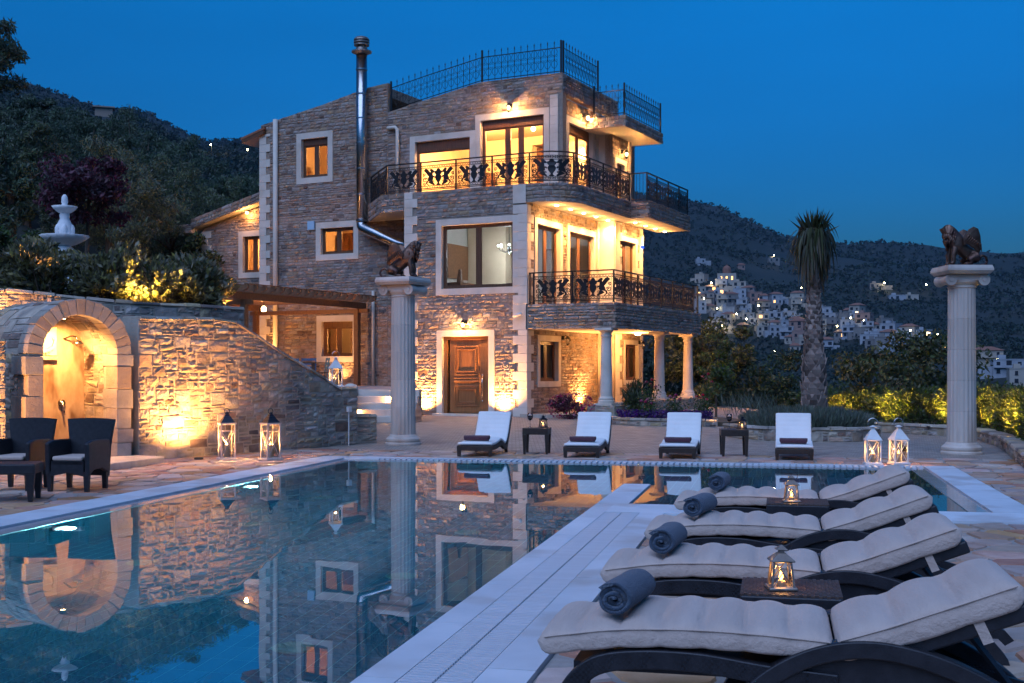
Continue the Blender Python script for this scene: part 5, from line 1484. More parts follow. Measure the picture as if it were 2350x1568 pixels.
def band(b, path, thick, f, d0, d1, step=.03):
    P, L_ = resample(path, step); top = []; bot = []
    for i, p in enumerate(P):
        t = (P[min(i+1,len(P)-1)]-P[max(i-1,0)]).normalized(); nn = Vector((-t.y,t.x))
        top.append(tuple(p)); bot.append(tuple(p-nn*thick))
    b.strip(top, bot, f, d0, d1)
LW = .59
fxz = lambda a, z, d: (a, d, z)
def wicker_lounger():
    t = thing('sun_lounger', 'x', 'sun lounger', group='wicker sun loungers along the near side of the pool')
    for y in (0.0, LW-.05):
        b = MB(); band(b, [(.02,0.0),(.04,.11),(.10,.225),(.20,.305),(.36,.335),(.58,.335),(.82,.305),(1.06,.285)], .07, fxz, y, y+.05); b.build('side_rail', m_wicker, t, bevel=.006)
        b = MB(); band(b, [(.60,0.0),(.66,.12),(.78,.265),(.95,.368),(1.14,.408),(1.33,.385),(1.52,.315),(1.70,.205),(1.84,.06),(1.87,0.0)], .062, fxz, y-.012, y+.062); b.build('arm_arch', m_wicker, t, bevel=.006)
        b = MB(); b.ext([(.68,.01),(.80,.215),(.96,.31),(1.14,.345),(1.32,.325),(1.50,.255),(1.68,.14),(1.78,.01)], fxz, y+.018, y+.03); b.build('side_panel', m_wicker, t)
    b = MB(); b.box(.12,.05,.245,1.08,LW-.05,.275); b.box(.02,.05,.02,.07,LW-.05,.08); b.build('seat_deck', m_wicker, t)
    # tilting back: two rails with a woven panel
    b = MB(); band(b, [(1.02,.322),(1.22,.385),(1.46,.474),(1.685,.560)], .058, fxz, .02, LW-.02); b.build('back_panel', m_wicker, t, bevel=.008)
    for y in (.10,LW-.14):
        b = MB(); b.tube([(1.50,y,.43),(1.72,y,.14)],.014,6); b.build('back_strut', m_blkmetal, t)
    for y in (.07,LW-.10):
        b = MB(); b.ext([(1.16,.30),(1.20,.33),(1.86,.145),(1.90,.10),(1.86,.075),(1.83,.105),(1.80,.105)], fxz, y, y+.03); b.build('ratchet_rail', m_wicker, t)
    for k in range(6):
        b = MB(); x = 1.30+k*.09; b.tube([(x,.09,.255-k*.026),(x,LW-.09,.255-k*.026)],.009,6); b.build('rung', m_blkmetal, t)
    c = cushion([(-.012,.346),(.12,.366),(.30,.390),(.55,.400),(.80,.394),(1.045,.378)], LW, .050, 7, ends=(.05,.02), seed=3)
    co = c.build('seat_cushion', m_cush, t, smooth=True)
    c2 = cushion([(1.052,.380),(1.22,.434),(1.44,.518),(1.665,.606)], LW, .058, 3, ends=(.02,.06), seed=5)
    c2o = c2.build('back_cushion', m_cush, t, smooth=True)
    for path, par, hh in (([(.02,.368),(.12,.384),(.30,.4075),(.55,.4175),(.80,.4115),(1.03,.3965)], co, 0), ([(1.065,.404),(1.215,.453),(1.435,.537),(1.64,.617)], c2o, 0)):
        P, _ = resample(path, .03)
        for y in (-.001, LW+.001):
            b = MB(); b.tube([(p.x,y,p.y) for p in P], .0035, 5); b.build('piping', m_cush, par)
    b = MB(); b.ext([(1.50,.484),(1.533,.497),(1.568,.422),(1.535,.409)], fxz, .0145, .0185); b.build('tie_strap', m_cush, c2o)
    return t
LN = [(-.86,4.30,'nearest beige-cushioned wicker lounger, in the lower right corner'),
      (-.85,5.80,'second nearest beige wicker lounger, behind the near lantern table'),
      (-.80,7.30,'third beige wicker lounger, in front of the farther lantern table'),
      (-.76,8.95,'farthest of the four beige wicker loungers, beside the shallow pool')]
proto = wicker_lounger()
for k, (v, u, lb) in enumerate(LN):
    if k == 0:
        proto.location = PW(v,u,.008); proto.rotation_euler = (0,0,-PA); proto['label'] = lb
    else:
        copy_tree(proto, PW(v,u,.008), -PA, lb)

def towel_roll(name, label, loc, rz, L_, r, m, turns=3.4, squash=.9, seed=1):
    rg = random.Random(seed); b = MB(); n = 190
    top = []; bot = []
    for k in range(n+1):
        a = 2*PI*turns*k/n; rr = r*(.16+.84*k/n)
        w = 1+.035*math.sin(2*a+1.3)+.015*math.sin(5*a+seed)
        th = r*.84/turns*.86
        top.append((rr*w*math.cos(a), rr*w*math.sin(a)*squash)); bot.append(((rr-th)*w*math.cos(a), (rr-th)*w*math.sin(a)*squash))
    ys = [-L_/2, -L_/2+.008, -L_/4, 0, L_/4, L_/2-.008, L_/2]
    # layers along the axis with slightly wandering ends
    vs = []; N2 = len(top)
    for j, y in enumerate(ys):
        sh_ = .975 if j in (0,len(ys)-1) else 1+rg.uniform(-.02,.02)
        for p, q in ((top,0),(bot,1)):
            for i, (x, z) in enumerate(p):
                vs.append((x*sh_+(0), y+(.012*math.sin(i*.085+q)*(-1 if j == 0 else 1) if j in (0,len(ys)-1) else 0), z*sh_))
    fs = []
    S = 2*N2
    for j in range(len(ys)-1):
        for i in range(N2-1):
            fs.append((j*S+i, j*S+i+1, (j+1)*S+i+1, (j+1)*S+i)); fs.append((j*S+N2+i, (j+1)*S+N2+i, (j+1)*S+N2+i+1, j*S+N2+i+1))
        fs.append((j*S+N2-1, j*S+S-1, (j+1)*S+S-1, (j+1)*S+N2-1))
    for j in (0, len(ys)-1):
        for i in range(N2-1): fs.append((j*S+i, j*S+N2+i, j*S+N2+i+1, j*S+i+1))
    b.add(vs, fs)
    o = b.build(name, m, None, smooth=True); o.location = loc; o.rotation_euler = (0,0,rz)
    return o
def at_lounger(k, x, y, z):
    v, u, _ = LN[k]; return PW(v+x, u+y, z)
for k, (x, y, rz, L_, lb) in enumerate(((.29,.24,.15,.34,'dark blue rolled towel on the nearest beige lounger'),(.30,.24,.1,.34,'dark blue rolled towel on the second nearest beige lounger'),
        (.31,.27,.2,.34,'dark blue rolled towel on the third beige lounger'),(.31,.26,.08,.34,'dark blue rolled towel on the farthest beige lounger'))):
    o = towel_roll('rolled_towel', lb, at_lounger(k,x,y,.508), -PA-rz, L_, .075, m_towelb, seed=k+1)
    tag(o, lb, 'towel', 'dark blue rolled towels')

def side_table(name, label, loc, rz, m, group, W=.42, Hh=.42, weave=False):
    t = thing(name, label, 'side table', loc, rz, group)
    b = MB(); b.box(-W/2,-W/2,Hh-.105,W/2,W/2,Hh-.012 if weave else Hh); b.build('apron', m, t, bevel=.008)
    for sx in (-1,1):
        for sy in (-1,1):
            b = MB(); b.frustum((sx*(W/2-.032),sy*(W/2-.032),0),.036,.06,Hh-.104); b.build('leg', m, t, bevel=.004)
    if weave:
        b = MB(); n = 26; s = W/n
        for i in range(n):
            for j in range(n):
                if (i+j) % 2 == 0: b.box(-W/2+i*s+.0005,-W/2+j*s+.001,Hh-.014,-W/2+(i+1)*s-.0005,-W/2+(j+1)*s-.001,Hh-.004)
        o = b.build('woven_top', m_weave, t); o['kind'] = 'stuff'
    return t
side_table('side_table','near woven side table with a lit lantern between the two nearest beige loungers',PW(.045,5.27,.008),-PA,m_wicker,'side tables by the pool',.415,.42,True)
side_table('side_table','farther woven side table with a lit lantern, before the farthest beige lounger',PW(.12,8.72,.008),-PA,m_wicker,'side tables by the pool',.425,.42,True)

# ---- lanterns
def ring_pts(r, n=16, a0=0, a1=2*PI, z0=0, x=True): return [(r*math.cos(a0+(a1-a0)*k/n), 0, z0+r*math.sin(a0+(a1-a0)*k/n)) for k in range(n+1)]
def candle(t, h, r, e, z0, two=False):
    b = MB(); b.lathe([(r,z0),(r,z0+h-.006),(r*.8,z0+h),(r*.3,z0+h-.006)],16); b.build('candle', m_wax, t, smooth=False)
    b = MB(); b.lathe([(.003,z0+h),(.010,z0+h+.012),(.007,z0+h+.03),(.001,z0+h+.045)],8); b.build('flame', m_flame, t, smooth=True)
    lamp('candle_light',(0,0,z0+h+.03),e*.5,(1,.47,.14),.015,t)
def lantern(label, loc, rz, w0, w1, h, frame_m, roof_m, style, e=4.0, group=None, ch=.12, cr=.03, name='lantern'):
    t = thing(name, label, 'lantern', loc, rz, group)
    zb = .03 if style != 'small' else .012
    b = MB(); b.frustum((0,0,0),w0*1.22,w0*1.18,zb); b.build('base', frame_m, t, bevel=.004)
    pw = w0*.085 if style != 'tall' else w0*.10
    def corner(sx,sy,q): w = w0+(w1-w0)*q; return (sx*(w/2-pw/2), sy*(w/2-pw/2), zb+h*q)
    for sx in (-1,1):
        for sy in (-1,1):
            p = Vector(corner(sx,sy,0)); q = Vector(corner(sx,sy,1)); b = MB()
            vs = [(p.x+a*pw/2,p.y+c*pw/2,p.z) for a,c in ((-1,-1),(1,-1),(1,1),(-1,1))]+[(q.x+a*pw/2,q.y+c*pw/2,q.z) for a,c in ((-1,-1),(1,-1),(1,1),(-1,1))]
            b.add(vs,[(3,2,1,0),(4,5,6,7),(0,1,5,4),(1,2,6,5),(2,3,7,6),(3,0,4,7)]); b.build('corner_post', frame_m, t)
    lo_q, hi_q = (.02,.985); mid_q = .80 if style == 'tall' else 1.0
    cb = MB(); gl_ = MB()
    for a in range(4):
        M3 = Matrix.Rotation(a*PI/2,3,'Z')
        def pt(u, q, off=0.0): w = w0+(w1-w0)*q; return tuple(M3 @ Vector((u*(w/2-pw), -(w/2-pw/2)-off, zb+h*q)))
        r_ = pw*.26
        cb.tube([pt(-1,.0),pt(1,.0)],pw*.42,4); cb.tube([pt(-1,1),pt(1,1)],pw*.42,4)
        cb.tube([pt(-1,lo_q),pt(1,mid_q)],r_,4); cb.tube([pt(1,lo_q),pt(-1,mid_q)],r_,4)
        if style == 'tall': cb.tube([pt(-1,mid_q),pt(1,mid_q)],r_,4)
        gl_.add([pt(-1,lo_q,-pw*.3),pt(1,lo_q,-pw*.3),pt(1,hi_q,-pw*.3),pt(-1,hi_q,-pw*.3)],[(0,1,2,3)])
    cb.build('cross_bars', frame_m, t); gl_.build('glass', m_lglass, t)
    zt = zb+h
    b = MB()
    if style == 'tall':
        b.frustum((0,0,zt),w1*1.08,w1*1.1,.025); to = b.build('top_plate', frame_m, t, bevel=.004)
        b = MB(); z = zt+.026
        for a_, c_, hh in ((.92,.84,.02),(.80,.62,.035),(.60,.40,.04),(.34,.28,.03)): b.frustum((0,0,z),w1*a_,w1*c_,hh); z += hh
        b.lathe([(.03,0),(.035,.02),(.015,.035)],10,(0,0,z)); ro_ = b.build('roof', roof_m, t, bevel=.004)
        b = MB(); b.tube(ring_pts(.04,14,0,2*PI,z+.045),.006,5); b.build('ring', roof_m, ro_)
    elif style == 'white':
        b.frustum((0,0,zt),w1*1.12,w1*1.12,.012); b.frustum((0,0,zt+.012),w1*1.1,w1*.28,.14); ro_ = b.build('roof', roof_m, t, bevel=.003)
        b = MB(); b.frustum((0,0,zt+.152),w1*.22,w1*.22,.035); b.lathe([(.05,.035),(.055,.04),(.01,.06)],12,(0,0,zt+.152)); b.build('vent', roof_m, ro_)
        b = MB(); b.tube(ring_pts(.068,20,-.35,PI+.35,zt+.245),.006,6); b.build('ring', m_steel, ro_)
    else:
        b.frustum((0,0,zt),w1*1.28,w1*1.30,.006); b.frustum((0,0,zt+.006),w1*1.28,w1*.42,.030); ro_ = b.build('roof', roof_m, t, bevel=.002)
        b = MB(); b.frustum((0,0,zt+.036),w1*.30,w1*.30,.014); b.frustum((0,0,zt+.05),w1*.62,w1*.1,.018); b.build('vent', roof_m, ro_)
        b = MB(); b.tube([(p[0]+.02,p[1],p[2]) for p in ring_pts(.024,14,0,2*PI,zt+.066)],.0022,5); b.build('ring', m_blkmetal, ro_)
    candle(t, ch, cr, e, zb+.001)
    return t
lantern('tall white wooden candle lantern by the stone wall, the left of two',(-4.27,17.95,.012),R(24),.225,.225,.50,m_shabby,m_blkmetal,'tall',16,'tall lanterns by the garden wall',.20,.042)
lantern('tall white wooden candle lantern by the stone wall, the right of two',(-3.61,17.92,.012),R(40),.225,.225,.50,m_shabby,m_blkmetal,'tall',16,'tall lanterns by the garden wall',.20,.042)
lantern('white metal lantern standing on top of the garden wall end',(-3.18,21.62,1.05),R(25),.195,.195,.30,m_white,m_white,'white',4,'white metal lanterns',.10,.035)
lantern('white metal lantern left of two at the far pool corner',(5.12,17.0,.012),R(-8),.205,.205,.315,m_white,m_white,'white',4,'white metal lanterns',.13,.03)
lantern('white metal lantern right of two at the far pool corner',(5.51,17.08,.012),R(6),.205,.205,.315,m_white,m_white,'white',4,'white metal lanterns',.13,.03)
lantern('small weathered metal lantern on the near woven side table',PW(.005,5.20,.426),-PA+.2,.10,.078,.105,m_galv,m_galv,'small',.45,'small lanterns on side tables',.022,.019)
lantern('small weathered metal lantern on the farther woven side table',PW(.08,8.66,.426),-PA+.1,.10,.078,.105,m_galv,m_galv,'small',.45,'small lanterns on side tables',.022,.019)

# ---- far row: dark wicker loungers with white cushions
def white_lounger():
    t = thing('sun_lounger','x','sun lounger',group='white-cushioned loungers at the far end of the pool'); W = .56
    prof_ = [(0,.172),(.28,.175),(.50,.195),(.66,.215),(.80,.185),(.93,.135),(1.04,.15),(1.12,.235),(1.22,.37),(1.36,.585)]
    for y in (0,W-.05):
        b = MB(); band(b, prof_, .075, fxz, y, y+.05); b.build('side_rail', m_wickerbr, t, bevel=.006)
    b = MB(); band(b, [(x,z-.012) for x,z in prof_], .03, fxz, .05, W-.05); b.build('bed_panel', m_wickerbr, t)
    b = MB(); b.box(-.02,0,.09,.03,W,.168); b.build('front_rail', m_wickerbr, t, bevel=.006)
    for x, y, z in ((.01,.03,.1),(.01,W-.03,.1),(1.10,.03,.2),(1.10,W-.03,.2)):
        b = MB(); b.frustum((x,y,0),.045,.055,z); b.build('leg', m_wickerbr, t)
    c = cushion([(x,z+.030) for x,z in [(.0,.172),(.28,.176),(.50,.196),(.66,.215),(.80,.188),(.92,.150),(1.02,.165),(1.12,.245),(1.22,.375),(1.385,.625)]], W-.01, .026, 19, y0=.005, puff=.42, ends=(.02,.02), step=.012, nr=28, seed=9)
    c.build('cushion', m_cushw, t, smooth=True)
    return t
FL = [(-4.90,18.0,'leftmost white-cushioned lounger, beside the wine glass table'),(-3.24,18.1,'second white-cushioned lounger from the left, in front of the portico column'),
      (-1.79,18.2,'third white-cushioned lounger from the left, before the flower bed'),(-.07,18.3,'rightmost white-cushioned lounger, in front of the lavender bed')]
pro2 = white_lounger()
for k, (v, u, lb) in enumerate(FL):
    loc = PW(v+.56,u,.01)
    if k == 0: pro2.location = loc; pro2.rotation_euler = (0,0,PI/2-PA); pro2['label'] = lb
    else: copy_tree(pro2, loc, PI/2-PA, lb)
    o = towel_roll('rolled_towel','',PW(v+.27,u+.20,.285),PI/2-PA,.39,.058,m_towelp,2.6,.95,seed=20+k)
    tag(o, 'plum red rolled towel on the '+lb.split(',')[0], 'towel', 'plum rolled towels')
side_table('side_table','dark wicker side table with wine between the two leftmost white loungers',(.40,19.25,.01),-R(8),m_wickerbr,'side tables by the pool',.42,.42)
side_table('side_table','dark wicker side table with wine left of the rightmost white lounger',(3.48,18.8,.01),-R(5),m_wickerbr,'side tables by the pool',.42,.42)
m_wine = mat('red_wine', (0.05,0.004,0.008), rough=.05, spec=.8)
m_gobl = glass('goblet_glass', (0.95,0.95,0.95), .01, 1.5, .04)
def wine_glass(label, loc):
    t = thing('wine_glass', label, 'wine glass', loc, 0, 'wine glasses on the far tables')
    b = MB(); b.lathe([(.036,0),(.036,.003),(.006,.008),(.005,.10),(.01,.112),(.036,.135),(.047,.165),(.046,.2),(.038,.235)],20); b.build('goblet', m_gobl, t, smooth=True)
    b = MB(); b.lathe([(.008,.116),(.034,.137),(.044,.165),(.044,.19)],20); b.build('wine', m_wine, t, smooth=True)
wine_glass('red wine glass on the table between the two leftmost white loungers',(.29,19.18,.432))
wine_glass('red wine glass on the table left of the rightmost white lounger',(3.40,18.75,.432))
lantern('small dark lantern on the table between the two leftmost white loungers',(.50,19.22,.432),.3,.115,.095,.115,m_blkmetal,m_blkmetal,'small',.6,'small lanterns on side tables',.025,.02)
lantern('small dark lantern on the table left of the rightmost white lounger',(3.60,18.75,.432),.2,.115,.095,.115,m_blkmetal,m_blkmetal,'small',.6,'small lanterns on side tables',.025,.02)

# ---- wicker armchairs and coffee table at the left
def armchair(label, x, y, rz):
    t = thing('wicker_armchair', label, 'armchair', (x,y,.012), rz, 'dark wicker armchairs by the arch')
    W, D = .52, .52
    # back: flares outward and up
    b = MB(); n = 10; front = []; backl = []
    vs = []
    for j in range(9):
        q = j/8; z = .14+.64*q; hw = .235+.01*q+(.035*max(0,(q-.55)/.45)); yy = D/2-.03+.06*q
        for k in range(n+1):
            u_ = -1+2*k/n; bow = .03*(1-u_*u_)
            vs.append((u_*hw, yy+bow, z+(.012*(1-u_*u_) if j == 8 else 0)))
    fs = [(j*(n+1)+k,j*(n+1)+k+1,(j+1)*(n+1)+k+1,(j+1)*(n+1)+k) for j in range(8) for k in range(n)]
    b.add(vs, fs); o = b.build('backrest', m_wicker, t); so = o.modifiers.new('solid','SOLIDIFY'); so.thickness = .035
    for sx in (-1,1):
        b = MB()
        top = [(-D/2,.535),(-D/2+.1,.56),(0,.565),(D/2-.02,.56)]; bot = [(-D/2+.015,.17),(-D/2+.14,.235),(.05,.24),(D/2-.02,.17)]
        b.strip(top, bot, lambda a,z,d: (sx*(W/2-.055+.0*z+d), a, z), 0, .055); b.build('arm', m_wicker, t, bevel=.015)
    b = MB(); b.strip([(-W/2+.07,.33),(0,.33),(W/2-.07,.33)],[(-W/2+.07,.17),(0,.21),(W/2-.07,.17)], lambda a,z,d:(a,-D/2+.02+d,z), 0, .04); b.build('front_skirt', m_wicker, t)
    b = MB(); b.box(-W/2+.075,-D/2+.02,.30,W/2-.075,D/2-.05,.34); b.build('seat', m_wicker, t)
    b = MB(); b.box(-W/2+.085,-D/2+.01,.342,W/2-.085,D/2-.07,.39); b.build('seat_cushion', m_cush, t, bevel=.018, seg=3)
    for sx in (-1,1):
        for sy in (-1,1):
            b = MB(); b.frustum((sx*(W/2-.045),sy*(D/2-.05),0),.042,.06,.22); b.build('leg', m_wicker, t)
armchair('dark wicker armchair in front of the arch, the right of two', -4.86,13.42, R(-8))
armchair('dark wicker armchair at the left edge, left of its twin', -5.56,13.52, R(-6))
t = thing('coffee_table','low dark wicker coffee table at the left edge, before the armchairs','coffee table',(-5.24,12.32,.012),R(10))
b = MB(); b.box(-.40,-.22,.28,.36,.24,.385); b.build('tabletop', m_wicker, t, bevel=.012)
for x, y in ((-.35,-.17),(.31,-.17),(.31,.19),(-.35,.19)):
    b = MB(); b.frustum((x,y,0),.045,.085,.282); b.build('leg', m_wicker, t, bevel=.004)
# floor drain plate by the nearest lounger, valve plates in the deck
for loc, lb in ((PW(-.90,4.55,.013),'small square floor drain plate under the foot of the nearest beige lounger'),((6.6,13.6,.014),'small square plate in the paving near the right edge')):
    b = MB(); b.box(-.075,-.075,0,.075,.075,.006)
    for r_ in (.02,.04,.06): b.lathe([(r_,.006),(r_+.006,.008),(r_+.012,.006)],18)
    o = b.build('floor_drain', m_steel); o.location = loc; o.rotation_euler = (0,0,-PA); tag(o, lb, 'drain', 'drain plates in the paving')

# ================================================================== VEGETATION
def leaf_quads(c, size, asp=.42, rg=nrg, upb=0.0, sv=.35, dirs=None):
    c = np.asarray(c, float); n = len(c)
    d = rg.normal(size=(n,3)); 
    if dirs is not None: d = d*.35+dirs
    d[:,2] += upb; d /= np.linalg.norm(d,axis=1)[:,None]+1e-9
    w = np.cross(d, rg.normal(size=(n,3))); w /= np.linalg.norm(w,axis=1)[:,None]+1e-9
    s = (np.asarray(size)*(1+rg.uniform(-sv,sv,n)))[:,None]
    v = np.stack([c-d*s*.5, c+w*s*asp*.5-d*s*.05, c+d*s*.5, c-w*s*asp*.5-d*s*.05],1).reshape(-1,3)
    q = np.arange(4*n).reshape(n,4)
    return v, q
def leafmat(name, c1, c2, vary=.4, tr=.25): return mat(name, c1, c2, scale=1.5, rough=.55, vary=vary, hue=.012, transl=tr, spec=.3)
m_pine = leafmat('pine_needles', (0.055,0.088,0.056), (0.088,0.13,0.075))
m_pine2 = leafmat('olive_pine_needles', (0.095,0.12,0.062), (0.14,0.165,0.085))
m_pale = leafmat('pale_pine_needles', (0.10,0.125,0.075), (0.14,0.165,0.095))
m_olive = leafmat('olive_leaves', (0.050,0.068,0.026), (0.080,0.10,0.038))
m_plum = leafmat('plum_leaves', (0.075,0.022,0.036), (0.12,0.04,0.055))
m_shrub = leafmat('shrub_leaves', (0.165,0.155,0.072), (0.23,0.21,0.10), .45)
m_hedge = leafmat('hedge_leaves', (0.060,0.090,0.022), (0.10,0.13,0.034), .4)
m_lav = leafmat('lavender_blades', (0.11,0.14,0.10), (0.16,0.19,0.14), .35)
m_green = leafmat('bush_leaves', (0.04,0.075,0.02), (0.07,0.11,0.03))
m_bark = mat('bark', (0.075,0.052,0.036), (0.12,0.085,0.06), scale=8, rough=.95, bump=.8, stretch=(2,2,.5))
m_scrub = leafmat('scrub_leaves', (0.018,0.034,0.023), (0.030,0.048,0.032))

def crown_pts(cx, cy, cz, rx, rz, n, K, cr, rg, flat=1.0, shell=.45):
    u = rg.normal(size=(K,3)); u /= np.linalg.norm(u,axis=1)[:,None]
    rad = rg.uniform(0,1,K)**shell
    cc = u*rad[:,None]*np.array([rx,rx,rz])*(1+rg.uniform(-.18,.22,(K,1)))
    w = rg.integers(0,K,n); o = rg.normal(size=(n,3)); o /= np.linalg.norm(o,axis=1)[:,None]; o *= (rg.uniform(0,1,(n,1))**.45)*cr
    o[:,2] *= flat
    sc_ = rg.uniform(.65,1.3,K)[w][:,None]
    return cc+np.array([cx,cy,cz]), cc[w]+o*sc_+np.array([cx,cy,cz])
SKY = lerp_top([(-400,190),(0,222),(100,205),(210,243),(300,258),(400,305),(480,350),(560,380),(620,390)])
def hill_h(x, y, h, zb=None):      # keep the wood under the line of the ridge seen in the photograph
    z = tz(x,y) if zb is None else zb
    return max(1.6, min(h, CAM_H+(850-SKY(1175+2750*x/y)-rng.uniform(2,34))*y/2750-z))
def tree(name, label, x, y, h, rx, rz, m, n=5000, leaf=.2, K=26, cat='tree', group=None, zb=None, upb=0.0, asp=.42, cr=None, trunk=.14, seed=0, flat=.75):
    rg = np.random.default_rng(seed+int(abs(x*31+y*17)))
    z = tz(x,y) if zb is None else zb
    t = thing(name, label, cat, (x,y,z), 0, group)
    cz = h-rz
    cc, P = crown_pts(0,0,cz,rx,rz,n,K,cr or rx*.36,rg,flat)
    P = P[P[:,2] > .15]
    v, q = leaf_quads(P, leaf, asp, rg, upb)
    link('crown', mesh_np('crown', v, q, m), t)
    b = MB(); lean = (rg.uniform(-.1,.1)*rx, rg.uniform(-.1,.1)*rx)
    b.tube([(0,0,-.3),(lean[0]*.3,lean[1]*.3,cz*.45),(lean[0],lean[1],cz)],[trunk*1.2,trunk*.85,trunk*.5],8)
    for k in range(min(8,K)):
        p = cc[k]; b.tube([(lean[0]*.6,lean[1]*.6,cz*.7),((lean[0]+p[0])/2,(lean[1]+p[1])/2,(cz*.7+p[2])/2+.1),tuple(p)],[trunk*.42,trunk*.28,trunk*.1],5)
    b.build('trunk', m_bark, t)
    return t
# hillside behind the fountain
tree('pine_tree','tall dark pine at the left edge, rising above the hillside',-17.7,40,6.7,1.15,1.25,m_pine,6000,.26,34,upb=.5,asp=.22,cr=.5)
tree('pine_tree','dark pine crowning the hill left of the small hilltop hut',-24.5,66,hill_h(-24.5,66,7.5+1.1),1.9,1.8,m_pine,12000,.24,34,upb=.5,asp=.25,cr=.5)
tree('pine_tree','ragged pine at the left shoulder of the hill',-28.0,70,hill_h(-28,70,7+1.1),1.9,1.8,m_pine,11000,.24,34,upb=.5,asp=.25,cr=.5)
tree('pine_tree','broad round pine in the middle of the left hillside',-18.4,60,hill_h(-18.4,60,7.2),2.7,2.6,m_pine,16000,.22,48,upb=.5,asp=.25,cr=.5)
tree('pine_tree','rounded pine low on the hill beside the villa wing',-12.6,52,hill_h(-12.6,52,7.2),2.0,2.3,m_pine,13000,.2,40,upb=.5,asp=.25,cr=.45)
tree('pine_tree','pine behind the plum tree with pale upright shoots',-12.2,36.5,4.5,1.6,1.9,m_pale,12000,.17,44,upb=.9,asp=.22,cr=.42)
tree('pine_tree','dark pine right of the broad round hillside pine',-17.0,70,hill_h(-17,70,7.5),2.4,2.4,m_pine,12000,.24,36,upb=.5,asp=.25,cr=.5)
tree('plum_tree','purple-leaved plum tree behind the white fountain',-9.95,28,3.6,1.0,1.0,m_plum,6500,.13,34,trunk=.06,cr=.32,zb=3.0)
tree('bush','bright green bush left of the white fountain',-10.25,24.4,2.0,.85,.8,m_green,5000,.12,26,'bush',trunk=.04,zb=2.36,cr=.32)
tree('olive_tree','thin tree lit orange from below beside the villa wing',-11.6,45,4.6,1.3,1.5,m_olive,4500,.2,26,cr=.45)
hill_spots = [(-14.8,35.5,.8),(-16.6,41,.75),(-20.5,48,.8),(-24.5,56,.85),(-30,66,.8),(-22.5,60,.95),(-15.6,49,.85),(-19.5,76,1),(-27,84,1),(-33,80,.8),(-15,82,1),(-24,100,.9),(-18,104,1),(-36,104,1),(-12.8,66,.9),(-14.6,96,.9),(-20,140,1),(-32,150,1),(-10.6,60,.9),(-27,128,1),(-38,180,1),(-17,170,1)]
for k, (x, y, fr_) in enumerate(hill_spots):
    h_ = hill_h(x,y,8.5)*fr_; rx = min(3.2,h_*.46)
    tree('hillside_pine','dark pine in the dense wood on the left hillside',x,y,h_,rx,h_*.40,(m_pine,m_pine2,m_pine,m_pale,m_pine2)[k % 5],8500,.20 if y < 62 else (.26 if y < 100 else .38),46,group='pines of the left hillside wood',upb=.6,asp=.26,cr=rx*.22,seed=k,flat=.8)
big_ = [(20,44,.55,'filling the left edge below the tall pine',1),(95,47,.80,'left behind the fountain',0),(150,40,.50,'directly behind the plum tree',2),(205,52,.97,'tall at the crest of the wood',0),(265,43,.74,'right of the plum tree',1),(320,50,.96,'broad and dark in mid slope',0),(385,46,.80,'in front of the stone outcrop',1),(440,54,.97,'above the wing roof',0),(505,50,.80,'just left of the villa wing',1),(555,58,.95,'against the villa corner',0)]
for k, (vx, d_, fr_, wd_, mi) in enumerate(big_):
    x = (vx-1175)*d_/2750; h_ = (hill_h(x,d_,9.0)+.35)*fr_; rx = min(2.3, max(1.3,h_*.40))
    tree('pine_tree','full-crowned pine on the near left slope, '+wd_,x,d_,h_,rx,h_*.43,(m_pine,m_pine2,m_pale)[mi],15000,.17,70,group='large pines of the near left slope',upb=.7,asp=.24,cr=rx*.20,seed=60+k,flat=.9,trunk=.13)
uplight('garden spotlight under the trees behind the hedge',(-9.6,29.5,3.6),(-.3,.6,1),55,140,(1,.6,.15),'garden lights among the plants')
uplight('garden spotlight under the thin tree beside the villa wing',(-11.0,43.5,1.4),(-.1,.3,1),110,130,(1,.55,.12),'garden lights among the plants')
# hilltop hut and stone outcrop on the left slope
t = thing('hilltop_hut','small flat-roofed hut on the left hilltop','hut',(-172,505,tz(-172,505)+1),0.3,None,.5)
b = MB(); b.box(-7,-6,-8,7,6,5); b.build('wall', m_mortar, t); b = MB(); b.box(-9,-8,5,9,8,6); b.build('roof', m_mortar, t)

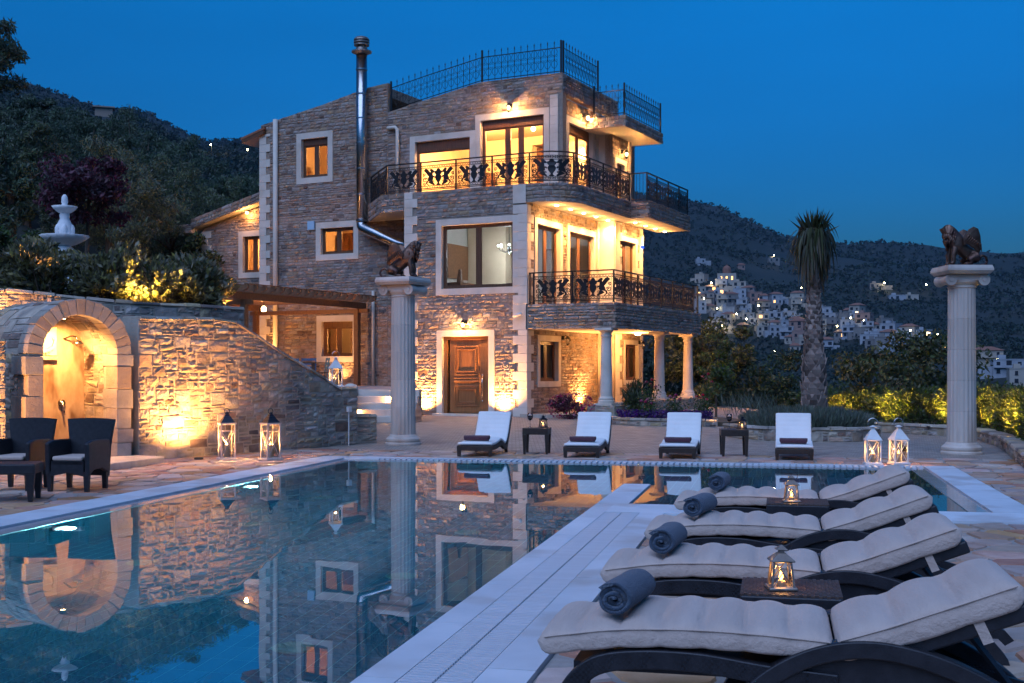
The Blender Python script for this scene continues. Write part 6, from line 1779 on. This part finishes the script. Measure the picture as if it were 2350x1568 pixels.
# ---- shrubs along the retaining wall
def shrub(label, x, y, z, rx, ry, rz, m, n, leaf, group, name='shrub', K=26, rot=0, cr=.26, cat='shrub', asp=.40, box=False):
    rg = np.random.default_rng(int(abs(x*131+y*71)))
    t = thing(name, label, cat, (x,y,z), rot, group)
    cc, P = crown_pts(0,0,0,1,1,n,K,cr/max(rx,.3),rg,.9,.38)
    P = P*np.array([rx,ry,rz])+np.array([0,0,rz*.95]); P = P[P[:,2] > .0]
    if box:      # clipped hedge: leaves gather near the faces of a soft-edged block
        f_ = rg.uniform(-1,1,(n,3)); ax = rg.integers(0,3,n); sd_ = np.sign(rg.uniform(-1,1,n))*rg.uniform(.72,1.04,n); f_[np.arange(n),ax] = np.where(ax == 0, f_[np.arange(n),ax], sd_)
        f_[:,0] *= 1.12; f_[:,2] = np.where((ax == 2), np.abs(f_[:,2]), f_[:,2])
        P = f_*np.array([rx,ry,rz])+np.array([0,0,rz])+rg.normal(size=(n,3))*.035
        P[:,2] += .07*np.sin(P[:,0]*4+x*3)+.05*np.sin(P[:,0]*9); P = P[P[:,2] > .02]
    out = (P-np.array([0,0,rz*.5])); out /= np.linalg.norm(out,axis=1)[:,None]+1e-6
    v, q = leaf_quads(P, leaf, asp, rg, .1, dirs=out*.7)
    link('foliage', mesh_np('foliage', v, q, m), t)
    b = MB()
    for k in range(7):
        a = k*.9; b.tube([(.05*math.cos(a),.05*math.sin(a),-.05),(rx*.35*math.cos(a),ry*.35*math.sin(a),rz*.8),(rx*.6*math.cos(a),ry*.6*math.sin(a),rz*1.4)],[.018,.012,.005],5)
    b.build('stem', m_bark, t)
g_ = 'shrubs along the retaining wall'
for lb, x, y, rx, ry, rz in (('leafy shrub at the far left above the retaining wall',-10.0,19.0,.85,.6,.62),('leafy shrub in front of the fountain, second from the left',-8.75,19.1,.85,.6,.60),
        ('tall leafy shrub below the white fountain',-7.55,19.35,.80,.6,.56),('leafy shrub left of the yellow garden light',-6.65,19.75,.62,.55,.50),
        ('leafy shrub glowing yellow from the garden light at its foot',-6.05,20.15,.50,.5,.44),('rounded shrub at the right end of the retaining wall',-5.50,20.75,.52,.52,.44)):
    shrub(lb,x,y,2.36,rx,ry,rz,m_shrub,5000,.125,g_)
uplight('yellow garden spotlight at the foot of the shrubs above the arch wall',(-6.0,19.40,2.40),(-.02,.28,1),60,160,(1,.62,.10),'garden lights among the plants')
uplight('small light at the right end of the retaining wall planter',(-4.92,20.62,2.40),(.4,.2,1),9,120,WARM,'garden lights among the plants')
uplight('spotlight behind the arch washing the upper retaining wall',(-8.35,17.95,1.7),(.05,.10,1),130,150,WARM,'garden lights among the plants')

# ---- right-hand beds
curved_wall('planter_kerb','round stone kerb of the lavender bed under the palm',[(4.35,24.6),(4.5,23.5),(4.95,22.85),(5.7,22.55),(6.45,22.6),(7.0,22.95),(7.25,23.6),(7.2,24.6)],[(0,.24),(9,.24)],.22,lim=120)
b = MB(); b.prism([(4.5,24.8),(4.65,23.5),(5.05,22.95),(5.75,22.7),(6.4,22.75),(6.9,23.1),(7.1,23.7),(7.05,25.6),(4.6,25.6)],-.1,.17); o = b.build('lavender_soil', m_soil); tag(o,'soil of the round lavender bed',None,None,'structure')
curved_wall('planter_kerb','low stone kerb in front of the lit hedge on the right',[(6.0,28.4),(7.2,27.0),(8.15,25.7),(8.9,24.4),(8.95,22.9),(8.55,21.0),(8.0,19.3),(7.45,17.7),(6.9,16.0)],[(0,.19),(15,.19)],.25,lim=150)
b = MB(); b.prism([(6.2,28.6),(7.4,27.2),(8.35,25.9),(9.1,24.5),(9.15,22.9),(8.75,20.9),(8.2,19.2),(7.65,17.6),(7.1,15.9),(9.5,15),(11.5,22),(11,27),(8,31)],-.6,.12); o = b.build('hedge_soil', m_soil); tag(o,'soil bed under the right-hand hedge',None,None,'structure')
rg = np.random.default_rng(3); n = 26000
ang = rg.uniform(0,2*PI,n); rr = rg.uniform(0,1,n)**.5
px = 5.85+1.32*rr*np.cos(ang); py = 23.85+1.05*rr*np.sin(ang)
mound = .12+.36*np.sqrt(np.clip(1-rr**2*.8,0,1))+.05*np.sin(px*9)*np.sin(py*8)
pz = .12+mound*rg.uniform(.25,1.0,n)
dirs = np.stack([np.cos(ang)*rr*.7, np.sin(ang)*rr*.7, np.full(n,1.2)],1)
v, q = leaf_quads(np.stack([px,py,pz],1), .15, .10, rg, .6, dirs=dirs)
o = link('lavender_bed', mesh_np('lavender_bed', v, q, m_lav)); tag(o,'grey-green lavender mound round the palm trunk',None,None,'stuff')
n = 260; ang = rg.uniform(2.2,4.0,n); px = 4.75+.5*rg.uniform(-1,1,n); py = 24.0+.7*rg.uniform(-1,1,n)
dirs = np.stack([rg.uniform(-1.2,.3,n), rg.uniform(-.5,.3,n), np.full(n,1.3)],1)
v, q = leaf_quads(np.stack([px,py,.55+rg.uniform(0,.25,n)],1), .42, .016, rg, .5, dirs=dirs)
o = link('fountain_grass', mesh_np('fountain_grass', v, q, m_lav)); tag(o,'tuft of long thin grass stalks at the left of the lavender',None,None,'stuff')
hg = 'clipped hedge plants along the right kerb'
for lb, x, y, rx, ry, rz, rot in (('lit hedge plant at the far end, behind the lavender bed',7.75,27.9,.9,.45,.40,R(-50)),('lit hedge plant behind the palm and the white lanterns',8.85,26.1,.95,.5,.42,R(-55)),
        ('lit hedge plant left of the marble column',9.65,24.4,.95,.55,.46,R(-80)),('lit hedge plant hidden partly by the marble column',9.75,22.6,.95,.55,.46,R(-98)),
        ('lit hedge plant right of the marble column',9.3,20.8,.95,.55,.48,R(-108)),('lit hedge plant at the right edge of the picture',8.75,19.0,.95,.55,.50,R(-108)),('hedge plant outside the right edge',8.15,17.2,.95,.55,.5,R(-108))):
    shrub(lb,x,y,.10,rx,ry,rz*.88,m_hedge,8500,.085,hg,'hedge_plant',30,rot,.24,'hedge',.4,True)
for k, (x, y, lb) in enumerate(((7.35,27.3,'at the far end'),(8.25,26.15,'behind the white lanterns'),(9.0,24.95,'left of the marble column'),(9.28,23.4,'just left behind the column'),(9.12,22.0,'behind the marble column'),(8.75,20.5,'right of the marble column'),(8.25,18.8,'at the right edge'))):
    uplight('yellow spotlight at the foot of the hedge '+lb,(x-.34,y-.12,.16),(.55,.15,1),75,115,(1,.60,.07),'spotlights along the hedge')
uplight('yellow spotlight in the lavender bed, left front',(5.05,22.98,.18),(.1,.25,1),6,140,(1,.66,.10),'spotlights along the hedge')

# ---- palm with a dead skirt
palm = thing('palm_tree','fan palm with scaly trunk and drooping dry crown in the lavender bed','palm',(6.12,24.3,.15))
def pr(z): return .285*(1-z/3.0)**.55*.45+.155 if z < 3.0 else .15
def prr(z): return float(np.interp(z,[0,.6,1.8,2.7,3.2],[.215,.20,.15,.10,.085]))
m_palmbark = mat('palm_bark',(0.20,0.14,0.115),(0.32,0.245,0.205),scale=6,rough=.85,bump=.5,vary=.5,c3=(.09,.055,.04),s3=3,stretch=(1,1,.4))
b = MB(); b.lathe([(prr(z_*.1),z_*.1) for z_ in range(0,31)],18); tr_ = b.build('trunk', m_palmbark, palm)
k = 0; z = .03
while z < 2.95:
    nper = 7 if z < 1.6 else 6
    for j in range(nper):
        a = 2*PI*j/nper+k*.42+rng.uniform(-.1,.1); r0 = prr(z); big_ = 1.0 if z < 1.5 else (.75 if z < 2.0 else .55)
        L_ = rng.uniform(.20,.30)*big_; w_ = rng.uniform(.085,.12)*big_; fl = rng.uniform(.05,.10)*(1.0 if z < 1.4 else .5)
        er = Vector((math.cos(a),math.sin(a),0)); et = Vector((-math.sin(a),math.cos(a),0)); up = Vector((0,0,1))
        p = er*(r0-.005)+up*z; tip = er*(r0+fl)+up*(z+L_)+et*rng.uniform(-.05,.05); mid = er*(r0+fl*.45+.02)+up*(z+L_*.5)
        vs = [tuple(p-et*w_),tuple(p+et*w_),tuple(mid+et*w_*.85),tuple(tip+et*.012),tuple(tip-et*.012),tuple(mid-et*w_*.85)]
        vs += [tuple(Vector(q_)-er*.02-up*.01) for q_ in vs]
        q_ = MB(); q_.add(vs,[(0,1,2,5),(5,2,3,4),(7,6,11,8),(8,11,10,9),(0,6,7,1),(1,7,8,2),(2,8,9,3),(3,9,10,4),(4,10,11,5),(5,11,6,0)])
        q_.build('leaf_scale', m_palmbark, tr_)
    z += .115*(1 if z < 1.6 else .85); k += 1
m_frond = leafmat('dry_frond',(0.10,0.080,0.042),(0.16,0.125,0.068),.45,.3); m_frondg = leafmat('green_frond',(0.05,0.058,0.028),(0.08,0.085,0.04),.3,.3)
def frond(L_, out, rise, spread, m, seed):
    # a folded fan leaf: stalk, then narrow ribbons that bend over and hang, each with its own length and bend
    rg_ = random.Random(seed); vs = []; fs = []
    for s_ in range(8):
        off = (s_-3.5)/3.5*spread+rg_.uniform(-.06,.06); Ls = L_*rg_.uniform(.55,1.15); o2 = out*rg_.uniform(.75,1.35); pts = []
        kick = rg_.uniform(-.02,.10)
        for k_ in range(10):
            q = k_/9; x = .04+o2*(1-math.exp(-3.2*q))+kick*q*q; z_ = rise*math.sin(min(1,q*2.6)*PI/2)-Ls*max(0,q-.2)**1.1*1.25
            pts.append((x*math.cos(off), x*math.sin(off)+rg_.uniform(-.006,.006), z_))
        w = [.012,.022,.028,.029,.027,.024,.020,.015,.009,.001]; tw = rg_.uniform(-1,1)
        n0 = len(vs)
        for p, w_ in zip(pts,w): vs += [(p[0]-w_*tw*.5,p[1]-w_,p[2]),(p[0]+w_*tw*.5,p[1]+w_,p[2])]
        fs += [(n0+2*k_,n0+2*k_+1,n0+2*k_+3,n0+2*k_+2) for k_ in range(9)]
    b = MB(); b.add(vs,fs); return b.mesh('frond', m)
fm_ = [frond(1.15,.34,.16,.5,m_frond,1),frond(1.0,.42,.22,.6,m_frond,2),frond(1.3,.26,.10,.45,m_frond,3),frond(.85,.46,.28,.6,m_frondg,4),frond(.70,.50,.26,.5,m_frondg,6)]
for k in range(56):
    o = link('frond', fm_[k % 5], palm); o.location = (0,0,3.86+rng.uniform(-.30,.22)); o.rotation_euler = (rng.uniform(-.16,.16),rng.uniform(-.16,.16),k*2.4+rng.uniform(-.3,.3)); s_ = rng.uniform(.75,1.1); o.scale = (s_*.74,s_*.74,s_*.95)
upf = MB()
for k in range(5):
    a = (k-2)*.12; upf.add([(-.014+a*.3,0,0),(.014+a*.3,0,0),(.02+a*.7,.02,.28),(a*1.1,.05,.52),(-.02+a*.7,.02,.28)],[(0,1,2,4),(4,2,3)])
upm = upf.mesh('upright_frond', m_frondg)
for k in range(12):
    o = link('upright_frond', upm, palm); o.location = (0,0,3.95); o.rotation_euler = (rng.uniform(-.5,.6),rng.uniform(-.6,.6),k*.9); o.scale = (1.4,1.4,rng.uniform(.7,1.0))
b = MB(); b.lathe([(.085,2.9),(.075,3.3),(.09,3.7),(.07,4.0),(.03,4.15)],12); b.build('crown_shaft', m_palmbark, palm)

# ---- flower bed, roses and the bush at the portico
curved_wall('planter_kerb','low stone kerb of the purple flower bed before the portico',[(2.3,31.8),(2.45,30.0),(2.9,29.2),(3.8,28.75),(4.9,28.6)],[(0,.15),(8,.15)],.25,lim=60)
b = MB(); b.prism([(2.5,32.2),(2.65,30.1),(3.05,29.4),(3.9,28.95),(5.2,28.8),(6.0,30.5),(5.0,33.5)],-.3,.10); o = b.build('flower_soil', m_soil); tag(o,'soil of the flower bed before the portico',None,None,'structure')
m_violet = leafmat('violet_petals',(0.055,0.012,0.12),(0.09,0.02,0.18),.4); m_pink = leafmat('pink_petals',(0.28,0.03,0.09),(0.40,0.06,0.14),.3); m_red = leafmat('red_petals',(0.34,0.012,0.015),(0.45,0.02,0.02),.25)
rg = np.random.default_rng(8); n = 5200
px = rg.uniform(2.7,4.9,n); py = 29.35+rg.uniform(0,1.3,n)+(4.2-px)*.25
v, q = leaf_quads(np.stack([px,py,.10+rg.uniform(.02,.24,n)],1), .055, .8, rg, .4)
o = link('violet_flowers', mesh_np('violet_flowers', v, q, m_violet)); tag(o,'low carpet of deep violet flowers before the portico',None,None,'stuff')
x, y, _ = HW(1.75,-.75)
shrub('round shrub with pink blossom at the left of the portico column',x,y,.0,.62,.5,.36,m_plum,3000,.07,None,'flowering_shrub',24,0,.2)
rg = np.random.default_rng(9); u_ = rg.normal(size=(420,3)); u_ /= np.linalg.norm(u_,axis=1)[:,None]
v, q = leaf_quads(u_*np.array([.66,.54,.40])*rg.uniform(.9,1.05,(420,1))+np.array([0,0,.34]), .06, .9, rg)
o = link('blossom', mesh_np('blossom', v, q, m_pink), bpy.data.objects['flowering_shrub'])
def rose(label, x, y, h, m, zb=.1):
    rg_ = np.random.default_rng(int(abs(x*977+y*13)))
    t = thing('rose_bush', label, 'rose bush', (x,y,zb), 0, 'rose bushes in the flower bed')
    b = MB()
    for k in range(4): a = k*1.6; b.tube([(0,0,0),(.06*math.cos(a),.06*math.sin(a),h*.6),(.12*math.cos(a),.12*math.sin(a),h*(.8+.06*k))],[.012,.009,.005],5)
    b.build('stem', m_green, t)
    P = rg_.normal(size=(300,3))*np.array([.13,.13,.2*h])+np.array([0,0,h*.55]); P = P[P[:,2] > .03]
    v, q = leaf_quads(P, .06, .6, rg_); link('foliage', mesh_np('foliage', v, q, m_green), t)
    b = MB()
    for k in range(4):
        a = k*1.6; c = (.12*math.cos(a),.12*math.sin(a),h*(.8+.06*k)+.02)
        for j in range(6): b.ball((c[0]+.022*math.cos(j),c[1]+.022*math.sin(j),c[2]+.008*(j%3)),.026,6)
    b.build('blossom', m, t)
rose('rose bush with a dark red bloom between the first and second portico columns',3.62,31.2,1.0,m_red); rose('rose bush with bright red blooms against the farthest portico column',5.15,31.6,1.15,m_red)
rose('low rose bush with yellow-lit leaves in the violet flowers',3.35,29.9,.5,m_pink); rose('low orange-red rose bush at the right end of the flower bed',4.75,30.0,.62,m_red); rose('rose bush in the middle of the violet flowers',4.05,29.8,.62,m_pink)
uplight('small spotlight among the violet flowers',(4.35,30.3,.12),(.2,.5,1),14,130,WARM,'garden lights among the plants')
uplight('small spotlight on the low wall right of the flower bed',(4.75,28.35,.02),(.05,.3,1),14,130,WARM,'garden lights among the plants')
uplight('spotlight under the yellow-lit tree right of the portico',(5.75,33.0,-.3),(.05,.1,1),60,130,(1,.68,.12),'garden lights among the plants')
shrub('small agave-like plant beside the first portico column',*HW(3.25,.4)[:2],.0,.35,.35,.45,m_olive,900,.2,None,'potted_plant',14,0,.2,'plant',.18)
# ---- trees beyond the hedge
tree('young_tree','small tree lit yellow from below right of the portico',5.75,33.8,2.9,.55,.85,m_hedge,2600,.10,24,trunk=.04,cr=.22,zb=-.6)
for lb, x, y, h, rx, rz in (('dark tree behind the portico columns',7.2,45,5.4,2.0,2.2),('dark leafy tree between portico and palm',9.6,46,5.2,2.2,2.2),('broad dark tree right of the palm trunk',12.9,38.5,6.3,2.3,2.5),('dark tree just left of the palm trunk',10.4,52,5.8,2.3,2.4),
        ('dark tree behind the marble column',15.9,41,5.0,2.0,2.1),('low dark tree at the right edge beyond the hedge',18.6,46,5.4,2.5,2.3),('broad tree beyond the palm, second rank',15.5,55,6.6,3.0,2.8)):
    tree('dark_tree',lb,x,y,h,rx,rz,m_olive,9500,.19,44,group='trees beyond the hedge',cr=rx*.27)
val = [(7.5,62),(12,74),(17,80),(21,70),(25,85),(9,92),(15,105),(22,110),(29,104),(34,120),(12,130),(20,140),(30,150),(40,150),(18,175),(28,190),(42,190),(55,200),(25,230),(38,240),(52,250),(66,240),(32,300),(50,310),(70,300),(88,310),(13,180),(60,270),(23,62),(80,260)]
for k, (x, y) in enumerate(val):
    s_ = 1.0 if y < 120 else 1.5
    tree('valley_tree','dark tree in the valley wood between the hedge and the village',x,y,rng.uniform(6,8.5)*s_,rng.uniform(2.8,4)*s_,rng.uniform(2.6,3.6)*s_,m_olive if k % 3 else m_scrub,3600,.40*s_,24,group='trees of the valley wood',cr=1.1*s_,seed=k)
# far scrub: nobody could count it
rg = np.random.default_rng(21); pts = []
n = 42000
az = np.radians(rg.uniform(-27,27,n)); r_ = np.exp(rg.uniform(math.log(230),math.log(1650),n))
bx = r_*np.sin(az); by = r_*np.cos(az); bz = terrain(bx,by)
dens = np.sin(bx*.013+1)*np.sin(by*.011+2)+.6*np.sin(bx*.031+by*.023)
keep = (dens > -.75)
bx, by, bz, r_ = bx[keep],by[keep],bz[keep],r_[keep]
m16 = 6; sz = .6+r_*.0016
o_ = rg.normal(size=(len(bx),m16,3)); o_ /= np.linalg.norm(o_,axis=2)[:,:,None]
cen = np.stack([bx,by,bz+sz*.55],1)[:,None,:]+o_*(sz[:,None,None]*np.array([1.15,1.15,.8]))*rg.uniform(.3,1,(len(bx),m16,1))
v, q = leaf_quads(cen.reshape(-1,3), np.repeat(sz*1.1,m16), .7, rg)
o = link('scrub', mesh_np('scrub', v, q, m_scrub)); tag(o,'scattered dark scrub and trees on the far mountainsides',None,None,'stuff')

# ================================================================== THE VILLAGE ACROSS THE VALLEY
def ray_hit(px, py):
    # where the line of sight through this picture point meets the terrain
    d = np.linspace(280, 2200, 1600); x = (px-1175)/2750*d; z = CAM_H+(850-py)/2750*d
    h = terrain(x, d); k = np.argmax(h >= z)
    return (float(x[k]), float(d[k]), float(h[k])) if h[k] >= z[k] else None
m_vw = [mat('village_white',(0.25,0.265,0.29),(0.33,0.345,0.37),scale=.4,rough=.8), mat('village_cream',(0.32,0.28,0.23),(0.37,0.33,0.28),scale=.4,rough=.8), mat('village_grey',(0.16,0.15,0.145),(0.2,0.19,0.18),scale=.4,rough=.85), mat('village_rose',(0.24,0.15,0.125),(0.28,0.18,0.15),scale=.4,rough=.85)]
m_vglass = mat('village_window',(0.02,0.022,0.028),rough=.2); m_vlit = emit('village_lit_window',(1.0,.50,.16),4.0); m_vlit2 = emit('village_lit_window_pale',(1.0,.78,.45),5.0)
m_vroof = mat('village_tiles',(0.20,0.085,0.055),(0.26,0.12,0.08),scale=.8,rough=.85)
ORD = ['first','second','third','fourth','fifth','sixth','seventh','eighth','ninth','tenth','eleventh','twelfth','thirteenth','fourteenth','fifteenth','sixteenth','seventeenth','eighteenth','nineteenth','twentieth','twenty-first','twenty-second','twenty-third','twenty-fourth','twenty-fifth','twenty-sixth','twenty-seventh','twenty-eighth']
cname = ['white','cream','grey','rose']
def village_house(label, x, y, z, w, d, h, rz, cm, roof, st, seed, group):
    rg_ = random.Random(seed)
    t = thing('village_house', label, 'house', (x,y,z), rz, group)
    b = MB(); b.box(-w/2,-d/2,-6,w/2,d/2,h)
    if rg_.random() < .45:      # a lower wing
        sw = rg_.uniform(.4,.6)*w; sd = rg_.choice((-1,1)); b.box(min(sd*w/2,sd*(w/2+sw)),-d/2+1,-6,max(sd*w/2,sd*(w/2+sw)),d/2,h*.55)
    b.build('wall', m_vw[cm], t)
    b = MB()
    if roof == 'flat': 
        b.box(-w/2-.15,-d/2-.15,h,w/2+.15,d/2+.15,h+.35); b.box(-w*.3,0,h+.35,-w*.05,d*.3,h+2.0); b.build('roof', m_vw[cm], t)
    else:
        e = .6; b.add([(-w/2-e,-d/2-e,h),(w/2+e,-d/2-e,h),(w/2+e,d/2+e,h),(-w/2-e,d/2+e,h),(-w*.2,0,h+1.7),(w*.2,0,h+1.7)],[(0,1,5,4),(1,2,5),(2,3,4,5),(3,0,4),(3,2,1,0)]); b.build('roof', m_vroof, t)
    n = max(2,int(w/3.4)); fl = max(1,int(h/3))
    for i in range(n):
        for j in range(fl):
            if rg_.random() < .12: continue
            cx = -w/2+w*(i+.5)/n; ww = rg_.choice((.55,.7,1.0)); z0 = j*3+.9; q = rg_.random()
            m = m_vglass if x < 0 else m_vlit if q < .03 else (m_vlit2 if q < .045 else m_vglass)
            b = MB(); b.box(cx-ww,-d/2-.06,z0,cx+ww,-d/2-.0,z0+(1.5 if ww < 1 else 2.0)); b.box(cx-ww-.15,-d/2-.14,z0-.18,cx+ww+.15,-d/2-.0,z0-.02)
            b.build('window', m, t)
    for j in range(fl):
        b = MB(); b.box(w/2,-.7,j*3+.9,w/2+.06,.5,j*3+2.3); b.build('window', m_vglass, t)
    if fl > 1 and rg_.random() < .55:
        b = MB(); b.box(-w/2+.3,-d/2-1.3,3.0,w/2-.3,-d/2-.01,3.16); b.box(-w/2+.3,-d/2-1.3,3.16,w/2-.3,-d/2-1.22,3.95); b.build('balcony', m_vw[cm], t)
vrows = [(652,1602,1668,'topmost'),(668,1600,1722,'second'),(683,1600,1745,'third'),(698,1600,1860,'fourth'),(713,1602,1905,'fifth'),(728,1605,1985,'sixth'),(744,1612,2005,'seventh'),(759,1618,2060,'eighth'),(775,1700,2095,'ninth'),(790,1815,2130,'tenth'),(806,1818,2168,'lowest')]
sd = 0; seen = set()
for py, x0, x1, rn in vrows:
    px = x0+rng.uniform(2,14); k = 0
    while px < x1:
        sd += 1; rg_ = random.Random(sd*7)
        if not (py > 785 and 1905 < px < 1990) and rg_.random() > .2:
            hp = ray_hit(px, py+rg_.uniform(-4,4))
            if hp:
                x, y, z = hp
                cm = rg_.choices([0,1,2,3],[6,3.5,3,1])[0]; roof = 'flat' if rg_.random() < .68 else 'tiled'
                st = 1 if rg_.random() < .3 else 2
                w = rg_.uniform(6,10); h = 3.3 if st == 1 else rg_.uniform(5.9,7.2)
                lb = f"{cname[cm]} {'single' if st == 1 else 'two'}-storey village house, {ORD[k]} from the left in the {rn} row of the hillside village"
                village_house(lb, x, y, z, w, rg_.uniform(7,9), h, rg_.uniform(-.5,.4)-math.atan2(x,y), cm, roof, st, sd, 'houses of the hillside village'); k += 1
        px += rg_.uniform(18,31)
for k, (px, py, w, cm, roof, lb) in enumerate(((2262,838,13,1,'tiled','cream two-storey house at the right edge of the valley, above the lone lamp'),(2312,862,12,0,'flat','white two-storey house at the far right, in the corner of the valley'),(2345,885,10,1,'flat','cream house low at the right picture edge'),
        (2012,662,11,2,'flat','lone grey farmhouse high on the slope right of the palm'),(2058,690,12,0,'flat','lone low white house on the slope above the village, right'),(2092,688,9,1,'flat','lone cream house on the slope near the marble column'),
        (1607,605,8,0,'flat','lone pale frame house high on the mountain beside the villa'),(1700,618,6,3,'tiled','small rose-coloured hut on the mountain slope'),(1775,602,10,2,'flat','grey farm building on the mountain slope beside a lamp'),
        )):
    hp = ray_hit(px, py)
    if hp: village_house(lb, *hp, w, 8, 3.4 if k > 2 else 6.2, -math.atan2(hp[0],hp[1])+.15, cm, roof, 1, 900+k, 'houses scattered on the slopes')
# small domed church at the top of the village
hp = ray_hit(1668,650)
t = thing('village_church','small red-domed church at the top of the hillside village','church',hp,-.2)
b = MB(); b.box(-7,-5,-6,7,5,7); b.build('wall', m_vw[1], t); b = MB(); b.lathe([(3.2,7),(3.2,10),(2.9,11.4),(1.8,12.7),(.3,13.3),(.1,14.5)],14); b.build('dome', m_vroof, t)
for x_ in (-4,0,4):
    b = MB(); b.box(x_-.6,-5.07,2,x_+.6,-5.0,4.6); b.build('window', m_vlit, t)
m_sl = emit('street_lamp_glow',(1.0,.86,.45),70.0)
lamps = [(1632,662),(1645,722),(1658,764),(1604,745),(1778,828),(1776,596),(1838,674),(1865,708),(1860,728),(1951,746),(1958,735),(2029,662),(2125,666),(1982,752),(2088,777),(2048,794),(2288,852),(1740,716),(1690,735),(1712,748),(1615,700),(1920,765),(485,356),(569,368),(2150,790),(1835,752)]
lamps.sort()
for k, (px, py) in enumerate(lamps):
    hp = ray_hit(px, py+6)
    if not hp: continue
    lb = 'glowing street lamp '+('on the left mountain ridge, '+('the left one' if px < 520 else 'the right one beside the villa') if px < 700 else f'across the valley, {ORD[max(0,k-2)]} from the left')
    t = thing('street_lamp', lb, 'street lamp', hp, 0, 'street lamps of the village')
    b = MB(); b.tube([(0,0,-1),(0,0,5.5),(0,-.8,6.0)],.09,5); b.build('pole', m_iron, t)
    b = MB(); b.ball((0,-.9,5.9),.42 if px > 700 else .3,8); b.build('lamp_head', m_sl, t)
    if k % 2 == 0: lamp('street_light',(0,-2.5,5.5),320,(1,.8,.42),.4,t)

# ================================================================== HAZE over the valley
hz = bpy.data.materials.new('haze'); hz.use_nodes = True
hN = hz.node_tree.nodes; hN.clear()
pv = hN.new('ShaderNodeVolumePrincipled'); pv.inputs['Color'].default_value = (0.35,0.66,1.0,1); pv.inputs['Density'].default_value = 0.00006; pv.inputs['Anisotropy'].default_value = 0.0
ho = hN.new('ShaderNodeOutputMaterial'); hz.node_tree.links.new(pv.outputs[0], ho.inputs['Volume'])
b = MB(); b.box(-7200,-7200,-60,7200,7200,420)
o = b.build('haze', hz); tag(o, 'thin blue evening haze over the valley', None, None, 'stuff')
